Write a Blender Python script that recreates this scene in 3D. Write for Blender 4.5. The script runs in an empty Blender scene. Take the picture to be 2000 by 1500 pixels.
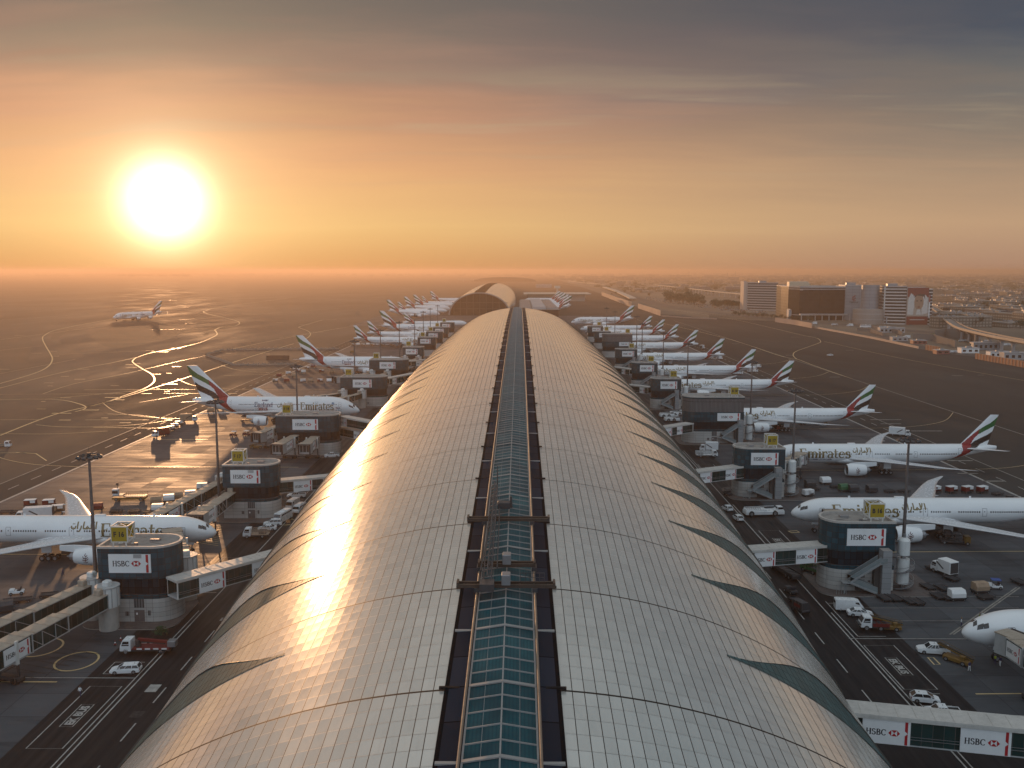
import bpy, bmesh, math, random
import numpy as np
from mathutils import Vector, Matrix
random.seed(11)
D = bpy.data; SC = bpy.context.scene; COL = SC.collection
R = math.radians; cos = math.cos; sin = math.sin; PI = math.pi

# ------------------------------------------------------------------ camera (survey: 65 m above the apron)
PIT, YAW, FOC = R(7.031), R(.4775), 1800.0
CAMP = (1.5, 0.0, 65.0)
cam = D.cameras.new('camera'); camo = D.objects.new('camera', cam); COL.objects.link(camo)
cam.sensor_width = 36; cam.lens = 32.4; cam.clip_start = .5; cam.clip_end = 80000
camo.location = CAMP; camo.rotation_euler = (PI/2-PIT, 0, YAW); SC.camera = camo
_cp, _sp, _cy, _sy = cos(PIT), sin(PIT), cos(YAW), sin(YAW)
_FW = (-_sy*_cp, _cy*_cp, -_sp); _RT = (_cy, _sy, 0); _UP = (-_sy*_sp, _cy*_sp, _cp)
def W(px, py, h=0.0):
    """survey point: where the sight line through a photo pixel meets height h"""
    a = (px-1000)/FOC; b = (750-py)/FOC
    d = [_FW[i]+a*_RT[i]+b*_UP[i] for i in range(3)]
    t = (h-65)/d[2]
    return (CAMP[0]+t*d[0], t*d[1], h)

# ------------------------------------------------------------------ node helpers
def link(nt, a, b): nt.links.new(a, b)
def setin(nt, sock, v):
    if hasattr(v, 'is_output') or isinstance(v, bpy.types.NodeSocket): nt.links.new(v, sock)
    elif isinstance(v, (tuple, list)) and len(v) == 3 and sock.type == 'RGBA': sock.default_value = (*v, 1)
    else: sock.default_value = v
def mth(nt, op, a, b=None, c=None, clamp=False):
    n = nt.nodes.new('ShaderNodeMath'); n.operation = op; n.use_clamp = clamp
    for i, v in enumerate((a, b, c)):
        if v is not None: setin(nt, n.inputs[i], v)
    return n.outputs[0]
def mixc(nt, f, a, b, mode='MIX'):
    n = nt.nodes.new('ShaderNodeMix'); n.data_type = 'RGBA'; n.blend_type = mode
    setin(nt, n.inputs[0], f); setin(nt, n.inputs[6], a); setin(nt, n.inputs[7], b)
    return n.outputs[2]
def noise(nt, vec, scale, detail=4, rough=.55, out=0, dist=0):
    n = nt.nodes.new('ShaderNodeTexNoise')
    if vec is not None: nt.links.new(vec, n.inputs['Vector'])
    n.inputs['Scale'].default_value = scale; n.inputs['Detail'].default_value = detail
    n.inputs['Roughness'].default_value = rough; n.inputs['Distortion'].default_value = dist
    return n.outputs[out]
def ramp(nt, f, stops, interp='LINEAR'):
    n = nt.nodes.new('ShaderNodeValToRGB'); setin(nt, n.inputs[0], f); cr = n.color_ramp; cr.interpolation = interp
    while len(cr.elements) < len(stops): cr.elements.new(.5)
    for e, (p, c) in zip(cr.elements, stops):
        e.position = p; e.color = (*c, 1) if isinstance(c, tuple) else (c, c, c, 1)
    return n.outputs[0]
def mapr(nt, v, a, b, c=0., d=1., smooth=False):
    n = nt.nodes.new('ShaderNodeMapRange'); n.interpolation_type = 'SMOOTHSTEP' if smooth else 'LINEAR'
    for i, x in enumerate((v, a, b, c, d)): setin(nt, n.inputs[i], x)
    return n.outputs[0]
def scalev(nt, vec, s):
    n = nt.nodes.new('ShaderNodeMapping'); nt.links.new(vec, n.inputs[0]); n.inputs['Scale'].default_value = s
    return n.outputs[0]
def sep(nt, vec):
    n = nt.nodes.new('ShaderNodeSeparateXYZ'); nt.links.new(vec, n.inputs[0]); return n.outputs
def comb(nt, x, y, z):
    n = nt.nodes.new('ShaderNodeCombineXYZ')
    for i, v in enumerate((x, y, z)): setin(nt, n.inputs[i], v)
    return n.outputs[0]
def s2l(r, g, b):
    f = lambda c: (c/255/12.92) if c/255 <= .04045 else ((c/255+.055)/1.055)**2.4
    return (f(r), f(g), f(b))
MATS = {}
def newmat(name):
    m = D.materials.new(name); m.use_nodes = True; nt = m.node_tree
    b = nt.nodes['Principled BSDF']; tc = nt.nodes.new('ShaderNodeTexCoord')
    MATS[name] = m
    return m, nt, b, tc
def M(name, col, rough=.5, metal=0., var=.12, vs=.6, bump=0., bs=20, spec=.5, emit=None, es=0, dirt=0.):
    """plain painted / built material with uneven colour and gloss"""
    if name in MATS: return MATS[name]
    m, nt, b, tc = newmat(name)
    v = tc.outputs['Object']
    n1 = noise(nt, v, vs, 6, .65)
    lo = tuple(c*(1-var) for c in col); hi = tuple(min(1, c*(1+var)) for c in col)
    c = ramp(nt, n1, [(.3, lo), (.7, hi)])
    if dirt:
        n2 = noise(nt, scalev(nt, v, (1.5, 1.5, .35)), 1.3, 5, .7)
        c = mixc(nt, mapr(nt, n2, .5, .75, 0, dirt), c, tuple(x*.35 for x in col))
    link(nt, c, b.inputs['Base Color'])
    link(nt, mapr(nt, noise(nt, v, vs*3.1, 4), .3, .7, max(.02, rough*.8), min(1, rough*1.2)), b.inputs['Roughness'])
    b.inputs['Metallic'].default_value = metal; b.inputs['Specular IOR Level'].default_value = spec
    if bump:
        bn = nt.nodes.new('ShaderNodeBump'); bn.inputs['Strength'].default_value = bump; bn.inputs['Distance'].default_value = .02
        link(nt, noise(nt, v, bs, 3), bn.inputs['Height']); link(nt, bn.outputs[0], b.inputs['Normal'])
    if emit: b.inputs['Emission Color'].default_value = (*emit, 1); b.inputs['Emission Strength'].default_value = es
    return m
def gridmat(name, col, line, pu, pv, lw, rough=.15, metal=0., var=.3, spec=.5, uoff=0, tilt=.0):
    """facade skin laid out in metres on the UVs: panes (each a little different) between joints"""
    if name in MATS: return MATS[name]
    m, nt, b, tc = newmat(name)
    x, y, z = sep(nt, tc.outputs['UV'])
    u = mth(nt, 'DIVIDE', x, pu); v = mth(nt, 'DIVIDE', y, pv)
    fu, fv = mth(nt, 'FRACT', u), mth(nt, 'FRACT', v)
    lu = mth(nt, 'LESS_THAN', fu, lw/pu); lv = mth(nt, 'LESS_THAN', fv, lw/pv)
    ln = mth(nt, 'MAXIMUM', lu, lv)
    wn = nt.nodes.new('ShaderNodeTexWhiteNoise'); wn.noise_dimensions = '2D'
    link(nt, comb(nt, mth(nt, 'FLOOR', u), mth(nt, 'FLOOR', v), 0), wn.inputs['Vector'])
    lo = tuple(c*(1-var) for c in col); hi = tuple(c*(1+var) for c in col)
    c = mixc(nt, wn.outputs[0], lo, hi)
    c = mixc(nt, ln, c, line)
    link(nt, c, b.inputs['Base Color'])
    link(nt, mth(nt, 'MULTIPLY_ADD', ln, .45, rough), b.inputs['Roughness'])
    b.inputs['Metallic'].default_value = metal; b.inputs['Specular IOR Level'].default_value = spec
    if tilt:
        bn = nt.nodes.new('ShaderNodeBump'); bn.inputs['Strength'].default_value = tilt; bn.inputs['Distance'].default_value = .05
        link(nt, noise(nt, tc.outputs['Object'], .9, 2), bn.inputs['Height']); link(nt, bn.outputs[0], b.inputs['Normal'])
    return m

# ------------------------------------------------------------------ mesh builder
class MB:
    def __init__(s): s.v = []; s.f = []; s.m = []; s.s = []; s.uv = []
    def add(s, vs, fs, mat=0, smooth=False, uvs=None):
        o = len(s.v); s.v += [tuple(v) for v in vs]
        for i, f in enumerate(fs):
            s.f.append([o+k for k in f]); s.m.append(mat); s.s.append(smooth)
            s.uv.append(uvs[i] if uvs else None)
    def quad(s, a, b, c, d, mat=0, uv=None): s.add([a, b, c, d], [(0, 1, 2, 3)], mat, False, [uv] if uv else None)
    def poly(s, pts, mat=0): s.add(pts, [tuple(range(len(pts)))], mat)
    def box(s, x0, x1, y0, y1, z0, z1, mat=0):
        v = [(x, y, z) for z in (z0, z1) for y in (y0, y1) for x in (x0, x1)]
        L = [(1, 0, 2, 3), (4, 5, 7, 6), (0, 1, 5, 4), (3, 2, 6, 7), (2, 0, 4, 6), (1, 3, 7, 5)]
        uv = []
        for f in L:
            ax = [max(v[i][k] for i in f)-min(v[i][k] for i in f) for k in range(3)]
            if ax[2] < 1e-9: uv.append([(v[i][0], v[i][1]) for i in f])
            elif ax[1] < 1e-9: uv.append([(v[i][0], v[i][2]) for i in f])
            else: uv.append([(v[i][1], v[i][2]) for i in f])
        s.add(v, L, mat, False, uv)
    def cbox(s, c, d, mat=0): s.box(c[0]-d[0]/2, c[0]+d[0]/2, c[1]-d[1]/2, c[1]+d[1]/2, c[2]-d[2]/2, c[2]+d[2]/2, mat)
    def rbox(s, x0, x1, y0, y1, z0, z1, b=.1, mat=0, bottom=True):
        def oc(i, z): return [(x0+i+b, y0+i, z), (x1-i-b, y0+i, z), (x1-i, y0+i+b, z), (x1-i, y1-i-b, z), (x1-i-b, y1-i, z), (x0+i+b, y1-i, z), (x0+i, y1-i-b, z), (x0+i, y0+i+b, z)]
        s.loft([oc(0, z0), oc(0, z1-b), oc(b*.7, z1)], mat, True, (bottom, True))
    def beam(s, p, q, w, h=None, mat=0):
        p = Vector(p); q = Vector(q); h = h or w; d = (q-p); L = d.length
        if L < 1e-6: return
        d /= L; u = Vector((0, 0, 1)) if abs(d.z) < .95 else Vector((1, 0, 0))
        r = d.cross(u).normalized(); u = r.cross(d)
        r *= w/2; u *= h/2
        s.add([p-r-u, p+r-u, p+r+u, p-r+u, q-r-u, q+r-u, q+r+u, q-r+u], [(3, 2, 1, 0), (4, 5, 6, 7), (0, 1, 5, 4), (1, 2, 6, 5), (2, 3, 7, 6), (3, 0, 4, 7)], mat)
    def cyl(s, p, q, r0, r1=None, n=12, mat=0, caps=True, smooth=True):
        p = Vector(p); q = Vector(q); r1 = r0 if r1 is None else r1
        d = (q-p).normalized(); u = Vector((0, 0, 1)) if abs(d.z) < .95 else Vector((1, 0, 0))
        a = d.cross(u).normalized(); b = a.cross(d)
        r = lambda c, rr: [c+(a*cos(2*PI*i/n)+b*sin(2*PI*i/n))*rr for i in range(n)]
        s.loft([r(p, r0), r(q, r1)], mat, True, (caps, caps), smooth)
    def lathe(s, prof, n=24, mat=0, axis='z', o=(0, 0, 0), smooth=True, caps=(False, False)):
        rings = []
        for (r, h) in prof:
            ring = []
            for i in range(n):
                a = 2*PI*i/n
                if axis == 'z': p = (o[0]+r*cos(a), o[1]+r*sin(a), o[2]+h)
                else: p = (o[0]+h, o[1]+r*cos(a), o[2]+r*sin(a))
                ring.append(p)
            rings.append(ring)
        s.loft(rings, mat, True, caps, smooth)
    def loft(s, rings, mat=0, closed=True, caps=(False, False), smooth=False, matf=None, uvf=None):
        n = len(rings[0]); o = len(s.v)
        for r in rings: s.v += [tuple(p) for p in r]
        for j in range(len(rings)-1):
            for i in range(n if closed else n-1):
                k = (i+1) % n
                s.f.append([o+j*n+i, o+j*n+k, o+(j+1)*n+k, o+(j+1)*n+i])
                s.m.append(matf(j, i) if matf else mat); s.s.append(smooth)
                s.uv.append(uvf(j, i) if uvf else None)
        if caps[0]: s.add(rings[0], [tuple(range(n-1, -1, -1))], mat)
        if caps[1]: s.add(rings[-1], [tuple(range(n))], mat)
    def prism(s, out, z0, z1, mat=0, top=None, bottom=False, smooth=False):
        """upright wall along a closed outline (metres on the UVs) with a flat top"""
        n = len(out); u = 0
        for i in range(n):
            a = out[i]; b = out[(i+1) % n]; L = math.hypot(b[0]-a[0], b[1]-a[1])
            s.add([(a[0], a[1], z0), (b[0], b[1], z0), (b[0], b[1], z1), (a[0], a[1], z1)], [(0, 1, 2, 3)], mat, smooth,
                  [[(u, z0), (u+L, z0), (u+L, z1), (u, z1)]])
            u += L
        if top is not None: s.add([(p[0], p[1], z1) for p in out], [tuple(range(n))], top, False, [[p for p in out]])
        if bottom: s.add([(p[0], p[1], z0) for p in out], [tuple(range(n-1, -1, -1))], top or mat)
    def flat(s, polys, o, u, v, n, off=0, mat=0):
        """2-D faces (verts, faces) laid on a plane"""
        vs, fs = polys; o = Vector(o); u = Vector(u); v = Vector(v); n = Vector(n)
        s.add([o+u*a+v*b+n*off for a, b in vs], fs, mat)
    def mesh(s, name, mats):
        me = D.meshes.new(name); me.from_pydata(s.v, [], s.f)
        for m in mats: me.materials.append(m)
        me.polygons.foreach_set('material_index', s.m); me.polygons.foreach_set('use_smooth', s.s)
        if any(u for u in s.uv):
            uvl = me.uv_layers.new(name='UVMap'); arr = np.zeros((len(me.loops), 2), 'f'); k = 0
            for f, u in zip(s.f, s.uv):
                if u: arr[k:k+len(f)] = u
                k += len(f)
            uvl.data.foreach_set('uv', arr.ravel())
        me.validate(); me.update(); return me
def obj(name, me, parent=None, loc=(0, 0, 0), rot=(0, 0, 0), label=None):
    o = D.objects.new(name, me); COL.objects.link(o); o.location = loc; o.rotation_euler = rot
    if parent: o.parent = parent
    if label: o['label'] = label
    return o
def tag(o, label=None, cat=None, group=None, kind=None):
    if label: o['label'] = label
    if cat: o['category'] = cat
    if group: o['group'] = group
    if kind: o['kind'] = kind
    return o
def thing(name, label, cat, loc=(0, 0, 0), rz=0., group=None):
    return tag(obj(name, None, None, loc, (0, 0, rz)), label, cat, group)
_cache = {}
def cached(key, fn):
    if key not in _cache: _cache[key] = fn()
    return _cache[key]
ORD = ['first', 'second', 'third', 'fourth', 'fifth', 'sixth', 'seventh', 'eighth', 'ninth', 'tenth', 'eleventh', 'twelfth', 'thirteenth', 'fourteenth', 'fifteenth', 'sixteenth', 'seventeenth', 'eighteenth', 'nineteenth', 'twentieth']

# ------------------------------------------------------------------ lettering
def text2d(s):
    """built-in sans face as flat faces, cap height 1"""
    def mk():
        cu = D.curves.new('letters', 'FONT'); cu.body = s; cu.size = 1.0; cu.resolution_u = 3; cu.offset = .045
        o = D.objects.new('letters', cu); COL.objects.link(o)
        dg = bpy.context.evaluated_depsgraph_get(); me = o.evaluated_get(dg).to_mesh()
        vs = [(v.co.x/.72, v.co.y/.72) for v in me.vertices]; fs = [tuple(p.vertices) for p in me.polygons]
        o.evaluated_get(dg).to_mesh_clear(); D.objects.remove(o); D.curves.remove(cu)
        return vs, fs
    return cached(('t', s), mk)
def ribbon(pts):
    n = len(pts); L = []; Rr = []
    for i, (x, y, w) in enumerate(pts):
        a = pts[max(0, i-1)]; b = pts[min(n-1, i+1)]
        dx, dy = b[0]-a[0], b[1]-a[1]; l = math.hypot(dx, dy) or 1
        nx, ny = -dy/l*w/2, dx/l*w/2
        L.append((x+nx, y+ny)); Rr.append((x-nx, y-ny))
    vs = L+Rr; fs = [(i, n+i, n+i+1, i+1) for i in range(n-1)]
    return vs, fs
def _st(x, y0, y1, w=.19): return [(x, y0, w), (x, (y0+y1)/2, w), (x, y1, w)]
def _hb(x0, x1, y, w=.075): return [(x0, y, w), ((x0+x1)/2, y, w), (x1, y, w)]
def _arc(cx, cy, rx, ry, a0, a1, th=.19, tn=.085, n=14):
    o = []
    for i in range(n+1):
        a = R(a0+(a1-a0)*i/n); o.append((cx+rx*cos(a), cy+ry*sin(a), tn+(th-tn)*abs(cos(a))))
    return o
XH = .68
def _glyph(c):
    sf = lambda x, y, h=.14: _hb(x-h, x+h, y+(.025 if y < .5 else -.025))
    if c == 'H': return [_st(.17, 0, 1), _st(.67, 0, 1), _hb(.17, .67, .52, .06), sf(.17, 0), sf(.67, 0), sf(.17, 1), sf(.67, 1)], .88
    if c == 'S': return [_arc(.31, .74, .2, .22, 20, 270), _arc(.31, .27, .23, .25, 90, -160), _st(.5, .72, .92, .05), _st(.09, .1, .32, .05)], .66
    if c == 'B': return [_st(.17, 0, 1), _arc(.3, .75, .24, .225, 90, -90), _arc(.3, .27, .3, .245, 90, -90), _hb(.05, .32, .975), _hb(.05, .32, .025), _hb(.17, .32, .52)], .74
    if c == 'C': return [_arc(.42, .5, .34, .475, 40, 320), _st(.7, .68, .9, .05)], .84
    if c == 'E': return [_st(.2, 0, 1, .17), _hb(.05, .66, .965, .07), _hb(.2, .52, .52, .06), _hb(.05, .7, .035, .07), _st(.65, .76, 1, .06), _st(.69, 0, .26, .06), _st(.5, .4, .64, .05)], .8
    if c == 'm': return [_st(.15, 0, XH), _st(.5, 0, XH-.15), _st(.85, 0, XH-.15), _arc(.32, XH-.2, .18, .16, 180, 0, .13, .09, 8), _arc(.67, XH-.2, .18, .16, 180, 0, .13, .09, 8), sf(.15, 0, .12), sf(.5, 0, .12), sf(.85, 0, .12), _hb(.02, .15, XH-.03)], 1.02
    if c == 'n': return [_st(.15, 0, XH), _st(.52, 0, XH-.15), _arc(.33, XH-.2, .19, .16, 180, 0, .13, .09, 8), sf(.15, 0, .12), sf(.52, 0, .12), _hb(.02, .15, XH-.03)], .68
    if c == 'i': return [_st(.16, 0, XH), sf(.16, 0, .13), _hb(.03, .16, XH-.03), _st(.16, .82, .98, .16)], .34
    if c == 'r': return [_st(.15, 0, XH), _arc(.36, XH-.24, .2, .2, 170, 40, .13, .1, 7), _st(.46, XH-.2, XH-.06, .13), sf(.15, 0, .13), _hb(.02, .15, XH-.03)], .54
    if c == 'a': return [_st(.46, .05, XH-.18, .14), _arc(.27, XH-.19, .19, .17, 150, 0, .12, .08, 8), _arc(.27, .2, .2, .19, 60, 330, .13, .06), _hb(.44, .6, .035, .07)], .62
    if c == 't': return [_st(.18, .14, .92, .14), _hb(.02, .42, XH-.03, .07), _arc(.3, .17, .12, .14, 180, 320, .12, .06, 7)], .46
    if c == 'e': return [_arc(.31, .34, .24, .31, 0, 320, .14, .07), _hb(.1, .56, .36, .06)], .62
    if c == 's': return [[(x*.84+.02, y*XH, w*.9) for x, y, w in p] for p in _glyph('S')[0]], .54
    if c == 'g': return [_arc(.28, .42, .19, .23, 0, 360, .12, .06, 16), _arc(.28, -.05, .24, .17, 110, 430, .1, .06, 14), _hb(.4, .58, XH-.05, .06)], .6
    if c == 'l': return [_st(.15, 0, 1), sf(.15, 0, .13), _hb(.02, .15, .97)], .32
    if c == 'd': return [_st(.5, 0, 1, .14), _arc(.28, .33, .21, .31, 20, 340, .14, .06), _hb(.5, .64, .03), _hb(.36, .5, .97)], .66
    if c == 'w': return [[(.02, XH, .12), (.24, 0, .12)], [(.24, 0, .06), (.42, XH, .06)], [(.42, XH, .12), (.64, 0, .12)], [(.64, 0, .06), (.82, XH, .06)]], .86
    if c == '.': return [_st(.1, 0, .12, .12)], .22
    if c == 'o': return [_arc(.3, .34, .23, .3, 0, 360, .14, .06, 16)], .62
    if c == 'c': return [_arc(.3, .34, .23, .3, 40, 320, .14, .06)], .56
    return [], .3
def serif2d(s):
    """roman lettering drawn stroke by stroke, cap height 1; returns (verts, faces), width"""
    def mk():
        vs, fs, x = [], [], 0
        for c in s:
            st, adv = _glyph(c)
            for p in st:
                a, b = ribbon(p); o = len(vs)
                vs += [(q[0]+x, q[1]) for q in a]; fs += [tuple(o+k for k in f) for f in b]
            x += adv
        return (vs, fs), x
    return cached(('s', s), mk)
def arabic2d():
    """the airline's arabic word mark, drawn right to left as strokes; height about 1, width 3.6"""
    w = .19
    P = [[(3.5, 0, w), (3.45, 1, w)], [(3.15, 1, w), (3.0, .5, w), (2.75, .05, w), (2.55, .05, w)], [(2.75, 1, w), (2.8, .4, w), (2.95, .1, w)], [(2.75, -.28, .1), (3.0, -.22, .1)],
         [(2.6, .05, w), (2.4, .2, w), (2.28, .36, w), (2.15, .2, w), (2.3, .05, w)], [(2.4, .05, w), (1.75, .05, w)], [(1.75, .02, w), (1.72, 1, w)],
         [(1.45, .45, w), (1.4, .1, w), (1.2, -.25, w), (1.02, -.3, w)], [(.92, 0, w), (.88, 1, w)],
         [(.66, .4, w), (.6, .12, w), (.35, .02, w), (.12, .1, w), (.04, .42, w)], [(.24, .62, .13), (.24, .75, .13)], [(.44, .62, .13), (.44, .75, .13)]]
    vs, fs = [], []
    for p in P:
        a, b = ribbon(p); o = len(vs); vs += a; fs += [tuple(o+k for k in f) for f in b]
    return vs, fs
def merge2d(parts):
    vs, fs = [], []
    for (a, b), sc, dx, dy in parts:
        o = len(vs); vs += [(p[0]*sc+dx, p[1]*sc+dy) for p in a]; fs += [tuple(o+k for k in f) for f in b]
    return vs, fs
def split2d(polys, du, dv):
    """cut flat letter faces into strips so they can follow a curved hull"""
    vs, fs = polys; bm = bmesh.new(); bv = [bm.verts.new((x, y, 0)) for x, y in vs]
    for f in fs:
        try: bm.faces.new([bv[i] for i in f])
        except ValueError: pass
    for d, ax in ((du, 0), (dv, 1)):
        lo = min(v[ax] for v in vs); hi = max(v[ax] for v in vs); k = lo+d
        while k < hi:
            co = (k, 0, 0) if ax == 0 else (0, k, 0); no = (1, 0, 0) if ax == 0 else (0, 1, 0)
            bmesh.ops.bisect_plane(bm, geom=bm.verts[:]+bm.edges[:]+bm.faces[:], plane_co=co, plane_no=no); k += d
    bm.verts.index_update()
    r = [(v.co.x, v.co.y) for v in bm.verts], [tuple(v.index for v in f.verts) for f in bm.faces]
    bm.free(); return r
def pip(x, y, P):
    c = False; j = len(P)-1
    for i in range(len(P)):
        if (P[i][1] > y) != (P[j][1] > y) and x < (P[j][0]-P[i][0])*(y-P[i][1])/(P[j][1]-P[i][1])+P[i][0]: c = not c
        j = i
    return c

# ------------------------------------------------------------------ palette
white_paint = M('white_paint', (.74, .75, .76), .28, var=.05, vs=.3, dirt=.12)
hull_white = M('hull_white', (.80, .81, .82), .2, var=.03, vs=.15, dirt=.05)
flag_red = M('flag_red', (.27, .016, .022), .3, var=.05)
flag_green = M('flag_green', (.01, .12, .035), .3, var=.05)
flag_black = M('flag_black', (.012, .012, .014), .3, var=.05)
gold = M('gold_lettering', (.20, .15, .065), .35, .3, var=.05)
ink = M('dark_ink', (.02, .022, .03), .4, var=.05)
navy = M('navy_ink', (.03, .03, .10), .4, var=.05)
grey_metal = M('grey_metal', (.30, .30, .31), .4, .6, dirt=.2)
dark_metal = M('dark_metal', (.06, .06, .065), .45, .3, dirt=.2)
light_metal = M('light_metal', (.55, .55, .55), .3, .7)
rubber = M('rubber', (.018, .018, .018), .8)
window_dark = M('window_dark', (.015, .02, .025), .08, spec=.8, var=.2)
concrete = M('concrete_wall', (.42, .40, .37), .8, var=.12, vs=.4, bump=.3, dirt=.35)
roof_felt = M('roof_felt', (.30, .28, .26), .85, var=.2, vs=.5, dirt=.4)
sign_white = M('sign_white', (.78, .78, .78), .4, var=.03, dirt=.06)
sign_red = M('sign_red', (.42, .012, .02), .4, var=.05)
sign_yellow = M('sign_yellow', (.36, .25, .014), .5, var=.08)
steel_white = M('steel_white', (.66, .65, .62), .4, var=.1, dirt=.25)
yellow_paint = M('yellow_paint', (.20, .11, .025), .5, var=.2, dirt=.3)
red_paint = M('red_paint', (.17, .02, .018), .4, var=.15, dirt=.25)
green_paint = M('green_paint', (.04, .14, .06), .5, var=.15, dirt=.25)
blue_paint = M('blue_paint', (.03, .08, .3), .5)
brown_box = M('canvas_box', (.36, .25, .17), .7, var=.2, dirt=.3)
lamp_glass = M('lamp_glass', (.5, .5, .5), .1, spec=.8)
tunnel_roof = M('tunnel_roof', (.36, .30, .24), .7, var=.15, vs=.5, dirt=.4)
tank_white = M('tank_white', (.66, .67, .66), .4, var=.08, dirt=.2)
louvre = gridmat('louvre_panels', (.16, .16, .165), (.05, .05, .05), .5, 5.2, .16, .6, .3, .12)
base_panels = gridmat('base_panels', (.44, .43, .41), (.16, .15, .145), 3.1, .9, .05, .7, 0, .1)
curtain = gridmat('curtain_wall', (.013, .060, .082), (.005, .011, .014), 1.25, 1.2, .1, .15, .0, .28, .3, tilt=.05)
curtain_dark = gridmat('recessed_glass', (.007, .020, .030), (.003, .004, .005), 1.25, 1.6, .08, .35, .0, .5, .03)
tunnel_glass = gridmat('tunnel_glass', (.010, .034, .034), (.05, .055, .055), 1.3, 9, .09, .15, 0, .4, .35, tilt=.05)
tunnel_panel = M('tunnel_panel', (.40, .41, .41), .5, var=.08, dirt=.35)
# ------------------------------------------------------------------ sky and sun
SUN_AZ, SUN_EL = R(-20.8), R(3.95)
sd = Vector((sin(SUN_AZ)*cos(SUN_EL), cos(SUN_AZ)*cos(SUN_EL), sin(SUN_EL)))
SC.world = D.worlds.new('World'); SC.world.use_nodes = True; wt = SC.world.node_tree; wt.nodes.clear()
wo = wt.nodes.new('ShaderNodeOutputWorld'); bg = wt.nodes.new('ShaderNodeBackground'); link(wt, bg.outputs[0], wo.inputs[0])
wtc = wt.nodes.new('ShaderNodeTexCoord'); gx, gy, gz = sep(wt, wtc.outputs['Generated'])
el = mth(wt, 'MULTIPLY', mth(wt, 'ARCSINE', gz), 180/PI)
az = mth(wt, 'MULTIPLY', mth(wt, 'ARCTAN2', gx, gy), 180/PI)
# clouds: a thin high sheet seen in perspective
den = mth(wt, 'ADD', mth(wt, 'MAXIMUM', gz, 0), .09)
cv = comb(wt, mth(wt, 'MULTIPLY', mth(wt, 'DIVIDE', gx, den), .55), mth(wt, 'MULTIPLY', mth(wt, 'DIVIDE', gy, den), .85), 0)
warp = noise(wt, cv, 1.3, 3, .5, 1)
vadd = wt.nodes.new('ShaderNodeVectorMath'); vadd.operation = 'MULTIPLY_ADD'
link(wt, warp, vadd.inputs[0]); vadd.inputs[1].default_value = (.35, .35, 0); link(wt, cv, vadd.inputs[2])
c1 = noise(wt, vadd.outputs[0], 0.85, 7, .52); c2 = noise(wt, scalev(wt, vadd.outputs[0], (.6, 1.6, 1)), 1.6, 7, .56)
cl = mth(wt, 'ADD', mth(wt, 'MULTIPLY', c1, .6), mth(wt, 'MULTIPLY', c2, .4))
cshift = mth(wt, 'MULTIPLY', mth(wt, 'SUBTRACT', cl, .5), 1.0)
E01 = lambda d: (d+4)/44
elc = mapr(wt, mth(wt, 'ADD', el, mth(wt, 'MULTIPLY', cshift, mapr(wt, el, 1.5, 14, 0, 22))), -4, 40)
Lst = [(-4, (214, 152, 92)), (0.2, (216, 156, 94)), (2.5, (236, 190, 124)), (6, (228, 171, 121)), (9, (208, 152, 118)), (12, (172, 136, 115)), (14.5, (132, 117, 104)), (18, (104, 96, 92)), (26, (158, 150, 142)), (40, (172, 172, 172))]
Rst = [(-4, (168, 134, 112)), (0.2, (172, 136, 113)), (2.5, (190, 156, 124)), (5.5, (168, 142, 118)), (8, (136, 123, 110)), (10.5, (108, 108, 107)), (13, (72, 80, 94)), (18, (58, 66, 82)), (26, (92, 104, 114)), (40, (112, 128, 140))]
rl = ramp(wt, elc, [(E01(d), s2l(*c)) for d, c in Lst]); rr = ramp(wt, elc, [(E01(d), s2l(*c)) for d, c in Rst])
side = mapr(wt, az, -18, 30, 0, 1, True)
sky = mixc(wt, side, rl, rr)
# lit under-edges of the cloud sheet
edge = mth(wt, 'MULTIPLY', mth(wt, 'MULTIPLY', mapr(wt, c2, .52, .68, 0, 1, True), mapr(wt, el, 9, 14.5, 1, .25)), mapr(wt, el, 3, 9, 0, 1, True))
sky = mixc(wt, mth(wt, 'MULTIPLY', edge, .36), sky, s2l(198, 174, 138))
shade = mth(wt, 'MULTIPLY', mapr(wt, c1, .60, .40, 0, 1, True), mapr(wt, el, 5, 13, 0, 1, True))
sky = mixc(wt, mth(wt, 'MULTIPLY', shade, .46), sky, s2l(93, 90, 90))
# sun seen through dust: white disc with a wide golden aureole
dv = wt.nodes.new('ShaderNodeVectorMath'); dv.operation = 'DOT_PRODUCT'; link(wt, wtc.outputs['Generated'], dv.inputs[0]); dv.inputs[1].default_value = sd
ang = mth(wt, 'MULTIPLY', mth(wt, 'ARCCOSINE', mth(wt, 'MINIMUM', dv.outputs['Value'], .999999)), 180/PI)
def glow(col, k, scale):
    e = mth(wt, 'MULTIPLY', mth(wt, 'EXPONENT', mth(wt, 'DIVIDE', ang, -scale)), k)
    n = wt.nodes.new('ShaderNodeMix'); n.data_type = 'RGBA'; n.blend_type = 'MULTIPLY'; n.inputs[0].default_value = 1
    n.inputs[6].default_value = (*col, 1); link(wt, comb(wt, e, e, e), n.inputs[7]); return n.outputs[2]
disc = mth(wt, 'EXPONENT', mth(wt, 'MULTIPLY', mth(wt, 'POWER', mth(wt, 'DIVIDE', ang, 1.4), 1.5), -1.0))
for g in (glow((1, .62, .28), .09, 7), glow((1, .78, .42), .85, 3.0), mixc(wt, disc, (0, 0, 0), (5.2, 4.5, 3.3))):
    sky = mixc(wt, 1, sky, g, 'ADD')
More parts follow.
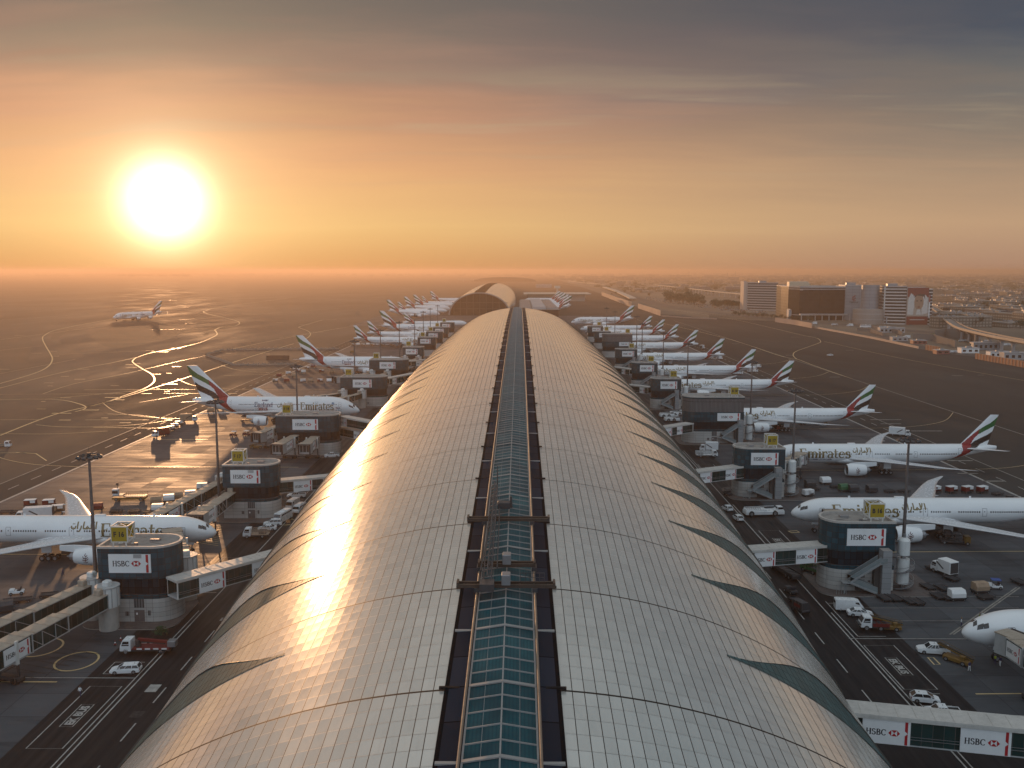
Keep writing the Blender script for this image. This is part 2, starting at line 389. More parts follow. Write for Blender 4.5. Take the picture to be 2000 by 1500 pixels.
# unseen sky overhead and behind the viewer, made bright and cool as fill light
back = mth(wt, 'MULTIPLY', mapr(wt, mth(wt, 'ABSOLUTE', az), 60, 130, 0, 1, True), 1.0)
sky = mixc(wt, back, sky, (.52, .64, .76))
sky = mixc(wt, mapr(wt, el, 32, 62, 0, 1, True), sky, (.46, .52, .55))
ns = wt.nodes.new('ShaderNodeTexSky'); ns.sky_type = 'NISHITA'; ns.sun_disc = False; ns.sun_elevation = SUN_EL; ns.sun_rotation = SUN_AZ; ns.dust_density = 3
sky = mixc(wt, .002, sky, ns.outputs[0], 'ADD')
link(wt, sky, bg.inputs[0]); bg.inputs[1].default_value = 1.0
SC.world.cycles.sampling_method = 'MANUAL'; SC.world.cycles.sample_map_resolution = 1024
sl = D.lights.new('sun', 'SUN'); sl.energy = 2.0; sl.angle = R(.6); sl.color = (1, .53, .25)
so = D.objects.new('sun', sl); COL.objects.link(so); so.rotation_euler = sd.to_track_quat('Z', 'Y').to_euler()
# dusty evening air
hz = MB(); hz.box(-16000, 16000, -300, 24000, -2, 76)
hm = D.materials.new('haze_air'); hm.use_nodes = True; hn = hm.node_tree; hn.nodes.clear()
ho = hn.nodes.new('ShaderNodeOutputMaterial'); pv = hn.nodes.new('ShaderNodeVolumePrincipled'); link(hn, pv.outputs[0], ho.inputs['Volume'])
pv.inputs['Color'].default_value = (.94, .72, .54, 1); pv.inputs['Density'].default_value = HAZE = .00018; pv.inputs['Anisotropy'].default_value = .5
tag(obj('haze', hz.mesh('haze', [hm])), kind='stuff')
# render settings
SC.view_settings.view_transform = 'Standard'; SC.view_settings.look = 'None'; SC.view_settings.exposure = 0.0; SC.view_settings.gamma = 1
cy = SC.cycles; cy.max_bounces = 6; cy.diffuse_bounces = 3; cy.glossy_bounces = 3; cy.volume_bounces = 0; cy.transmission_bounces = 2
cy.use_denoising = True; cy.caustics_reflective = False; cy.caustics_refractive = False; cy.sample_clamp_indirect = 6; cy.use_adaptive_sampling = True; cy.adaptive_threshold = .015
try: cy.denoiser = 'OPENIMAGEDENOISE'
except Exception: pass
# ------------------------------------------------------------------ ground sheets
def groundmat(name, col, col2, vs, rough, slab=None, stain=.5, streak=(.02, .35, 1), glossvar=.25, spec=.3):
    m, nt, b, tc = newmat(name); v = tc.outputs['Object']
    n1 = noise(nt, v, vs, 8, .62); c = ramp(nt, n1, [(.3, col), (.7, col2)])
    # rubber and oil: long soft smears where traffic runs
    n2 = noise(nt, scalev(nt, v, streak), 1.0, 6, .6, dist=.4)
    c = mixc(nt, mapr(nt, n2, .52, .72, 0, stain), c, tuple(x*.45 for x in col))
    n3 = noise(nt, v, vs*9, 5, .7); c = mixc(nt, mapr(nt, n3, .60, .78, 0, stain*.7), c, tuple(x*.5 for x in col))
    rg = mapr(nt, noise(nt, scalev(nt, v, streak), 1.7, 6, .6), .35, .65, rough-glossvar, rough+glossvar*.6)
    if slab:
        x, y, z = sep(nt, v); u = mth(nt, 'DIVIDE', x, slab); w = mth(nt, 'DIVIDE', y, slab)
        wn = nt.nodes.new('ShaderNodeTexWhiteNoise'); wn.noise_dimensions = '2D'
        link(nt, comb(nt, mth(nt, 'FLOOR', u), mth(nt, 'FLOOR', w), 0), wn.inputs['Vector'])
        c = mixc(nt, mth(nt, 'MULTIPLY', wn.outputs[0], .35), c, tuple(x*.62 for x in col))
        ln = mth(nt, 'MAXIMUM', mth(nt, 'LESS_THAN', mth(nt, 'FRACT', u), .018), mth(nt, 'LESS_THAN', mth(nt, 'FRACT', w), .018))
        c = mixc(nt, mth(nt, 'MULTIPLY', ln, .6), c, tuple(x*.3 for x in col))
        rg = mth(nt, 'ADD', rg, mth(nt, 'MULTIPLY', mth(nt, 'SUBTRACT', wn.outputs[0], .5), .12))
    link(nt, c, b.inputs['Base Color']); link(nt, rg, b.inputs['Roughness'])
    b.inputs['Specular IOR Level'].default_value = spec
    bn = nt.nodes.new('ShaderNodeBump'); bn.inputs['Strength'].default_value = .35; bn.inputs['Distance'].default_value = .03
    link(nt, noise(nt, v, 1.6, 6, .7), bn.inputs['Height']); link(nt, bn.outputs[0], b.inputs['Normal'])
    return m
asphalt_field = groundmat('airfield_asphalt', (.045, .043, .043), (.074, .070, .067), .004, .95, stain=.5, streak=(.012, .0035, 1), spec=.05)
apron_mat = groundmat('apron_concrete', (.060, .067, .078), (.104, .111, .121), .03, .60, 7.5, .75, (.05, .22, 1), .10, .07)
road_mat = groundmat('road_asphalt', (.006, .006, .008), (.011, .011, .014), .05, .55, None, .3, (.4, .02, 1), .15, .2)
sand_mat = groundmat('infield_sand', (.050, .042, .036), (.080, .066, .054), .01, .9, None, .4, (.01, .02, 1), .05)
city_ground = groundmat('city_ground', (.10, .085, .07), (.20, .165, .13), .006, .9, None, .4, (.02, .01, 1), .05)
paint_white = M('road_paint_white', (.36, .35, .33), .5, var=.3, vs=.8, dirt=.5)
paint_yellow = M('road_paint_yellow', (.60, .45, .22), .36, var=.25, vs=.3, dirt=.3, spec=.45)
paint_dim = M('road_paint_worn', (.26, .24, .21), .6, var=.4, vs=.6, dirt=.6)
kerb_mat = M('kerb_concrete', (.30, .29, .27), .8, var=.15, dirt=.3)

def sheet(name, pts, z, mat):
    m = MB(); m.poly([(x, y, z) for x, y in pts]); return tag(obj(name, m.mesh(name, [mat])), kind='structure')
g = MB()
xs = [-15500, -6000, -2500, -1000, -500, -250, -145, 0, 145, 250, 500, 1000, 2500, 6000, 15500]
ys = [-290, 0, 120, 250, 400, 600, 900, 1300, 2000, 3500, 6500, 12000, 23500]
for i in range(len(xs)-1):
    for j in range(len(ys)-1): g.quad((xs[i], ys[j], 0), (xs[i+1], ys[j], 0), (xs[i+1], ys[j+1], 0), (xs[i], ys[j+1], 0))
tag(obj('ground', g.mesh('ground', [asphalt_field])), kind='structure')
def strip(name, x0, x1, y0, y1, z, mat, n=12):
    m = MB()
    for k in range(n):
        a = y0+(y1-y0)*k/n; b = y0+(y1-y0)*(k+1)/n; m.quad((x0, a, z), (x1, a, z), (x1, b, z), (x0, b, z))
    return tag(obj(name, m.mesh(name, [mat])), kind='structure')
strip('apron_pavement', -145.5, -66.5, -60, 1080, .03, apron_mat); strip('apron_pavement', 68, 146.5, -60, 1080, .03, apron_mat)
strip('road', -68, -30, -60, 960, .05, road_mat); strip('road', 30, 69.5, -60, 960, .05, road_mat)
strip('apron_pavement', -200, 120, 1080, 1330, .03, apron_mat, 3)

left_lit_mat = groundmat('taxiway_sunlit_pavement', (.084, .068, .058), (.136, .112, .096), .004, .95, stain=.5, streak=(.012, .0035, 1), spec=.05)  # lighter, warmer copy of the field asphalt; sunlit sheen put into its colour
tx = MB(); xs2 = [-7000, -3000, -1500, -900, -600, -400, -280, -158]; ys2 = [-100, 150, 300, 450, 650, 900, 1300, 2000, 3200, 5200, 9000]
for a, b in zip(xs2[:-1], xs2[1:]):
    for c, d in zip(ys2[:-1], ys2[1:]): tx.quad((a, c, .022), (b, c, .022), (b, d, .022), (a, d, .022))
tag(obj('taxiway_sunlit_pavement', tx.mesh('taxiway_sunlit_pavement', [left_lit_mat])), kind='structure')
# painted markings, and glints drawn in the same paint: one layer on the pavement
mk = MB()
def pline(pts, w, mat=0, z=.075, closed=False):
    if mat == 1 and w > .5: w *= .78
    P = [Vector((p[0], p[1])) for p in pts]; L = []; Rr = []; n = len(P)
    for i in range(n):
        a = P[i-1] if (i > 0 or closed) else P[i]; b = P[(i+1) % n] if (i < n-1 or closed) else P[i]
        d = (b-a).normalized(); nn = Vector((-d.y, d.x))*w/2; L.append(P[i]+nn); Rr.append(P[i]-nn)
    k = n if closed else n-1
    for i in range(k):
        j = (i+1) % n
        mk.quad((L[i].x, L[i].y, z), (Rr[i].x, Rr[i].y, z), (Rr[j].x, Rr[j].y, z), (L[j].x, L[j].y, z), mat)
def smooth(pts, n=8):
    out = []; P = [pts[0]]+list(pts)+[pts[-1]]
    for i in range(1, len(P)-2):
        for k in range(n):
            t = k/n; o = []
            for c in (0, 1):
                p0, p1, p2, p3 = (P[i+q][c] for q in (-1, 0, 1, 2))
                o.append(.5*(2*p1+(p2-p0)*t+(2*p0-5*p1+4*p2-p3)*t*t+(3*p1-p0-3*p2+p3)*t**3))
            out.append(tuple(o))
    return out+[pts[-1]]
def dashes(x, y0, y1, L, gap, w, mat=0):
    y = y0
    while y < y1: pline([(x, y), (x, y+L)], w, mat); y += L+gap
for s in (-1, 1):
    xo = 1.0 if s > 0 else 0
    dashes(s*53.9+xo, 40, 900, 5.2, 6.3, .22)
    pline([(s*59.3+xo, -20), (s*59.3+xo, 930)], .24); pline([(s*60.1+xo, 96), (s*60.1+xo, 170)], .2)
    for y0, y1 in ((-20, 40), (240, 252), (298, 330)): pline([(s*60.1+xo, y0), (s*60.1+xo, y1)], .2)
    pline([(s*145+xo, -40), (s*145+xo, 1080)], .9); pline([(s*157.5+xo, -40), (s*157.5+xo, 1400)], .5, 2)
    dashes(s*151.2+xo, 60, 1060, 6, 7, .35)
for px0 in ((0, 0),):
    pass
Z = lambda x, y: W(x/2.857, 520+y/2.857)[:2]
for pts, w in (([(0, 945), (300, 830), (560, 768), (700, 720), (800, 685), (850, 655), (862, 630), (845, 602), (790, 570), (745, 540), (742, 525), (770, 507), (850, 482), (1000, 455), (1120, 425), (1195, 392), (1212, 376), (1197, 356)], 1.2),
               ([(-200, 720), (0, 680), (200, 628), (430, 575), (620, 540), (770, 507)], .9), ([(-150, 690), (0, 655), (200, 595), (270, 558), (292, 520), (282, 490), (258, 450), (238, 408), (250, 385), (330, 352), (600, 300), (900, 258)], 1.2),
               ([(470, 790), (700, 728), (1110, 600), (1225, 562), (1440, 492), (1640, 432)], 1.1), ([(-100, 745), (200, 742), (350, 748), (440, 768), (478, 785), (465, 800), (420, 812)], .9),
               ([(1197, 356), (1240, 338), (1310, 333), (1336, 318), (1310, 302), (1200, 276), (1148, 262), (1146, 250), (1250, 225), (1600, 180)], 1.3),
               ([(1145, 500), (1260, 470), (1600, 400), (1900, 345)], .9), ([(1660, 425), (1715, 400), (1733, 378), (1715, 360), (1675, 345), (1680, 335), (1800, 300)], 1.1),
               ([(0, 410), (250, 378), (600, 330)], .8), ([(200, 885), (350, 897), (600, 895), (800, 880), (960, 858)], .6), ([(600, 825), (750, 830), (880, 845), (960, 860)], .6),
               ([(0, 935), (300, 936), (600, 920)], .4), ([(0, 748), (110, 745)], .6), ([(240, 712), (420, 655), (700, 600), (1000, 530), (1145, 500)], .6)):
    pline(smooth([Z(*p) for p in pts]), w, 1)
def bar(x0, x1, y, d=1.6, mat=1, f=Z):
    a, b = f(x0, y), f(x1, y); pline([a, b], d, mat)
for x0, x1, y in ((585, 690, 733), (635, 695, 746), (290, 398, 821), (445, 552, 803), (330, 395, 859), (790, 845, 711), (905, 990, 659), (845, 897, 603), (960, 1010, 560), (845, 940, 478), (960, 1010, 458), (700, 745, 550),
                  (280, 318, 475), (293, 330, 502), (428, 498, 575), (415, 475, 631), (340, 385, 615), (1450, 1505, 489), (1165, 1210, 358), (1255, 1310, 333), (1030, 1097, 318), (1430, 1475, 301), (1540, 1580, 314), (950, 985, 190), (1670, 1730, 326), (1730, 1805, 368),
                  (820, 880, 270), (1090, 1150, 250), (1800, 1880, 296), (600, 640, 305), (1010, 1060, 230), (1900, 1960, 262), (860, 1160, 968), (915, 1140, 710), (475, 830, 858)):
    bar(x0, x1, y, 1.8 if x1-x0 < 130 else .5, 1)
_r = random.Random(21)
for _ in range(46):  # scattered bright glints on the pavement, drawn as short bars of marking paint
    x, y = _r.uniform(-40, 1700), 190+720*_r.random()**1.2
    if 480 < x < 1080 and 320 < y < 470: continue
    bar(x, x+_r.uniform(18, 70), y, _r.uniform(.8, 1.7), 1)
for x0, y0, x1, y1 in ((0, 715, 700, 712), (250, 742, 820, 690), (470, 690, 1090, 688), (0, 858, 240, 856), (0, 600, 420, 520), (1250, 610, 1640, 600), (780, 760, 1050, 715), (0, 470, 230, 445), (1000, 300, 1900, 235), (820, 355, 1500, 340), (330, 492, 860, 470), (520, 900, 900, 905), (90, 1040, 200, 1046), (200, 1046, 260, 1086), (0, 1042, 150, 1042), (1560, 400, 2000, 330), (700, 215, 1900, 190), (0, 300, 560, 262), (0, 250, 700, 225)):
    pline([Z(x0, y0), Z((x0+x1)/2, (y0+y1)/2), Z(x1, y1)], .45, 1)
Z2 = lambda x, y: W(1400+x/3.333, 520+y/3.333)[:2]
for pts, w in (([(-400, 360), (60, 470), (400, 580), (520, 605), (640, 650), (880, 733)], .9), ([(520, 605), (497, 580), (515, 555), (590, 527), (660, 502), (676, 490), (650, 468), (560, 450), (370, 405), (100, 345), (-300, 280)], .9),
               ([(700, 490), (1200, 600), (2000, 745)], .5)):
    pline(smooth([Z2(*p) for p in pts]), w, 1)
for x0, x1, y in ((590, 650, 455), (250, 290, 553), (840, 890, 547), (630, 660, 652), (735, 800, 722), (1530, 1600, 713), (1700, 1740, 709), (100, 145, 505), (450, 500, 580), (480, 540, 462)): bar(x0, x1, y, 1.5, 2, Z2)
pline([(202, 40), (202, 1200)], .6, 2)
for x0, x1, y in ((1490, 1530, 812), (1600, 1640, 838), (1700, 1760, 820), (1720, 1760, 828), (1780, 1840, 842), (1700, 1730, 856), (1850, 1900, 900), (1870, 1910, 925), (1920, 1960, 940)): bar(x0, x1, y, 1.2, 2, lambda a, b: W(a, b)[:2])
# lead-in lines and stand boxes on the aprons
for y in (136, 208, 296, 376, 478, 548, 632): pline([(72, y), (146, y+2)], .3, 1); pline(smooth([(146, y+2), (165, y+6), (185, y+20), (201, y+45)]), .3, 1)
for y in (139, 205, 300, 400, 500, 582): pline([(-72, y), (-145, y)], .35, 1); pline(smooth([(-145, y), (-165, y+5), (-185, y+20), (-205, y+50)]), .35, 1)
def rect(c, w=.18, mat=0): pline(c, w, mat, closed=True)
for s, x0, x1, ys_ in ((-1, -66.0, -61.0, ((118.5, 137.5), (186, 203), (262, 280))), (1, 61.6, 66.8, ((137.5, 154.5), (206, 226), (290, 306)))):
    for y0, y1 in ys_:
        rect([(x0, y0), (x1, y0), (x1, y1), (x0, y1)])
        ym = (y0+y1)/2; xm = (x0+x1)/2; hw = .95; hl = 3.4
        rect([(xm-hw, ym-hl), (xm+hw, ym-hl), (xm+hw, ym+hl), (xm-hw, ym+hl)], .14)
        u = (0, 1, 0) if s < 0 else (0, -1, 0); v = (-1, 0, 0) if s < 0 else (1, 0, 0)
        wd = max(p[0] for p in text2d('EK BUS')[0])
        mk.flat(text2d('EK BUS'), (xm-s*-.0+(.6 if s < 0 else -.6), ym-hl*.85 if s < 0 else ym+hl*.85, .075), tuple(k*5.8/wd for k in u), tuple(k*1.2 for k in v), (0, 0, 1), 0, 0)
    for y in ((112, 140.5, 180, 257) if s < 0 else (129, 157.5, 200, 284)): pline([(s*60, y), (s*(110 if y < 160 else 76), y)], .2)
# parking bays, hatching and the round stand marks by the near left gate
for a, b in (((-66, 142), (-61, 142)), ((-66, 146.5), (-61, 146.5)), ((62, 132), (66.5, 132)), ((62, 136), (66.5, 136)), ((62, 158.5), (67, 158.5)), ((62, 175), (67, 175))): pline([a, b], .16)
pline([(-66, 142), (-66, 146.5)], .16); pline([(62, 158.5), (62, 176)], .16); pline([(62, 128), (62, 136)], .16)
for k in range(13):
    y = 140.5+k*1.9; pline([(-92+k*.5, y), (-86+k*.5, y-3.2 if k else y)], .2, 1); pline([(-84+k*.9, 141+k*1.6), (-76.5+k*.9, 138.5+k*1.6)] if k < 8 else [(-75, y), (-72, y-1)], .18, 3)
for c, r in ((W(80, 1265), 3.4), (W(150, 1292), 3.3), (W(560, 1020), 2.5), (W(745, 863), 2.5)): pline([(c[0]+r*cos(2*PI*k/28), c[1]+r*1.15*sin(2*PI*k/28)) for k in range(28)], .35, 1, closed=True)
for k in range(12): pline([(-79-k*.4, 216+k*1.5), (-70-k*.4, 212+k*1.5)], .18, 1)
for k in range(9): pline([(76+k*2.6, 125), (79+k*2.6, 131.5)], .16, 2)
for k in range(7): pline([(104-k*1.2, 126+k*6), (112-k, 126+k*6)], .3, 1)
for x0, x1, y in ((1650, 1990, 1166), (1655, 1990, 1188), (1690, 1980, 1213)): pline([W(x0, y)[:2], W(x1, y)[:2]], .16, 2)
pline([W(1855, 1240)[:2], W(1985, 1148)[:2]], .3, 2); pline([W(1862, 1240)[:2], W(1992, 1148)[:2]], .3, 2)
rect([W(1812, 1285)[:2], W(1825, 1299)[:2], W(1836, 1298)[:2], W(1823, 1285)[:2]], .25, 1)
rect([W(1540, 1038)[:2], W(1546, 1041)[:2], W(1561, 1040)[:2], W(1556, 1037)[:2]], .5, 1)
def patch(c, a, b, mat=2): pline([(c[0]-a, c[1]), (c[0]+a, c[1])], b, mat)
patch(W(299, 1345), .9, 2.6, 0); patch(W(268, 1396), .9, 2, 3); patch(W(438, 1210), .7, 1.5, 0)
tag(obj('road_markings', mk.mesh('road_markings', [paint_white, paint_yellow, paint_dim, M('road_paint_black', (.012, .012, .013), .6)])), kind='structure')

# sand islands between the taxiways on the left
isl = MB()
for pts in ([(500, 385), (560, 355), (700, 330), (880, 322), (1060, 330), (990, 385), (930, 410), (760, 440), (660, 458), (560, 435)], [(300, 370), (330, 352), (420, 345), (330, 395), (345, 440), (300, 430), (285, 400)],
            [(-200, 430), (150, 395), (160, 520), (100, 570), (-200, 620)], [(930, 300), (1000, 285), (1100, 295), (1060, 312)], [(1130, 385), (1165, 365), (1160, 385)], [(1230, 245), (1400, 235), (1550, 240), (1400, 275)]):
    P = smooth([Z(*p) for p in pts+[pts[0]]], 5)[:-1]; isl.poly([(x, y, .045) for x, y in reversed(P)])
tag(obj('infield_sand', isl.mesh('infield_sand', [sand_mat])), kind='structure')
# town side of the perimeter: dusty ground and the highway
wallpts = [W(1150, 566), W(1235, 597), W(1290, 614), W(1420, 624), W(1514, 627), W(1586, 638), W(1700, 657), W(1794, 678), W(1906, 698), W(2000, 716), W(2150, 748)]
P = [(p[0]+3, p[1]) for p in wallpts]
tg = MB()
far = [(9000, P[-1][1]), (15000, 3000), (15400, 23000), (400, 23000), (330, 6000)]
allp = P[::-1]
for i in range(len(allp)-1):
    a, b = allp[i], allp[i+1]
    tg.quad((a[0], a[1], .03), (15000, a[1], .03), (15000, b[1], .03), (b[0], b[1], .03))
tg.quad((allp[-1][0], allp[-1][1], .03), (15000, allp[-1][1], .03), (15000, 23000, .03), (400, 23000, .03))
tag(obj('city_ground', tg.mesh('city_ground', [city_ground])), kind='structure')
hw = MB()
def ribbon3(mb, pts, w, z, mat=0):
    P = [Vector((p[0], p[1])) for p in pts]; n = len(P); L = []; Rr = []
    for i in range(n):
        d = (P[min(n-1, i+1)]-P[max(0, i-1)]).normalized(); nn = Vector((-d.y, d.x))*w/2; L.append(P[i]+nn); Rr.append(P[i]-nn)
    for i in range(n-1): mb.quad((L[i].x, L[i].y, z), (Rr[i].x, Rr[i].y, z), (Rr[i+1].x, Rr[i+1].y, z), (L[i+1].x, L[i+1].y, z), mat)
hwp = smooth([W(1090, 553)[:2], W(1180, 567)[:2], W(1290, 595)[:2], W(1400, 611)[:2], W(1520, 624)[:2], W(1680, 637)[:2], W(1850, 652)[:2], W(2100, 668)[:2]], 6)
ribbon3(hw, hwp, 26, .06); ribbon3(hw, smooth([W(1640, 650)[:2], W(1720, 655)[:2], W(1760, 668)[:2], W(1850, 688)[:2], W(2000, 705)[:2], W(2150, 730)[:2]], 5), 16, .08)
tag(obj('highway', hw.mesh('highway', [M('highway_asphalt', (.055, .05, .048), .7, var=.2, vs=.02)])), kind='structure')
# ------------------------------------------------------------------ the long vaulted concourse
def lerp(T, y):
    if y <= T[0][0]: return T[0][1]
    for i in range(len(T)-1):
        if T[i][0] <= y <= T[i+1][0]:
            x0, v0 = T[i]; x1, v1 = T[i+1]
            m0 = (v1-T[i-1][1])/(x1-T[i-1][0]) if i > 0 else (v1-v0)/(x1-x0)
            m1 = (T[i+2][1]-v0)/(T[i+2][0]-x0) if i+2 < len(T) else (v1-v0)/(x1-x0)
            L = x1-x0; s = (y-x0)/L
            return (2*s**3-3*s*s+1)*v0+(s**3-2*s*s+s)*L*m0+(-2*s**3+3*s*s)*v1+(s**3-s*s)*L*m1
    return T[-1][1]
HT = [(-10, 20.5), (67, 26.7), (95, 28.5), (143, 30.9), (247, 34.5), (372, 37.5), (480, 38.6), (600, 38.2), (705, 36.5), (800, 32), (900, 25)]
AT = [(-10, 43.3), (67, 45.3), (105, 46), (150, 48.3), (250, 51.6), (373, 53.2), (500, 53.7), (700, 52.3), (800, 49), (900, 43)]
hh = lambda y: lerp(HT, y); aa = lambda y: lerp(AT, y)
BW = 5.17                     # half width of the dark strip along the ridge
RIB0, RIB = 79.2, 23.0
def S(ph, y, off=0., hf=hh, af=aa, xo=0):
    a, h = af(y), hf(y); x, z = a*cos(ph), h*sin(ph)
    nx, nz = cos(ph)/a, sin(ph)/h; l = math.hypot(nx, nz)
    return (xo+x+nx/l*off, y, z+nz/l*off)
def roofmat(name, col, rough, metal):
    m, nt, b, tc = newmat(name); u, v, _ = sep(nt, tc.outputs['UV'])
    fu, fv = mth(nt, 'FRACT', u), mth(nt, 'FRACT', v)
    pp = mth(nt, 'PINGPONG', mth(nt, 'ADD', v, .0), 5.0)
    # seams: fine across, darker along the length, heavy at every tenth panel
    du = mth(nt, 'ABSOLUTE', mth(nt, 'SUBTRACT', fu, .5)); dvv = mth(nt, 'ABSOLUTE', mth(nt, 'SUBTRACT', fv, .5))
    lu = mapr(nt, du, .455, .475, 0, 1); lv = mapr(nt, dvv, .478, .489, 0, .6)
    v10 = mth(nt, 'FRACT', mth(nt, 'DIVIDE', mth(nt, 'ADD', v, .5), 10.0))
    lr = mapr(nt, mth(nt, 'ABSOLUTE', mth(nt, 'SUBTRACT', v10, .05)), .0075, .0055, 0, 1)
    wn = nt.nodes.new('ShaderNodeTexWhiteNoise'); wn.noise_dimensions = '2D'
    link(nt, comb(nt, mth(nt, 'FLOOR', u), mth(nt, 'FLOOR', v), 0), wn.inputs['Vector'])
    n1 = noise(nt, tc.outputs['Object'], .05, 5, .6); n2 = noise(nt, scalev(nt, tc.outputs['Object'], (1, .15, 1)), 1.2, 5, .65)
    c = ramp(nt, mth(nt, 'ADD', mth(nt, 'MULTIPLY', wn.outputs[0], .3), mth(nt, 'MULTIPLY', n1, .6)), [(.25, tuple(x*.90 for x in col)), (.75, tuple(min(1, x*1.08) for x in col))])
    c = mixc(nt, mapr(nt, n2, .5, .8, 0, .35), c, tuple(x*.7 for x in col))
    seam = mth(nt, 'MAXIMUM', mth(nt, 'MAXIMUM', lu, lv), lr)
    c = mixc(nt, seam, c, (.030, .026, .022)); link(nt, c, b.inputs['Base Color'])
    b.inputs['Metallic'].default_value = metal; b.inputs['Specular IOR Level'].default_value = .42
    link(nt, mth(nt, 'ADD', mth(nt, 'MULTIPLY', seam, .35), mapr(nt, wn.outputs[1], 0, 1, rough-.012, rough+.02)), b.inputs['Roughness'])
    # each panel is very slightly dished, so it mirrors its own patch of sky
    pil = mth(nt, 'MULTIPLY', mth(nt, 'SINE', mth(nt, 'MULTIPLY', fu, PI)), mth(nt, 'SINE', mth(nt, 'MULTIPLY', fv, PI)))
    hgt = mth(nt, 'ADD', pil, mth(nt, 'MULTIPLY', mth(nt, 'MULTIPLY', mth(nt, 'SUBTRACT', wn.outputs[0], .5), fu), .02))
    bn = nt.nodes.new('ShaderNodeBump'); bn.inputs['Strength'].default_value = 1; bn.inputs['Distance'].default_value = .007
    link(nt, hgt, bn.inputs['Height']); link(nt, bn.outputs[0], b.inputs['Normal'])
    return m
roof_skin = roofmat('roof_skin', (.77, .755, .70), .19, .55)
strip_dark = gridmat('ridge_panels', (.024, .029, .042), (.006, .007, .009), 40, 5.75, .18, .8, 0, .25, .02)
def glassmat():
    m, nt, b, tc = newmat('skylight_glass'); u, v, _ = sep(nt, tc.outputs['UV'])
    st = mth(nt, 'FRACT', mth(nt, 'DIVIDE', u, .33)); bl = mapr(nt, mth(nt, 'ABSOLUTE', mth(nt, 'SUBTRACT', st, .5)), .2, .45, 0, 1)
    n = noise(nt, tc.outputs['Object'], .12, 4, .6); n2 = noise(nt, scalev(nt, tc.outputs['Object'], (1, .4, 1)), .5, 3)
    c = ramp(nt, n, [(.32, (.009, .046, .058)), (.55, (.02, .090, .106)), (.72, (.045, .155, .165))])
    c = mixc(nt, mth(nt, 'MULTIPLY', bl, .5), c, (.008, .04, .06)); c = mixc(nt, mapr(nt, n2, .55, .75, 0, .4), c, (.01, .035, .06))
    link(nt, c, b.inputs['Base Color']); b.inputs['Roughness'].default_value = .3; b.inputs['Specular IOR Level'].default_value = .06
    return m
sky_glass = glassmat()
slit_glass = gridmat('slit_glass', (.035, .088, .095), (.014, .03, .03), 1.15, 2.3, .09, .38, 0, .2, .12, tilt=.03)
frame_light = M('skylight_frame', (.30, .29, .28), .5, .1, var=.08, dirt=.2)
rail_mat = M('rail_paint', (.24, .17, .12), .6, 0, var=.1, dirt=.25)
beam_mat = M('gantry_steel', (.07, .05, .04), .5, .4, var=.25, dirt=.3)

conc = thing('concourse_building', 'long vaulted airport concourse with a panelled metal roof and a glazed strip along its ridge', 'airport terminal', (0, 0, 0))
NS = 48
def shell(side, y0, y1, dy, hf, af, xo=0., ns=NS, bw=BW):
    mb = MB(); rings = []; vals = []
    n = int(round((y1-y0)/dy)); ys = [y0+(y1-y0)*k/n for k in range(n+1)]
    for y in ys:
        a, h = af(y), hf(y); p0 = math.acos(bw/a); q = np.linspace(p0, .0, 240); X = a*np.cos(q); Zz = h*np.sin(q)
        s = np.concatenate([[0], np.cumsum(np.hypot(np.diff(X), np.diff(Zz)))]); t = np.interp(np.linspace(0, s[-1], ns+1), s, q)
        ring = [S(p if side > 0 else PI-p, y, 0, hf, af, xo) for p in t]
        rings.append(ring if side > 0 else ring); vals.append((y-RIB0)/2.3)
    def uvf(j, i): return [(i, vals[j]), (i+1, vals[j]), (i+1, vals[j+1]), (i, vals[j+1])]
    mb.loft(rings, 0, False, smooth=True, uvf=uvf)
    if side > 0: mb.f = [f[::-1] for f in mb.f]; mb.uv = [u[::-1] for u in mb.uv]
    return mb
Y0, Y1 = 10.2, 900
for s in (-1, 1): obj('roof_shell', shell(s, Y0, Y1, 2.3, hh, aa).mesh('roof_shell', [roof_skin]), conc)
def ys_range(a, b, st):
    n = max(1, int(round((b-a)/st))); return [a+(b-a)*k/n for k in range(n+1)]
zr = lambda y, x=0.: hh(y)*math.sqrt(max(0, 1-(x/aa(y))**2))
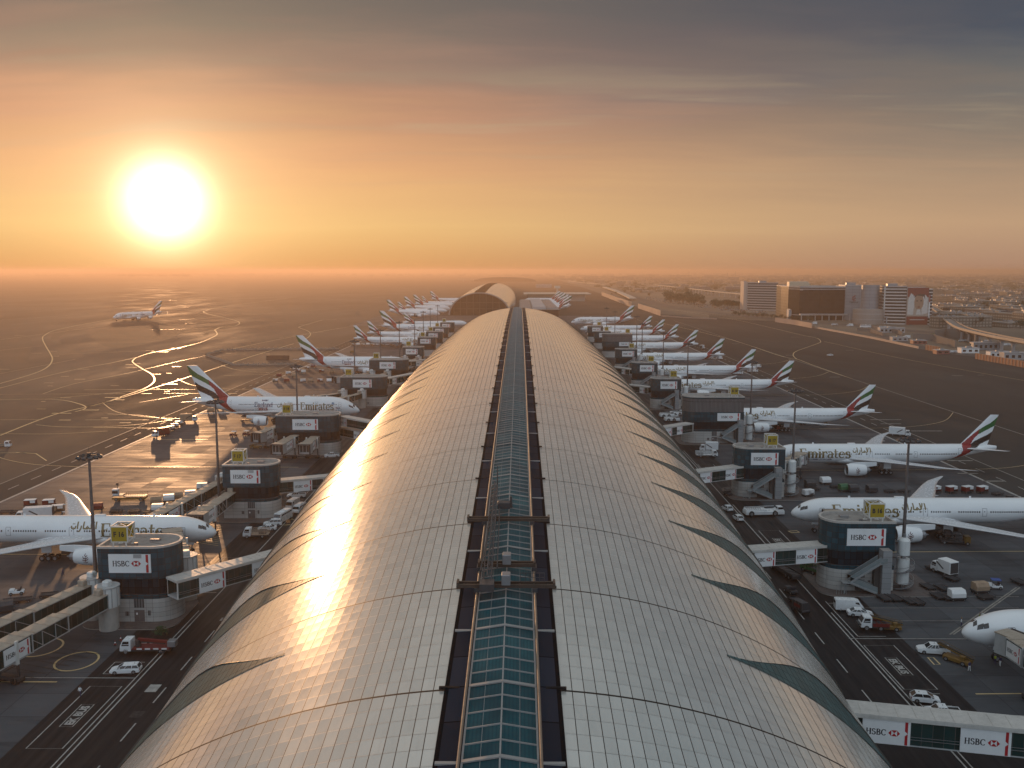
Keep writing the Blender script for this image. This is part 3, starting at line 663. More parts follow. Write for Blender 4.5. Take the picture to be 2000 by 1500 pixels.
# dark strip either side of the ridge glazing
for s in (-1, 1):
    m = MB(); yy = ys_range(Y0, Y1, 2.3)
    xs_ = [s*5.25, s*5.25, s*3.0]; off = [-.25, .16, .20]
    m.loft([[(x, y, zr(y, x)+o) for x, o in zip(xs_, off)] for y in yy], 0, False, uvf=lambda j, i: [(0, yy[j]-RIB0), (1, yy[j]-RIB0), (1, yy[j+1]-RIB0), (0, yy[j+1]-RIB0)])
    if s < 0: m.f = [f[::-1] for f in m.f]; m.uv = [u[::-1] if u else u for u in m.uv]
    obj('ridge_panel', m.mesh('ridge_panel', [strip_dark]), conc)
    b = MB(); b.box(min(s*3.35, s*5.1), max(s*3.35, s*5.1), -.2, .2, -.1, .04); wb_ = b.mesh('walkway_bar', [frame_light]); y = RIB0-RIB*1.5
    while y < Y1-20: obj('walkway_bar', wb_, conc, (0, y, zr(y, 4)+.20)); y += RIB
    # black brackets where the ribs reach the ridge
    b = MB(); b.box(min(s*3.9, s*5.75), max(s*3.9, s*5.75), -.15, .15, -.1, .12); rb_ = b.mesh('rib_bracket', [M('bracket_black', (.012, .012, .013), .7, spec=.1)]); y = RIB0-RIB*2
    while y < Y1-20: obj('rib_bracket', rb_, conc, (0, y, zr(y, 5)+.18)); y += RIB
    # the rail the roof cradle runs on
    r = MB(); yy2 = ys_range(Y0, 860, 11.5)
    for a, c in zip(yy2[:-1], yy2[1:]): r.cyl((s*3.22, a, zr(a)+.75), (s*3.22, c, zr(c)+.75), .13, n=8)
    for y in yy2: r.box(s*3.22-.07, s*3.22+.07, y-.07, y+.07, zr(y)-.1, zr(y)+.7)
    obj('cradle_rail', r.mesh('cradle_rail', [rail_mat]), conc)
m = MB(); yy = ys_range(Y0, Y1, 2.3); gzo = [(-3.0, .12), (0, .62), (3.0, .12)]
m.loft([[(x, y, zr(y)+o) for x, o in gzo] for y in yy], 0, False, uvf=lambda j, i: [(i*3, yy[j]), (i*3+3, yy[j]), (i*3+3, yy[j+1]), (i*3, yy[j+1])])
obj('skylight', m.mesh('skylight', [sky_glass]), conc)
fr = MB()
for k, y in enumerate(ys_range(RIB0-23*3, 884, 2.3)):
    heavy = k % 5 == 0; w = .42 if heavy else .10; up = .10 if heavy else .06
    for x0, o0, x1, o1 in ((-3.0, .12, 0, .62), (0, .62, 3.0, .12)): fr.beam((x0, y, zr(y)+o0+up), (x1, y, zr(y)+o1+up), w, .12)
yy3 = ys_range(Y0, 884, 11.5)
for a, c in zip(yy3[:-1], yy3[1:]):
    for x, o, w in ((0, .66, .14), (-2.98, .18, .16), (2.98, .18, .16), (-1.55, .36, .035), (1.55, .36, .035)): fr.beam((x, a, zr(a)+o), (x, c, zr(c)+o), w, .1)
obj('skylight_frame', fr.mesh('skylight_frame', [frame_light]), conc)
# leaf-shaped windows cut into both flanks, one at every rib
lip = M('window_lip', (.035, .030, .026), .5)
sm = lambda t: max(0, min(1, t))**2*(3-2*max(0, min(1, t)))
k = -2
while RIB0+RIB*k < 850:
    yr = RIB0+RIB*k
    for s in (-1, 1):
        m = MB(); rows = []; ph = [R(59-58.5*i/26) for i in range(27)]; uvr = []
        for p in ph:
            t = (R(59)-p)/R(58.5); up = yr-8.2+8.2*sm(t/.36); lo = yr-8.6-4.6*t**1.3
            if t > .36: up = yr-12*((t-.36)/.26)**1.4
            up = max(up, lo+.05)
            if t > .66: break
            rows.append([S(p if s > 0 else PI-p, lo+(up-lo)*q/6, .07) for q in range(7)]); uvr.append((t*58, lo, up))
        m.loft(rows, 0, False, smooth=True, uvf=lambda j, i: [(uvr[j][0], uvr[j][1]+(uvr[j][2]-uvr[j][1])*i/6), (uvr[j][0], uvr[j][1]+(uvr[j][2]-uvr[j][1])*(i+1)/6), (uvr[j+1][0], uvr[j+1][1]+(uvr[j+1][2]-uvr[j+1][1])*(i+1)/6), (uvr[j+1][0], uvr[j+1][1]+(uvr[j+1][2]-uvr[j+1][1])*i/6)])
        if s > 0: m.f = [f[::-1] for f in m.f]; m.uv = [u[::-1] for u in m.uv]
        w = obj('leaf_window', m.mesh('leaf_window', [slit_glass]), conc)
        e = MB()
        for j in range(1, min(20, len(rows)-1)):
            a, c = rows[j][6], rows[j+1][6]; q_ = min(1, j/7); e.beam(a, c, (.24 if s < 0 else .14)*q_, .2*q_)
        obj('window_lip', e.mesh('window_lip', [lip]), w)
    k += 1
# low concrete plinth and glazed end wall
b = MB()
for s in (-1, 1):
    yy = ys_range(Y0, Y1, 20)
    for a, c in zip(yy[:-1], yy[1:]): b.add([(s*aa(a)-s*.3, a, 0), (s*aa(c)-s*.3, c, 0), (s*aa(c)+s*.5, c, 0), (s*aa(a)+s*.5, a, 0), (s*aa(a)+s*.5, a, .8), (s*aa(c)+s*.5, c, .8)], [(3, 2, 5, 4)])
obj('plinth', b.mesh('plinth', [concrete]), conc)
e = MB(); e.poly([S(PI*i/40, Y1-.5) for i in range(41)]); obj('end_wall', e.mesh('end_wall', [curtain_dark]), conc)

# roof maintenance cradles standing on the ridge rails
def cradle(label, y, L, kind):
    z = zr(y)+.9; t = thing('roof_cradle', label, 'maintenance gantry', (0, y, z), 0, 'maintenance gantries on the ridge rails')
    m = MB()
    for dy in (-.55, .45): m.box(-L/2, L/2, dy-.11, dy+.11, .35, .75)
    for x in (-L/2, L/2-.25): m.box(x, x+.25, -.7, .7, .3, .95)
    for q in np.linspace(-L/2+.8, L/2-.8, 7): m.box(q-.06, q+.06, -.5, .5, .42, .56)
    obj('cross_beam', m.mesh('cross_beam', [beam_mat]), t)
    for s in (-1, 1):
        w = MB(); w.box(s*3.22-.3, s*3.22+.3, -.8, .8, -.12, .35); w.cyl((s*3.22-.2, -.5, 0), (s*3.22+.2, -.5, 0), .25, n=10); w.cyl((s*3.22-.2, .5, 0), (s*3.22+.2, .5, 0), .25, n=10)
        obj('wheel_carriage', w.mesh('wheel_carriage', [dark_metal]), t)
    if kind:
        b = MB(); b.rbox(-.5, .5, -.9, .5, .75, 1.9, .08); obj('winch_box', b.mesh('winch_box', [grey_metal]), t)
    if kind == 2:
        h = MB()
        for q in np.linspace(1.6, L/2-1.2, 6): h.beam((q, .2, .75), (q, .2, 1.8), .06)
        h.beam((1.6, .2, 1.8), (L/2-1.2, .2, 1.8), .06); h.beam((1.6, .2, 1.3), (L/2-1.2, .2, 1.3), .05)
        obj('hand_rail', h.mesh('hand_rail', [dark_metal]), t)
    return t
c1_ = cradle('dark steel maintenance gantry carrying the foot of the lattice boom, nearest the camera', 99.4, 11.0, 2)
c2_ = cradle('dark steel maintenance gantry across the ridge, under the tip end of the boom', 122.4, 11.2, 0)
c3_ = cradle('short steel maintenance gantry with an orange winch box, between the two long gantries', 105.6, 6.8, 1)
bo = thing('lattice_boom', 'dark lattice crane boom lying along the ridge glazing over the maintenance gantries', 'crane boom', (0, 0, 0))
m = MB(); A = Vector((-2.1, 98.6, zr(98)+2.2)); B = Vector((-2.2, 135, zr(135)+2.6))
cn = [(-.45, -.3), (.45, -.3), (0, .55)]; nseg = 22
for i in range(nseg):
    p, q = A.lerp(B, i/nseg), A.lerp(B, (i+1)/nseg)
    for a, c in zip(cn, cn[1:]+cn[:1]):
        m.beam(p+Vector((a[0], 0, a[1])), q+Vector((a[0], 0, a[1])), .13); m.beam(p+Vector((a[0], 0, a[1])), q+Vector((c[0], 0, c[1])), .08)
obj('chord_lattice', m.mesh('chord_lattice', [dark_metal]), bo)
m = MB(); m.beam((-3.0, 103, zr(103)+1.6), (-1.9, 139, zr(139)+1.5), .16); m.beam((-1.1, 104, zr(104)+1.6), (-1.3, 128, zr(128)+1.6), .14)
m.cyl((-1.9, 139, zr(139)+1.4), (-1.9, 139, zr(139)+4.4), .12, .05, 8); m.box(-2.9, -1.3, 97.6, 99.4, zr(98)+1.3, zr(102)+1.9); m.rbox(-1.6, .2, 127.2, 128.6, zr(127)+1.3, zr(127)+2.2, .1); m.cyl((.3, 128, zr(127)+1.3), (.3, 128, zr(127)+2.9), .22, .16, 8)
obj('boom_mast', m.mesh('boom_mast', [dark_metal]), bo)

# ------------------------------------------------------------------ the next concourse, far down the apron
FX = -57
HF = [(1350, 33), (1500, 35.2), (1700, 37.2), (1900, 37.6), (2200, 35), (2500, 28)]
AF = [(1350, 45.5), (1700, 50), (1900, 51), (2200, 48), (2500, 42)]
h2 = lambda y: lerp(HF, y); a2 = lambda y: lerp(AF, y)
fc = thing('concourse_building', 'distant vaulted concourse showing its open dark glazed arch, beyond the end of the long roof', 'airport terminal', (FX, 0, 0))
for s in (-1, 1): obj('roof_shell', shell(s, 1350, 2500, 11.5, h2, a2, 0, 40, 8).mesh('roof_shell', [roof_skin]), fc)
m = MB(); yy = ys_range(1350, 2500, 23); m.loft([[(x, y, h2(y)+.2) for x in (-8, 8)] for y in yy], 0, False); obj('ridge_panel', m.mesh('ridge_panel', [strip_dark]), fc)
m = MB(); n = 44
def arch(y, k): return [(a2(1350)*k*cos(PI*i/n), y, h2(1350)*k*sin(PI*i/n)) for i in range(n+1)]
m.loft([arch(1346, 1.0), arch(1346, .955), arch(1352, .955)], 0, False); m.loft([arch(1346, 1.0), arch(1353, 1.0)], 0, False); obj('arch_fascia', m.mesh('arch_fascia', [frame_light]), fc)
m = MB(); pts = arch(1356, .955); m.add(pts, [tuple(range(n+1))], 0, False, [[(p[0]+50, p[2]) for p in pts]]); obj('end_glazing', m.mesh('end_glazing', [gridmat('arch_glass', (.02, .022, .024), (.035, .03, .028), 9, 4.4, .5, .5, 0, .3, .08)]), fc)
m = MB()
for x in np.linspace(-38, 38, 9): m.cyl((x, 1354, 0), (x, 1354, h2(1350)*.95*math.sqrt(max(0, 1-(x/43.4)**2))), .5, n=8)
for z in (9, 18): m.box(-a2(1350)*.9, a2(1350)*.9, 1353.4, 1354.4, z-.4, z+.4)
obj('glazing_post', m.mesh('glazing_post', [dark_metal]), fc)
# ------------------------------------------------------------------ airliners (nose at x=0, tail towards +x, wheels on z=0)
F_RED = [(1245, 470), (1200, 480), (1100, 558), (1000, 640), (930, 700), (850, 772), (846, 862), (820, 905), (740, 965), (650, 1025), (560, 1085), (420, 1150), (520, 1125), (700, 1055), (850, 975), (1000, 880), (1012, 800), (1040, 735), (1100, 645), (1180, 572), (1250, 500)]
F_GREEN = [(1215, 478), (1300, 425), (1400, 375), (1480, 315), (1590, 215), (1575, 330), (1500, 420), (1400, 470), (1250, 540), (1178, 580), (1190, 520)]
F_BLACK = [(1004, 800), (1036, 748), (1100, 700), (1200, 655), (1330, 600), (1440, 530), (1380, 680), (1350, 705), (1250, 745), (1110, 805), (1060, 845), (998, 872)]
KIND = {
 'twin': dict(
   st=[(0, 4.85, .10, .10), (.25, 4.87, .62, .60), (.8, 4.93, 1.12, 1.10), (1.6, 5.03, 1.58, 1.60), (3, 5.24, 2.14, 2.22), (5, 5.48, 2.64, 2.72), (7.5, 5.65, 2.98, 3.02), (11, 5.7, 3.1, 3.1), (50, 5.7, 3.1, 3.1), (55, 5.95, 3.0, 2.87), (60, 6.5, 2.62, 2.36), (65, 7.05, 2.0, 1.78), (70, 7.5, 1.15, 1.2), (72.5, 7.65, .55, .8), (73.9, 7.7, .22, .55)],
   fin=[(61.6, 8.2, 9.2), (71.4, 18.5, 2.6)], L=73.9, wing=[(24.5, 2.4, 4.3, 12.5, 1.5), (32.4, 10.2, 4.95, 7.8, .9), (43.6, 25.5, 6.25, 3.9, .42), (46.4, 28.6, 6.6, 3.0, .3), (51.6, 32.4, 7.0, .9, .08)],
   stab=[(62.6, 1.0, 7.5, 6.8, .6), (70.5, 10.8, 8.6, 2.4, .18)], eng=[(22.0, 9.8, 2.3, 1.95, 7.0)], gear=[(36.0, 5.5, 3)], doors=(6.2, 17.6, 31.5, 46.0, 60.5), rows=((6.05, 10, 60),), nosegear=5.9, z0=5.7, r=3.1),
 'double': dict(
   st=[(0, 4.3, .08, .08), (.4, 4.4, .7, .7), (1.2, 4.6, 1.3, 1.35), (2.6, 5.0, 2.0, 2.15), (5, 5.6, 2.8, 3.1), (8, 6.1, 3.3, 3.75), (11, 6.35, 3.5, 4.1), (14, 6.4, 3.57, 4.2), (46, 6.4, 3.57, 4.2), (52, 6.75, 3.4, 3.9), (58, 7.4, 2.9, 3.2), (64, 8.1, 2.1, 2.3), (69, 8.7, 1.2, 1.4), (72, 9.0, .55, .75), (72.7, 9.05, .35, .5)],
   fin=[(56.6, 10.4, 12.5), (70.2, 24.1, 4.6)], L=72.7, wing=[(20.5, 3.0, 4.2, 17.5, 2.2), (31, 12.0, 5.6, 10.6, 1.2), (44.5, 27, 7.6, 6.0, .6), (54.5, 39.3, 9.2, 3.6, .3)],
   stab=[(60.0, 1.0, 8.6, 8.8, .8), (70.0, 15.2, 10.2, 3.4, .25)], eng=[(24.5, 13.6, 2.7, 1.95, 6.2), (33.5, 25.5, 4.0, 1.95, 6.2)], gear=[(33, 6.0, 3), (36.5, 2.6, 2)], doors=(7.5, 17.5, 29.5, 43.5, 55.0), rows=((5.15, 9, 62), (7.55, 9, 52)), nosegear=5.2, z0=6.4, r=4.2)}
def station(K, x):
    st = K['st']
    return [lerp([(q[0], q[i]) for q in st], x) for i in (1, 2, 3)]
def surf(K, x, al, off=.0):
    zc, ry, rz = station(K, x); return (x, -(ry+off)*cos(al), zc+(rz+off)*sin(al))       # al from the camera-side (-y) horizontal
def flagcol(K, x, z):
    (x0, z0, c0), (x1, z1, c1) = K['fin']
    # map to the drawing the livery was taken from: root LE (830,780), tip LE (1420,215), root TE (1305,820)
    t = (z-z0)/(z1-z0); fx = (x-x0)-(x1-x0)*t; X = 830+590*t+475*fx/c0; Y = 780-565*t+40*fx/c0
    if z < z0: X = 830+(x-x0)/.0169*(9.2/c0); Y = 780+(z0-z)/.0169*(9.2/c0)*(.86 if K['r'] > 4 else 1)
    if pip(X, Y, F_GREEN): return 2
    if pip(X, Y, F_BLACK): return 3
    if pip(X, Y, F_RED): return 1
    return 0
def airfoil(x, y, z, c, t, n=7):
    up = [(1, 0), (.8, .3), (.5, .46), (.25, .5), (.1, .36), (.02, .16), (0, 0)]; lo = [(.03, -.14), (.15, -.3), (.4, -.36), (.7, -.2)]
    return [(x+a*c, y, z+b*t) for a, b in up+lo]
def plane_mesh(kind, part):
    K = KIND[kind]
    def mk():
        m = MB()
        if part == 'fuselage':
            xs_ = []; x = 0
            for lim, st in ((.4, .1), (4, .3), (12, .8), (40, 2.0), (74, .25)):
                while x < lim-1e-6 and x < K['L']: xs_.append(x); x += st
            xs_.append(K['L']); n = 64; rings = []
            for x in xs_:
                zc, ry, rz = station(K, x); rings.append([(x, ry*cos(2*PI*i/n), zc+rz*sin(2*PI*i/n)) for i in range(n)])
            def mf(j, i):
                if xs_[j] < 35: return 0
                p, q = rings[j][i], rings[j+1][(i+1) % n]; return flagcol(K, (p[0]+q[0])/2, (p[2]+q[2])/2)
            m.loft(rings, 0, True, (True, True), True, mf); return m.mesh('fuselage', [hull_white, flag_red, flag_green, flag_black])
        if part == 'tail_fin':
            (x0, z0, c0), (x1, z1, c1) = K['fin']; nz, nx = 60, 44
            for s in (-1, 1):
                g = []
                for j in range(nz+1):
                    t = j/nz*1.0; z = z0-1.6+(z1-z0+1.6)*t; tt = (z-z0)/(z1-z0); xl = x0+(x1-x0)*tt; c = c0+(c1-c0)*tt
                    if tt < 0: xl = x0+(x1-x0)*tt*1.0
                    g.append([(xl+c*i/nx, s*c*.045*math.sin(PI*min(1, (i/nx)**.6))+s*.0, z) for i in range(nx+1)])
                def mf(j, i):
                    p, q = g[j][i], g[j+1][i+1]; return flagcol(K, (p[0]+q[0])/2, max((x0, z0)[1]+.001, (p[2]+q[2])/2)) if (p[2]+q[2])/2 > z0 else flagcol(K, (p[0]+q[0])/2, (p[2]+q[2])/2)
                if s > 0: g2 = [r for r in g]; m.loft(g2, 0, False, smooth=True, matf=mf)
                else: m.loft(g, 0, False, smooth=True, matf=mf)
            top = [p for p in g[-1]]; m.add([(p[0], -p[1], p[2]) for p in top]+top[::-1], [tuple(range(2*len(top)))], 0)
            return m.mesh('tail_fin', [hull_white, flag_red, flag_green, flag_black])
        if part in ('wing_a', 'wing_b', 'stab_a', 'stab_b'):
            s = -1 if part.endswith('a') else 1; S_ = K['wing' if part[0] == 'w' else 'stab']
            rings = [airfoil(x, s*y, z, c, t*1.1) for x, y, z, c, t in S_]; m.loft(rings, 0, True, (True, True), True)
            if part[0] == 'w':
                for fx, ff in ((.28, 1.0), (.5, .85), (.68, .7)):
                    y = S_[0][1]+(S_[-1][1]-S_[0][1])*fx; a = [q for q in S_ if q[1] <= y][-1]; b = [q for q in S_ if q[1] > y][0]; t = (y-a[1])/(b[1]-a[1]); P = [a[i]+(b[i]-a[i])*t for i in range(5)]
                    m.loft([[(P[0]+P[3]*u, s*y+r*.35*ff*cos(k*PI/3), P[2]-.3-.25*ff+r*.5*ff*sin(k*PI/3)) for k in range(6)] for u, r in ((.45, .05), (.6, .9), (.85, 1), (1.15, .1))], 0, True, (True, True), True)
            return m.mesh('wing', [hull_white if part[0] != 'w' else M('wing_grey', (.62, .63, .65), .25, .1, var=.04, dirt=.03)])
        if part.startswith('eng'):
            k = int(part[-1]); x, y, z, r, L = K['eng'][k]; p = part[:-1]
            if p == 'engcowl':
                m.lathe([(r*.9, 0.05), (r*.98, .5), (r*1.03, 1.4), (r*1.04, 2.4), (r*.98, 4.2), (r*.86, L*.8), (r*.78, L*.86)], 32, 0, 'x'); m.lathe([(r*.78, L*.86), (r*.6, L*.84), (r*.5, L*.8)], 32, 1, 'x')
                m.lathe([(r*.60, L*.78), (r*.50, L*.95), (r*.42, L*1.02)], 24, 1, 'x'); m.lathe([(r*.34, L*.95), (r*.05, L*1.15)], 16, 1, 'x')
                m.loft([[(xx, w*.22, zz) for w, zz in ((-1, z0_), (1, z0_), (1, z1_), (-1, z1_))] for xx, z0_, z1_ in ((.9, r*.9, r*1.06), (3.5, r*.8, r*1.25), (L*.9, r*.5, r*1.3), (L*1.35, r*.7, r*1.25))], 0, True, (True, True))
                return m.mesh('engine', [hull_white, grey_metal])
            if p == 'englip': m.lathe([(r*.80, .5), (r*.80, .15), (r*.83, .02), (r*.87, -.02), (r*.9, .05), (r*.92, .2)], 32, 0, 'x'); return m.mesh('inlet_lip', [light_metal])
            if p == 'engfan':
                m.lathe([(r*.82, .3), (r*.80, 1.0), (r*.25, 1.02), (0.02, .45)], 32, 0, 'x')
                for q in range(18):
                    a = 2*PI*q/18; m.quad((1.0, r*.22*cos(a), r*.22*sin(a)), (.86, r*.8*cos(a), r*.8*sin(a)), (.98, r*.8*cos(a+.22), r*.8*sin(a+.22)), (1.0, r*.22*cos(a+.3), r*.22*sin(a+.3)), 1)
                return m.mesh('fan', [M('fan_dark', (.012, .012, .014), .4), dark_metal])
            if p == 'engmark':
                # calligraphic mark: a drop of curling strokes
                st = [[(0, .62, .05), (-.1, .4, .09), (.06, .25, .1), (.2, .4, .07)], [(-.3, .3, .06), (-.22, .05, .1), (.05, .02, .1), (.3, .2, .07)], [(-.36, -.1, .07), (-.1, -.2, .1), (.2, -.1, .09), (.36, .05, .06)], [(-.26, -.4, .06), (0, -.5, .1), (.26, -.36, .07)], [(-.02, .2, .07), (.02, -.35, .08)]]
                for P in st:
                    vs, fs = ribbon(P)
                    for s in (-1, 1):
                        pts = [(3.0+a*1.9*-s, s*(r*1.055)*cos(b*1.9/r), (r*1.055)*sin(b*1.9/r)) for a, b in vs]; m.add(pts, fs, 0)
                return m.mesh('engine_emblem', [M('emblem_maroon', (.10, .03, .03), .4)])
        if part == 'windows':
            rr_ = random.Random(3)
            for z, xa, xb in K['rows']:
                x = xa
                while x < xb:
                    gap = any(d-.5 < x < d+1.6 for d in K['doors']) or (K['r'] < 4 and any(a < x < a+1.2 for a in (26, 29.5, 38.5)))
                    if flagcol(K, x, z): gap = True
                    if not gap:
                        zc, ry, rz = station(K, x); al = math.asin(max(-1, min(1, (z-zc)/rz)))
                        for s in (-1, 1):
                            q = [surf(K, x+dx, al+da/rz, .025) for dx, da in ((-.13, -.2), (.13, -.2), (.16, 0), (.13, .2), (-.13, .2), (-.16, 0))]
                            m.poly([(p[0], s*-p[1], p[2]) for p in q])
                    x += .56
            return m.mesh('window_row', [window_dark])
        if part == 'cockpit':
            r0 = K['r']
            panes = [(1.75, 2.62, 30, 54, .25), (2.68, 3.45, 29, 50, .1), (1.35, 1.95, 57, 87, .35)] if r0 < 4 else [(2.3, 3.3, 20, 40, .4), (3.4, 4.2, 21, 40, .3), (1.9, 2.6, 42, 84, .3)]
            for xa, xb, a0, a1, sl_ in panes:
                for s in (-1, 1):
                    g = [[surf(K, xa+(xb-xa)*i/4+sl_*(j/4), R(a0+(a1-a0)*j/4), .03) for i in range(5)] for j in range(5)]
                    m.loft([[(p[0], -s*p[1], p[2]) for p in q] for q in g], 0, False, smooth=True)
            return m.mesh('cockpit_window', [window_dark])
        if part == 'door':
            pass
        if part.startswith('door'):
            x = K['doors'][int(part[-2])]; s = -1 if part[-1] == 'a' else 1
            for zlo, zhi in (((-.75, 1.15),) if K['r'] < 4 else ((-2.3, -.4), (.35, 2.2))):
                zc, ry, rz = station(K, x); a0, a1 = math.asin(zlo/rz), math.asin(min(.98, zhi/rz)); w = .07
                A = lambda xx, al, o=.03: tuple(c*(-s if i == 1 else 1) for i, c in enumerate(surf(K, xx, al, o)))
                for xa, xb in ((x, x+w), (x+1.05, x+1.05+w)): m.loft([[A(xx, a0+(a1-a0)*j/6) for xx in (xa, xb)] for j in range(7)], 0, False)
                for al in (a0, a1): m.quad(A(x, al), A(x+1.05, al), A(x+1.05, al+w/rz), A(x, al+w/rz))
                am = a0+(a1-a0)*.62; m.quad(A(x+.42, am-.05), A(x+.62, am-.05), A(x+.62, am+.05), A(x+.42, am+.05))
            return m.mesh('door', [M('door_outline', (.12, .13, .14), .5)])
        if part in ('gear_n', 'gear_m0', 'gear_m1', 'gear_l0', 'gear_l1'):
            if part == 'gear_n':
                x = K['nosegear']; m.cyl((x, 0, .5), (x-.3, 0, 3.4), .16, n=10); m.beam((x+.2, 0, 1.2), (x+1.9, 0, 3.2), .14); m.box(x-.9, x+.9, -.75, -.70, 2.2, 3.2, 1); m.box(x-.9, x+.9, .70, .75, 2.2, 3.2, 1); m.cyl((x, -.4, .53), (x, .4, .53), .09, n=8)
            else:
                k = int(part[-1]); 
                if k >= len(K['gear']): return None
                x, y, n = K['gear'][k]; s = -1 if part[5] == 'm' else 1; y *= s
                m.cyl((x+.6, y, .65), (x-.4, y-s*.3, 4.4), .26, n=10); m.beam((x-1.6, y, .65), (x+1.6, y, .65), .28); m.beam((x+.4, y, 1.6), (x+.2, y-s*2.2, 3.8), .16); m.box(x-.9, x+1.4, y+s*.9, y+s*1.0, 2.0, 4.0, 1)
                for q in range(n): m.cyl((x+(q-(n-1)/2)*1.45, y-.75, .66), (x+(q-(n-1)/2)*1.45, y+.75, .66), .1, n=8)
            return m.mesh('landing_gear', [grey_metal, hull_white])
        if part == 'fairing':
            x0 = K['wing'][0][0]; r = K['r']; zc = K['z0']; k = r/3.1
            m.loft([[(x0+x, ry*cos(2*PI*i/24), zc-r*.62+rz*sin(2*PI*i/24)) for i in range(24)] for x, ry, rz in ((-5*k, .4, .3), (-3*k, 2.2*k, 1.1*k), (1, 3.2*k, 1.55*k), (8*k, 3.5*k, 1.7*k), (13*k, 3.3*k, 1.55*k), (17*k, 2.2*k, 1.1*k), (20*k, .5, .3))], 0, True, (True, True), True)
            m.rbox(x0+1, x0+3.4, -.5, .5, zc+r-.1, zc+r+.35, .12); m.box(14, 14.5, -.04, .04, zc+r-.1, zc+r+.5); m.box(44, 44.5, -.04, .04, zc+r-.1, zc+r+.5)
            return m.mesh('belly_fairing', [hull_white])
        if part.startswith('letters'):
            s = -1 if part[-1] == 'a' else 1; big, wE = serif2d('Emirates'); rz = K['r']; lay = []
            if kind == 'twin': x0, x1, al0, cap = 9.0, 25.6, -18, 3.1; ar = (26.3, 32.2, 15, 1.75)
            else: x0, x1, al0, cap = 10.7, 25.2, -16, 3.3; ar = (28.5, 35.0, 0, 2.0)
            rev = (s > 0)                                    # starboard reads tail to nose
            def place(poly, xa, xb, w, al, sy, mat):
                vs, fs = split2d(poly, 9, .16)
                P = []
                for u, v in vs:
                    t = u/w; x = xa+(xb-xa)*t if not rev else xb-(xb-xa)*t
                    p = surf(K, x, R(al)+v*sy/rz, .035); P.append((p[0], -s*p[1] if s > 0 else p[1], p[2]))
                m.add(P, fs, mat)
            place(big, x0, x1, wE, al0, cap, 0); place(arabic2d(), ar[0], ar[1], 3.6, ar[2], ar[3], 0)
            u, wu = serif2d('www.emirates.com'); place(u, 10.6, 19.6, wu, -33, .75, 1)
            if kind == 'double':
                e, we = serif2d('England'); place(e, 37.0, 45.0, we, 2, 2.1, 1); place(text2d('2015'), 39.2, 43.4, max(p[0] for p in text2d('2015')[0]), -18, 1.2, 2)
                place(text2d('RUGBY'), 38.9, 41.8, max(p[0] for p in text2d('RUGBY')[0]), 38, .7, 1); place(text2d('WORLD CUP'), 8.0, 9.8, max(p[0] for p in text2d('WORLD CUP')[0]), -7, .7, 1)
                place(([(-.5+.5*cos(k*.52), .5*sin(k*.52)) for k in range(12)], [tuple(range(12))]), 9.2, 10.4, 1, 24, 1.2, 3)
            return m.mesh('lettering', [gold, navy, flag_red, M('crest_blue', (.16, .25, .36), .4)])
        return None
    return cached((kind, part), mk)
def wheelset(kind, part, gg, detail):
    K = KIND[kind]
    if part == 'tyres_n': pos = [(K['nosegear'], s*.38) for s in (-1, 1)]; r, w = .53, .2
    else:
        x, y, n = K['gear'][int(part[-1])]; s = -1 if part[6] == 'm' else 1; pos = [(x+(q-(n-1)/2)*1.45, s*y+t*.7) for q in range(n) for t in (-1, 1)]; r, w = .66, .24
    def mk():
        m = MB(); m.cyl((0, -w, 0), (0, w, 0), r, n=16); m.cyl((0, -w-.01, 0), (0, w+.01, 0), r*.55, n=12, mat=1); return m.mesh('wheel', [rubber, grey_metal])
    for x, y in pos: obj('wheel', cached(('acwheel', r), mk), gg, (x, y, r))
def airliner(label, kind, nx, y, rz, group, detail=2, letters=True):
    """nose at (nx, y); rz=0 points the nose along -x, pi along +x"""
    t = thing('airliner', label, 'airliner', (nx, y, 0), rz, group)
    P = lambda name, part, parent=t, **k: (lambda me: obj(name, me, parent, **k) if me else None)(plane_mesh(kind, part))
    P('fuselage', 'fuselage'); P('tail_fin', 'tail_fin'); P('wing', 'wing_a'); P('wing', 'wing_b'); P('tailplane', 'stab_a'); P('tailplane', 'stab_b'); P('belly_fairing', 'fairing')
    for k, (x, ey, z, r, L) in enumerate(KIND[kind]['eng']):
        for s in (-1, 1):
            e = P('engine', 'engcowl%d' % k, loc=(x, s*ey, z))
            if detail > 0: P('fan', 'engfan%d' % k, e); P('inlet_lip', 'englip%d' % k, e)
            if detail > 1: P('engine_emblem', 'engmark%d' % k, e)
    for a, b in (('gear_n', 'tyres_n'), ('gear_m0', 'tyres_m0'), ('gear_l0', 'tyres_l0'), ('gear_m1', 'tyres_m1'), ('gear_l1', 'tyres_l1')):
        gme = plane_mesh(kind, a)
        if gme: gg = obj('landing_gear', gme, t); wheelset(kind, b, gg, detail)
    if detail > 0:
        P('window_row', 'windows'); P('cockpit_window', 'cockpit')
        if letters: P('lettering', 'letters_a'); P('lettering', 'letters_b')
    if detail > 1:
        for d in range(5): P('door', 'door%da' % d); P('door', 'door%db' % d)
    return t
GR, GL = 'airliners nosed in along the right side', 'airliners nosed in along the left side'
rp = [(69.3, 225, 'white airliner at the B 16 gate, its tail cut off by the frame'), (83, 297, 'white airliner at the B 17 gate, its gold lettering and whole tail in view'),
      (73.5, 376, 'white airliner behind the louvred gate tower, one place beyond the B 17 airliner')]
for i, (x, y, l) in enumerate(rp): airliner(l, 'twin', x, y, 0, GR)
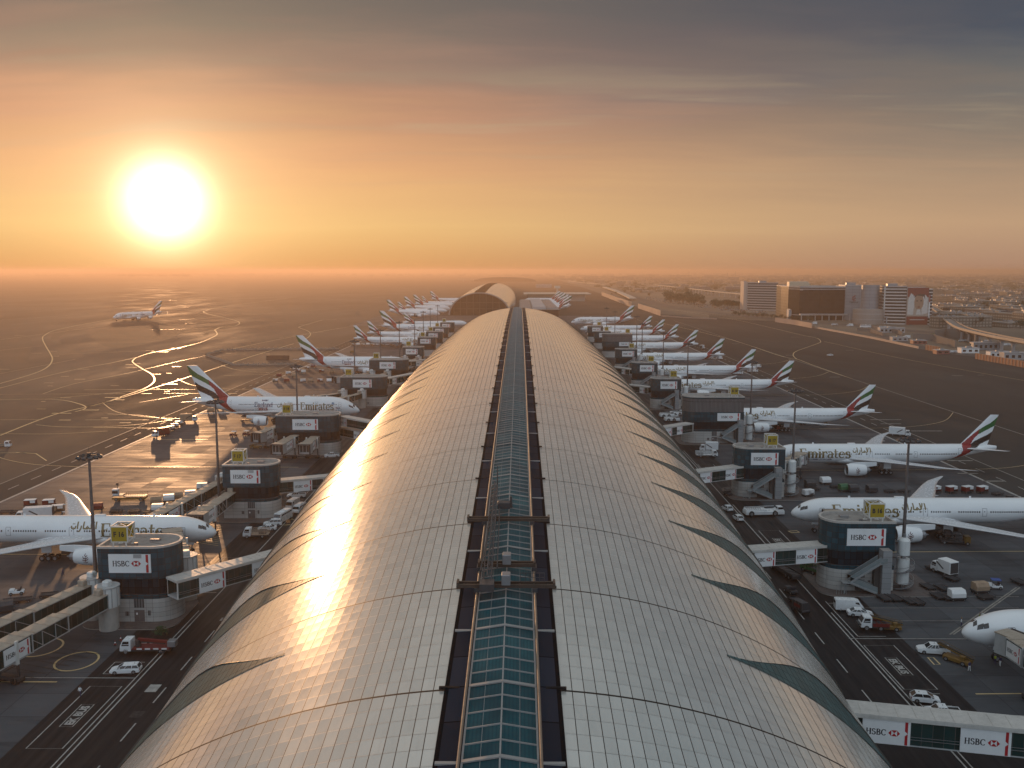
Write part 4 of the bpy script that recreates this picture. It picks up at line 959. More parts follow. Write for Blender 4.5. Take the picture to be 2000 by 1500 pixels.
for i, (x, y, kd) in enumerate([(70, 477, 'twin'), (68, 547, 'twin'), (68, 632, 'twin'), (68, 725, 'twin'), (66, 803, 'twin'), (66, 880, 'twin'), (64, 950, 'twin'), (62, 1085, 'double')]):
    airliner('white airliner with flag-striped tail, %s in the right-hand row from B 16' % ORD[i+3], kd, x, y, 0, GR, 2 if i < 2 else 1)
airliner('plain white airliner nose docked at the jet bridge on the lower right edge', 'twin', 75.5, 148.5, 0, GR, 2, False)
airliner('white airliner at the F 16 gate, its tail cut off by the frame', 'twin', -68.5, 206.5, PI, GL)
airliner('white double-deck airliner lettered England, docked beyond the F 17 gate', 'double', -68, 396, PI, GL)
airliner('farther white double-deck airliner lettered England, nose behind a gate tower', 'double', -66, 583, PI, GL)
for i, (x, y, kd) in enumerate([(-66, 783, 'twin'), (-66, 852, 'twin'), (-67, 940, 'double')]):
    airliner('white airliner with flag-striped tail, %s beyond the two England airliners' % ORD[i], kd, x, y, PI, GL, 1)
GF = 'airliners around the far concourse'
for i, (x, y, kd) in enumerate([(-110, 1290, 'double'), (-106, 1372, 'twin'), (-106, 1450, 'double'), (-104, 1560, 'double'), (-104, 1690, 'twin'), (-102, 1830, 'double')]):
    airliner('small hazy airliner left of the far concourse, %s counting away from the camera' % ORD[i], kd, x, y, PI, GF, 0)
for i, (x, y) in enumerate([(6, 1445), (12, 1500), (12, 1580), (10, 1660), (10, 1745), (8, 1830)]):
    airliner('hazy airliner with flag-striped tail right of the far concourse, %s counting away from the camera' % ORD[i], 'double', x, y, 0, GF, 0)
airliner('white double-deck airliner taxiing alone on the airfield under the sun', 'double', *W(221, 627)[:2], R(57), 'airliners on the taxiways', 1)
airliner('white airliner parked with only its swept wing and nose showing behind the last left gate', 'twin', -58, 1045, R(200), GF, 0)
# ------------------------------------------------------------------ gate towers, their signs, bridges and masts
def outline(w, d, s, k=0., n=12):
    r = d/2*.98; P = [(w/2-k, k), (w/2-k, d-k)]
    for i in range(n+1):
        a = PI/2+PI*i/n; P.append((-w/2+r+(r-k)*cos(a), d/2+(r-k)*sin(a)*(d/2-k)/(r-k)))
    return P if s > 0 else [(-x, y) for x, y in P][::-1]
def hsbc(m, o, u, v, n, w, h, stripe=True, m0=0):
    """white advertising board: dark roman letters, red and white hexagon, notched red band. materials m0.. = white, ink, red"""
    o = Vector(o); u = Vector(u).normalized(); v = Vector(v).normalized(); n = Vector(n).normalized()
    c = [o, o+u*w, o+u*w+v*h, o+v*h]; m.add(c+[p+n*.12 for p in c], [(4, 5, 6, 7), (0, 1, 5, 4), (1, 2, 6, 5), (2, 3, 7, 6), (3, 0, 4, 7)], m0)
    k = w/7.9; body = w*(.86 if stripe else 1); ch = h*.29 if w/h > 1.9 else h*.25
    p, tw = serif2d('HSBC'); hx = ch*1.75; tot = tw*ch+ch*.25+hx; x0 = (body-tot)/2; y0 = h*.355
    m.flat(([(a*ch+x0, b*ch+y0) for a, b in p[0]], p[1]), o, u, v, n, .135, m0+1)
    cx, cy_ = x0+tw*ch+ch*.25+hx/2, y0+ch/2; a, b = hx/4, ch*.5
    for T in ([(-2*a, 0), (-a, -b), (-a, b)], [(2*a, 0), (a, b), (a, -b)], [(-a, b), (0, 0), (a, b)], [(-a, -b), (a, -b), (0, 0)]):
        m.flat(([(x+cx, y+cy_) for x, y in T], [(0, 1, 2)]), o, u, v, n, .135, m0+2)
    if stripe:
        xa, xb = w*.885, w*.945
        m.flat(([(xa, h*.98), (xa, h*.60), (xb, h*.5), (xb, h*.98)], [(0, 1, 2, 3)]), o, u, v, n, .135, m0+2)
        m.flat(([(xa, h*.02), (xb, h*.02), (xb, h*.5), (xa, h*.40)], [(0, 1, 2, 3)]), o, u, v, n, .135, m0+2)
ADM = [sign_white, ink, sign_red]
def tower_mesh(part, w, s, H, lv):
    d = 8.6 if w < 18 else 10.5
    def mk():
        m = MB(); O = outline(w, d, s); zt = 11.7 if lv else 8.2
        if part == 'concrete_base':
            m.prism(O, 0, 4.4, 0, 0); 
            return m.mesh(part, [base_panels])
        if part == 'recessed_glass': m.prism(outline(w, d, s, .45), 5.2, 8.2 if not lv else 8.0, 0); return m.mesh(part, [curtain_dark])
        if part == 'curtain_wall':
            m.prism(O, 4.405, 5.2, 0, 1); z0 = 8.2 if not lv else 8.0
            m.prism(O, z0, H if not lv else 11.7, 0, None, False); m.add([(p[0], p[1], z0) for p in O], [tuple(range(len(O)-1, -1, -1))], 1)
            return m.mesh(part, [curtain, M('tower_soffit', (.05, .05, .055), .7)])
        if part == 'louvre_wall': m.prism(outline(w, d, s, .12), 11.7, H-.5, 0); m.prism(outline(w, d, s, -.06), H-.5, H, 1); m.prism(outline(w, d, s, -.05), 11.55, 11.8, 1); return m.mesh(part, [louvre, curtain])
        if part == 'roof_deck':
            Oi, Oo = outline(w, d, s, .42), outline(w, d, s, -.08)
            m.prism(Oi[::-1], H-.25, H+.38, 0); m.prism(Oo, H, H+.4, 0)
            n = len(Oo)
            for i in range(n): j = (i+1) % n; m.quad((*Oo[i], H+.4), (*Oo[j], H+.4), (*Oi[j], H+.4), (*Oi[i], H+.4), 0)
            m.add([(p[0], p[1], H-.2) for p in Oi], [tuple(range(n))], 1)
            m.rbox(-1.5*s-.9, -1.5*s+.9, d*.62, d*.62+1.2, H-.2, H+.22, .08, 2); m.cyl((s*1.0, d*.35, H-.2), (s*1.0, d*.35, H+.25), .35, n=10, mat=2)
            m.beam((-s*4, d*.4, H-.14), (-s*1, d*.55, H-.14), .16, .1, 2); m.beam((s*.5, d*.3, H-.14), (s*4, d*.5, H-.14), .14, .1, 2)
            return m.mesh(part, [M('coping', (.46, .43, .40), .6, var=.1, dirt=.3), roof_felt, grey_metal])
        if part == 'advert_board':
            aw, ah = (7.8, 3.55) if w < 18 else (9.0, 3.8)
            if lv: aw, ah = 8.6, 3.0
            x0 = (-4.9 if s < 0 else -2.8) if w < 18 else (-5.0 if s < 0 else 1.2); zb = H-1.0-ah if not lv else 8.45
            hsbc(m, (x0, -.05, zb), (1, 0, 0), (0, 0, 1), (0, -1, 0), aw, ah)
            if s < 0 and w < 18:
                for q in range(9): m.box(x0+aw*.6+q*.17, x0+aw*.6+q*.17+.06, -.21, -.19, zb+ah-.75, zb+ah-.02, 1)
            return m.mesh(part, ADM)
        if part == 'door':
            x = .2*s if s > 0 else .3
            m.box(x-.95, x+.95, -.06, .05, .1, 2.3, 0); m.box(x-.95, x+.95, -.05, .05, 2.75, 4.39, 1); m.box(x-.04, x+.04, -.075, 0, .1, 2.3, 1); m.box(x-.6, x-.3, -.08, 0, 1.4, 1.8, 2)
            m.box(x-2.6, x-1.9, -.12, 0, 1.2, 2.0, 1); m.box(x+1.6, x+2.1, -.12, 0, 1.3, 2.2, 1)
            return m.mesh(part, [M('door_grey', (.13, .11, .11), .5), louvre, sign_white])
        if part == 'stair':
            # two flights folded across the front, with glazed balustrades
            xa, xm, xb = 3.4, -2.6, 3.0; zm, ztop = 2.35, 6.3
            if w > 18: xa += 5; xm += 5; xb += 5
            for (x0, z0, x1, z1, y) in ((xb, .0, xm, zm, -1.5), (xm, zm, xa, ztop, -1.5)):
                for yy in (y-.95, y+.75): m.beam((x0, yy, z0+.2), (x1, yy, z1+.2), .14, .42, 0); m.beam((x0, yy, z0+1.45), (x1, yy, z1+1.45), .08, .08, 0); m.quad((x0, yy, z0+.4), (x1, yy, z1+.4), (x1, yy, z1+1.4), (x0, yy, z0+1.4), 1)
                n = 13
                for q in range(n): t = (q+.5)/n; m.box(x0+(x1-x0)*t-.24, x0+(x1-x0)*t+.24, y-.9, y+.7, z0+(z1-z0)*t-.03, z0+(z1-z0)*t+.06, 0)
            m.box(xm-1.4, xm, -2.4, -.6, zm-.1, zm+.08, 0); m.box(xa, xa+1.3, -2.4, -.0, ztop-.1, ztop+.1, 0); m.quad((xa, -2.45, ztop+.2), (xa+1.3, -2.45, ztop+.2), (xa+1.3, -2.45, ztop+1.2), (xa, -2.45, ztop+1.2), 1)
            m.cyl((xm-.7, -1.5, 0), (xm-.7, -1.5, zm-.1), .16, n=8, mat=0)
            for q in range(5): m.box(xm-2.6+q*.5, xm-2.54+q*.5, -2.2, -2.14, 0, 1.9, 0)
            m.box(xm-2.7, xm, -2.2, -2.14, 1.85, 1.95, 0)
            return m.mesh(part, [M('stair_steel', (.34, .36, .37), .45, .3, dirt=.2), M('stair_glass', (.20, .24, .25), .2, var=.15)])
        if part == 'service_shaft':
            x = 4.75 if w < 18 else 9.7
            m.prism([(x-.95, -2.2), (x+.95, -2.2), (x+.95, -.02), (x-.95, -.02)], 0, 9.0, 0, 1); m.box(x-2.1, x-1.0, -1.2, -.05, 0, 6.1, 2)  # shaft with a darker box beside it
            return m.mesh(part, [gridmat('shaft_panels', (.27, .28, .29), (.12, .12, .12), 2.0, 1.1, .05, .6, 0, .06), roof_felt, M('shaft_dark_panel', (.06, .06, .06), .6)])
    return cached(('tower', part, w, s, H, lv), mk)
SD = {1: 'right', -1: 'left'}
def tower(label, xc, yf, s, w=14.0, H=14.0, lv=False, simple=False):
    if lv: H = 17.3
    t = thing('gate_tower', label, 'gate building', (xc, yf, 0.16), 0, 'gate towers along the %s side' % SD[s])
    for p in ['concrete_base', 'recessed_glass', 'curtain_wall', 'roof_deck', 'advert_board'] + (['louvre_wall'] if lv else []) + ([] if simple else ['door']) + (['stair', 'service_shaft'] if s > 0 and not simple else []):
        obj(p, tower_mesh(p, w, s, H, lv), t)
    return t
def gate_sign(label, txt, x, y, z):
    t = thing('gate_sign', label, 'gate number sign', (x, y, z), 0, 'yellow gate number signs')
    def fr():
        m = MB(); a, b, d, z0, z1 = -1.5, 1.5, 3.1, 1.05, 3.9
        for xx in (a, b):
            for yy in (0, d): m.cyl((xx*.8, yy, -.2), (xx*.8, yy, z0), .16, n=8); m.beam((xx, yy, z0), (xx, yy, z1), .22); m.cyl((xx*.8, yy, -.2), (xx*.8, yy, -.08), .45, n=8)
            for zz in (z0, z1): m.beam((xx, -.11, zz), (xx, d+.11, zz), .22)
            m.beam((xx, 0, z0), (xx, d, z1), .09); m.beam((xx, d, z0), (xx, 0, z1), .09)
        for yy in (0, d):
            for zz in (z0, z1): m.beam((a, yy, zz), (b, yy, zz), .22)
        m.beam((a, 0, z1), (b, d, z1), .1); m.beam((b, 0, z1), (a, d, z1), .1)
        return m.mesh('frame', [steel_white])
    obj('frame', cached('signframe', fr), t)
    def pn():
        m = MB(); m.box(-1.38, 1.38, -.2, -.05, 1.17, 3.78, 0); m.box(-1.38, 1.38, 3.13, 3.2, 1.17, 3.78, 0)
        p = text2d(txt); w = max(v[0] for v in p[0]); lo = min(v[0] for v in p[0]); k = 2.0/(w-lo); hh_ = min(.95, k*1.15)
        m.flat(([((v[0]-lo)*k-1.0, v[1]*hh_+2.05) for v in p[0]], p[1]), (0, -.2, 0), (1, 0, 0), (0, 0, 1), (0, -1, 0), .012, 1)
        return m.mesh('number_panel', [sign_yellow, ink])
    obj('number_panel', cached(('signpanel', txt), pn), t); return t
def mast(label, x, y, g, h=30.5):
    t = thing('floodlight_mast', label, 'floodlight mast', (x, y, 0.03), 0, 'floodlight masts along the %s aprons' % g)
    def pole():
        m = MB(); m.lathe([(.62, 0), (.5, .3), (.42, 2), (.22, h)], 12, 0, 'z'); m.cyl((0, 0, 0), (0, 0, .12), .95, n=12); return m.mesh('pole', [M('mast_steel', (.13, .12, .12), .5, .4, dirt=.2)])
    def ring():
        m = MB(); n = 16
        for i in range(n):
            a, b = 2*PI*i/n, 2*PI*(i+1)/n; m.beam((1.7*cos(a), 1.7*sin(a), h), (1.7*cos(b), 1.7*sin(b), h), .16)
            if i % 2 == 0: m.beam((0, 0, h+.3), (1.7*cos(a), 1.7*sin(a), h), .1)
        m.cyl((0, 0, h-.5), (0, 0, h+.7), .4, n=10); m.cyl((0, 0, h+.7), (0, 0, h+1.9), .03, n=5); return m.mesh('head_ring', [dark_metal])
    def lamp():
        m = MB(); m.rbox(-.3, .3, -.42, .42, -.18, .18, .06); m.quad((.31, -.36, -.14), (.31, .36, -.14), (.28, .36, -.17), (.28, -.36, -.17), 1); m.box(-.25, .25, -.35, .35, -.2, -.181, 1); return m.mesh('floodlight', [dark_metal, lamp_glass])
    obj('pole', cached(('pole', h), pole), t); r = obj('head_ring', cached(('ring', h), ring), t)
    for i in range(12):
        a = 2*PI*i/12; o = obj('floodlight', cached('floodlamp', lamp), r, (2.05*cos(a), 2.05*sin(a), h-.05)); o.rotation_euler = (0, R(30), a)
def link_bridge(label, A, B, top, hgt, seq, s, wd=3.5):
    """fixed walkway: A and B are its camera-side roof corners"""
    A = Vector((A[0], A[1], 0)); B = Vector((B[0], B[1], 0)); L = (B-A).length; rz = math.atan2((B-A).y, (B-A).x)
    t = thing('link_bridge', label, 'walkway bridge', (A.x, A.y, 0), rz, 'walkway bridges on the %s side' % SD[s])
    zb = top-hgt; m = MB(); m.box(-.1, L+.1, -.25, wd+.25, top-.42, top, 0); m.box(-.1, L+.1, -.22, -.1, top, top+.12, 0)
    for q in range(int(L/2.2)): m.box(q*2.2+.9, q*2.2+.96, .2, wd-.2, top, top+.05, 0)
    obj('roof', m.mesh('roof', [M('bridge_roof', (.50, .48, .45), .55, var=.12, dirt=.3)]), t)
    m = MB(); m.box(0, L, .1, wd-.1, zb, zb+.35); m.box(0, L, .0, .1, zb, zb+.16); obj('floor', m.mesh('floor', [tunnel_panel]), t)
    m = MB(); m.box(.05, L-.05, .06, .12, zb+.16, top-.42); m.box(.05, L-.05, wd-.12, wd-.06, zb+.16, top-.42); m.beam((0, .02, zb+.9), (L, .02, zb+.9), .06, .06, 1); m.beam((0, .02, zb+1.25), (L, .02, zb+1.25), .05, .05, 1)
    obj('glass_wall', m.mesh('glass_wall', [tunnel_glass, grey_metal]), t)
    m = MB()
    for x in (0, L-.22): m.box(x, x+.22, -.06, .06, zb, top-.42); m.box(x, x+.22, wd-.06, wd+.06, zb, top-.42)
    obj('end_frame', m.mesh('end_frame', [steel_white]), t)
    for x0, x1 in seq:
        if x1 > L: continue
        m = MB(); hsbc(m, (x0, .05, zb+.05), (1, 0, 0), (0, 0, 1), (0, -1, 0), x1-x0, hgt-.52); obj('advert_board', m.mesh('advert_board', ADM), t)
    return t
def jet_bridge(label, P0, P1, z0=4.4, z1=3.7, s=1, cab=True, sup=.72, adv=True, simple=False, cabrot=0.):
    P0 = Vector((P0[0], P0[1], 0)); P1 = Vector((P1[0], P1[1], 0)); d = P1-P0; L = d.length; rz = math.atan2(d.y, d.x)
    t = thing('jet_bridge', label, 'jet bridge', (P0.x, P0.y, 0.03), rz, 'jet bridges on the %s side' % SD[s])
    m = MB(); m.cyl((0, 0, 0), (0, 0, z0-.1), 1.75, n=20); m.cyl((0, 0, z0-.35), (0, 0, z0-.1), 1.95, n=20); m.cyl((.1, -1.78, .6), (.1, -1.78, 2.4), .06, n=6); m.box(-.3, .0, -1.9, -1.7, 1.2, 1.9, 1); obj('rotunda_column', m.mesh('rotunda_column', [concrete, grey_metal]), t)
    m = MB(); m.cyl((0, 0, z0-.1), (0, 0, z0+3.5), 2.0, n=24)
    for k in range(12): a = 2*PI*k/12; m.box(2.0*cos(a)-.07, 2.0*cos(a)+.07, 2.0*sin(a)-.07, 2.0*sin(a)+.07, z0, z0+3.4, 1)
    m.rbox(-.7, .7, -.7, .7, z0+3.5, z0+4.6, .2); m.cyl((0, 0, z0+3.5), (0, 0, z0+3.7), 2.15, n=24, mat=1); obj('rotunda', m.mesh('rotunda', [tank_white, tunnel_panel]), t)
    Z_ = lambda x: z0+(z1-z0)*x/L
    segs = [(1.6, L*.42, 1.35, 2.7), (L*.40, L*.70, 1.5, 2.95), (L*.68, L-1.2, 1.65, 3.2)]
    def tube(m, xa, xb, hw, ht, lo, hi, mat):
        for y in (-hw, hw): m.add([(xa, y, Z_(xa)+lo), (xb, y, Z_(xb)+lo), (xb, y, Z_(xb)+hi), (xa, y, Z_(xa)+hi)], [(0, 1, 2, 3)], mat, False, [[(xa, lo), (xb, lo), (xb, hi), (xa, hi)]])
    for k, (xa, xb, hw, ht) in enumerate(segs):
        m = MB(); tube(m, xa, xb, hw, ht, .18, ht-.14, 0)
        for y in (-hw, hw):
            for zz, h_ in ((.1, .2), (ht-.08, .16)): m.beam((xa, y, Z_(xa)+zz), (xb, y, Z_(xb)+zz), .1, h_, 1)
            for x in (xa, xb): m.beam((x, y, Z_(x)), (x, y, Z_(x)+ht), .35 if k else .2, .16, 1)
            if k == 1:
                n = 3
                for q in range(n): x, x2 = xa+(xb-xa)*q/n, xa+(xb-xa)*(q+1)/n; m.beam((x, y*1.02, Z_(x)+.3), (x2, y*1.02, Z_(x2)+ht-.3), .09, .09, 1); m.beam((x2, y*1.02, Z_(x2)+.3), (x2, y*1.02, Z_(x2)+ht-.3), .1, .1, 1)
        m.add([(xa, -hw, Z_(xa)), (xb, -hw, Z_(xb)), (xb, hw, Z_(xb)), (xa, hw, Z_(xa))], [(3, 2, 1, 0)], 1); m.add([(xb, -hw, Z_(xb)), (xb, hw, Z_(xb)), (xb, hw, Z_(xb)+ht), (xb, -hw, Z_(xb)+ht)], [(0, 1, 2, 3)], 1); m.add([(xa, -hw, Z_(xa)), (xa, hw, Z_(xa)), (xa, hw, Z_(xa)+ht), (xa, -hw, Z_(xa)+ht)], [(0, 1, 2, 3)], 1)
        sg = obj('tunnel_segment', m.mesh('tunnel_segment', [tunnel_glass, tunnel_panel]), t)
        m = MB(); m.add([(xa-.05, -hw-.12, Z_(xa)+ht), (xb+.05, -hw-.12, Z_(xb)+ht), (xb+.05, hw+.12, Z_(xb)+ht), (xa-.05, hw+.12, Z_(xa)+ht), (xa-.05, 0, Z_(xa)+ht+.1), (xb+.05, 0, Z_(xb)+ht+.1)], [(0, 1, 5, 4), (4, 5, 2, 3), (0, 4, 3), (1, 2, 5)])
        n = max(2, int((xb-xa)/2.5))
        for q in range(n): x = xa+(xb-xa)*(q+.5)/n; m.beam((x, -hw, Z_(x)+ht+.09), (x, hw, Z_(x)+ht+.09), .08, .12)
        if k == 0: m.rbox(xa, xa+1.3, -.7, .7, Z_(xa)+ht+.1, Z_(xa)+ht+1.1, .15)
        obj('roof', m.mesh('roof', [tunnel_roof]), sg)
    if adv:
        hw = 1.65; xa, xb = L*.70, L*.70+min(5.2, L*.22); flip = cos(rz) < 0
        ang = math.atan2(z1-z0, L); lo = .3
        m = MB()
        for yy in (-1, 1):
            ux = 1 if yy < 0 else -1; xs0 = xa if ux > 0 else xb
            hsbc(m, (xs0, yy*(hw+.03), Z_(xs0)+lo), (ux*cos(ang), 0, ux*sin(ang)), (0, 0, 1), (0, yy, 0), xb-xa, 2.55, True)
        obj('advert_board', m.mesh('advert_board', ADM), t)
    xs_ = L*sup; zz = Z_(xs_)
    m = MB()
    for y in (-1.95, 1.95): m.beam((xs_, y, .7), (xs_, y, zz), .3, .3, 1); m.beam((xs_, y, zz-.3), (xs_, y, zz+3.5), .42, .42, 0)
    m.beam((xs_, -2.1, zz-.2), (xs_, 2.1, zz-.2), .4, .4, 0); m.beam((xs_, -1.9, 1.0), (xs_, 1.9, zz-.4), .1, .1, 1)
    obj('lift_column', m.mesh('lift_column', [steel_white, dark_metal]), t)
    m = MB(); m.rbox(xs_-.6, xs_+.6, -2.5, 2.5, .5, 1.1, .1, 0)
    for y in (-2.1, -1.4, 1.4, 2.1):
        for dx in (-.5, .5): m.cyl((xs_+dx, y-.16, .5), (xs_+dx, y+.16, .5), .5, n=12, mat=1)
    obj('wheel_bogie', m.mesh('wheel_bogie', [dark_metal, rubber]), t)
    if cab:
        zc = Z_(L); c = obj('cab', None, t, (L, 0, zc), (0, 0, cabrot))
        m = MB(); m.prism([(-1.7, -2.0), (1.3, -2.0), (1.3, 2.0), (-1.7, 2.0)][::1], -.1, 3.2, 0, 1); m.box(-1.8, 1.4, -2.1, 2.1, 3.2, 3.4, 1); m.box(-1.8, 1.5, -2.1, 2.1, -.3, -.1, 2)
        for y0, y1 in ((-1.5, -.7), (-.5, .5), (.7, 1.5)): m.box(1.301, 1.34, y0, y1, .6, 2.8, 2)
        m.box(-.8, .6, -2.03, -2.0, 1.2, 2.5, 2)
        o = obj('cab_body', m.mesh('cab_body', [tunnel_panel, tunnel_roof, M('cab_dark', (.04, .04, .04), .5)]), t, (L, 0, zc), (0, 0, cabrot)); D.objects.remove(c)
        m = MB()
        for k in range(4): m.loft([[(1.35+k*.28+dx, y, z) for y, z in ((-1.9-b, -.1), (-1.9-b, 3.15+b), (1.9+b, 3.15+b), (1.9+b, -.1))] for dx, b in ((0, 0), (.14, .14), (.28, 0))], 0, False)
        obj('canopy', m.mesh('canopy', [M('canopy_fabric', (.05, .035, .035), .8)]), o)
    return t
def spiral_tanks(label, x, y):
    """two white service drums one above the other with a spiral stair wound round them"""
    t = thing('service_drum', label, 'service tower', (x, y, 0.16), 0, 'white service drums beside the right gate towers')
    m = MB(); m.cyl((0, 0, 1.2), (0, 0, 6.4), 1.25, n=24); m.cyl((0, 0, 6.4), (0, 0, 7.2), .5, n=12, mat=1); m.cyl((0, 0, 7.2), (0, 0, 10.2), 1.2, n=24); m.lathe([(1.2, 10.2), (.9, 10.6), (.3, 10.8)], 20); m.cyl((0, 0, 10.7), (0, 0, 11.5), .3, n=10, mat=1)
    m.box(-.3, .3, -.3, .3, 0, 1.2, 1); obj('drum', m.mesh('drum', [tank_white, grey_metal]), t)
    m = MB(); n = 44
    for i in range(n):
        a, b = R(200+i*17), R(200+(i+1)*17); z = .2+i*.155
        m.add([(1.3*cos(a), 1.3*sin(a), z), (2.2*cos(a), 2.2*sin(a), z), (2.2*cos(b), 2.2*sin(b), z+.05), (1.3*cos(b), 1.3*sin(b), z+.05)], [(0, 1, 2, 3)]); m.beam((2.2*cos(a), 2.2*sin(a), z+.95), (2.2*cos(b), 2.2*sin(b), z+1.1), .07, .07); m.beam((2.2*cos(a), 2.2*sin(a), z), (2.2*cos(b), 2.2*sin(b), z+.15), .06, .22)
    obj('spiral_stair', m.mesh('spiral_stair', [grey_metal]), t)
def kerb(x0, x1, y0, y1, r=3.5):
    m = MB(); P = []
    for cx, cy_, a0 in ((x1-r, y1-r, 0), (x0+r, y1-r, 90), (x0+r, y0+r, 180), (x1-r, y0+r, 270)):
        for k in range(7): a = R(a0+k*15); P.append((cx+r*cos(a), cy_+r*sin(a)))
    m.prism(P, 0, .16, 0, 1); tag(obj('kerb_island', m.mesh('kerb_island', [kerb_mat, M('island_paving', (.11, .09, .085), .8, var=.2, dirt=.3)])), kind='structure')
rT = [182, 260, 344, 431, 506, 595, 690, 768, 842]
lT = [164, 236, 319, 437, 522, 610, 700, 764, 824, 900]
for i, yf in enumerate(rT):
    dbl = i in (2, 6); w = 22.5 if dbl else 14.0; xc = 63.6+w/2; nm = 'B %d' % (16+i); far_ = i > 5
    lab = ['dark glass gate tower under the yellow B 16 sign, nearest on the right side', 'dark glass gate tower under the yellow B 17 sign, between two docked airliners', 'wide gate tower with a grey louvred upper storey, just beyond the B 17 tower',
           'dark glass gate tower directly behind the nearer louvred tower', '', '', 'wide gate tower with a grey louvred upper storey, the farther of the two', '', ''][i] or 'dark glass gate tower on the right side, %s counting from the B 16 tower' % ORD[i]
    tower(lab, xc, yf, 1, w, 14.0, dbl, far_); Ht = 17.3 if dbl else 14.0
    gate_sign('yellow gate sign reading %s on a white frame' % nm if i < 2 else 'yellow gate sign on a white frame, %s along the right-hand towers' % ORD[i], nm, xc+w/2-3.6, yf+.9, .16+Ht)
    kerb(61.8 if i else 62.4, xc+w/2+9, yf-3.4, yf+13)
    mast('tall floodlight mast %s' % ('standing beside the B 16 gate tower' if i == 0 else 'standing beside the B 17 gate tower' if i == 1 else 'on the right apron, %s counting from the B 16 gate' % ORD[i]), 81.2+(8.5 if dbl else 0), yf+4.5, 'right')
    if i < 6: spiral_tanks('white service drums with spiral stair %s' % ('at the B 16 tower' if i == 0 else 'at the B 17 tower' if i == 1 else 'at the %s gate tower of the right side' % ORD[i]), xc+w/2+2.4, yf+1.4)
pl = {0: (69.3, 225), 1: (83, 297), 2: (73.5, 376), 3: (70, 477), 4: (68, 547), 5: (68, 632)}
for i, (nx, ny) in pl.items():
    w = 22.5 if i == 2 else 14.0
    jet_bridge('jet bridge reaching the %s' % ('airliner at the B 16 gate, mostly behind its tower' if i == 0 else 'airliner at the B 17 gate with a tan roof' if i == 1 else '%s docked airliner of the right-hand row' % ORD[i]),
               (63.6+w+1.2, rT[i]+9.8), (nx+8.6, ny-5.6), 5.2, 3.5, 1, True, .7, i != 2, i > 2, R(0))
jet_bridge('big near jet bridge with a tan roof at the plain airliner nose', W(2110, 1440), (81.0, 142.9), 5.2, 3.5, 1, True, .55, True, False, R(-62))
for i, yf in enumerate(lT):
    dbl = i in (2, 3, 4); w = 22.0 if dbl else 14.0; xc = -62.3-w/2; nm = 'F %d' % (16+i); far_ = i > 5
    lab = ['dark glass gate tower under the yellow F 16 sign, nearest on the left side', 'dark glass gate tower under the yellow F 17 sign, behind the near airliner', 'wide gate tower with three short jet bridges, in front of the first England airliner', 'wide gate tower in front of the second England airliner'][i] if i < 4 else 'dark gate tower on the left side, %s counting from the F 16 tower' % ORD[i]
    tower(lab, xc, yf, -1, w, 14.0, False, far_)
    gate_sign('yellow gate sign reading %s on a white frame' % nm if i < 2 else 'yellow gate sign on a white frame, %s along the left-hand towers' % ORD[i], nm, xc-w/2+3.9, yf+.9, 14.16)
    kerb(xc-w/2-3, -61.6, yf-3.6, yf+13)
    mast('tall floodlight mast %s' % ('standing behind the F 16 gate tower' if i == 0 else 'standing behind the F 17 gate tower' if i == 1 else 'on the left apron, %s counting from the F 16 gate' % ORD[i]), xc-w/2-2.6 if not dbl else -79.5, yf+(4.5 if not dbl else 12.5), 'left')
wb = lambda a, b, h=9.0: (W(a[0], a[1], h)[:2], W(b[0], b[1], h)[:2])
def lk(label, a, b, h, hgt, seq, s, ext=7.0):
    A, B = wb(a, b, h); A = Vector(A); B = Vector(B); d = (B-A).normalized()
    if s > 0: A = A-d*ext; seq = [(x0+ext, x1+ext) for x0, x1 in seq]
    else: B = B+d*ext
    link_bridge(label, A, B, h, hgt, seq, s)
lk('wide white walkway bridge with two bank adverts across the lower right corner', (1671, 1393), (2040, 1429), 9.2, 3.7, [(.9, 6.6), (12.4, 18.2)], 1, 9)
lk('white walkway bridge with two bank adverts joining the B 16 tower to the roof', (1465, 1076), (1624, 1065), 9.0, 3.5, [(1.0, 5.6), (10.2, 14.9)], 1)
lk('white walkway bridge joining the B 17 tower to the roof', (1373, 921), (1461, 910), 9.0, 3.4, [(-1.0, 3.2), (8.2, 12.0)], 1)
lk('white walkway bridge joining the nearer louvred tower to the roof', (1300, 835), (1354, 826.5), 9.0, 3.4, [(-.5, 3.5), (6.2, 9.2)], 1, 9)
lk('far walkway bridge beyond the nearer louvred tower', (1240, 753), (1266, 756), 9.0, 3.4, [(3, 6)], 1, 9)
lk('walkway bridge two towers beyond the nearer louvred tower', (1208, 718), (1230, 721), 9.0, 3.4, [(3, 6)], 1, 9)
lk('white walkway bridge with a tan roof joining the F 16 tower to the roof', (345, 1135), (540, 1083), 9.0, 3.6, [(4.4, 9.8), (15.6, 21.2)], -1)
lk('white walkway bridge joining the F 17 tower to the roof', (542, 940), (652, 930), 9.0, 3.4, [(4.2, 9.2), (12.2, 16.8)], -1)
lk('upper of the two stacked walkway bridges at the wide left gate tower', (660, 813), (730, 826), 12.7, 3.3, [(2.0, 5.2)], -1)
lk('lower of the two stacked walkway bridges at the wide left gate tower', (661, 833.5), (716, 844), 8.6, 3.3, [(9.0, 12.6)], -1)
lk('thin walkway bridge with a pale roof, at the tower before the second England airliner', (760, 739), (806, 730), 12.6, 3.3, [(3, 7)], -1)
lk('small walkway bridge with a pale roof, farther than the second England airliner', (802.5, 705.3), (832, 702.5), 12.6, 3.3, [(4, 9)], -1)
J = lambda p0, p1, h: (W(*p0)[:2], W(p1[0], p1[1], h)[:2])
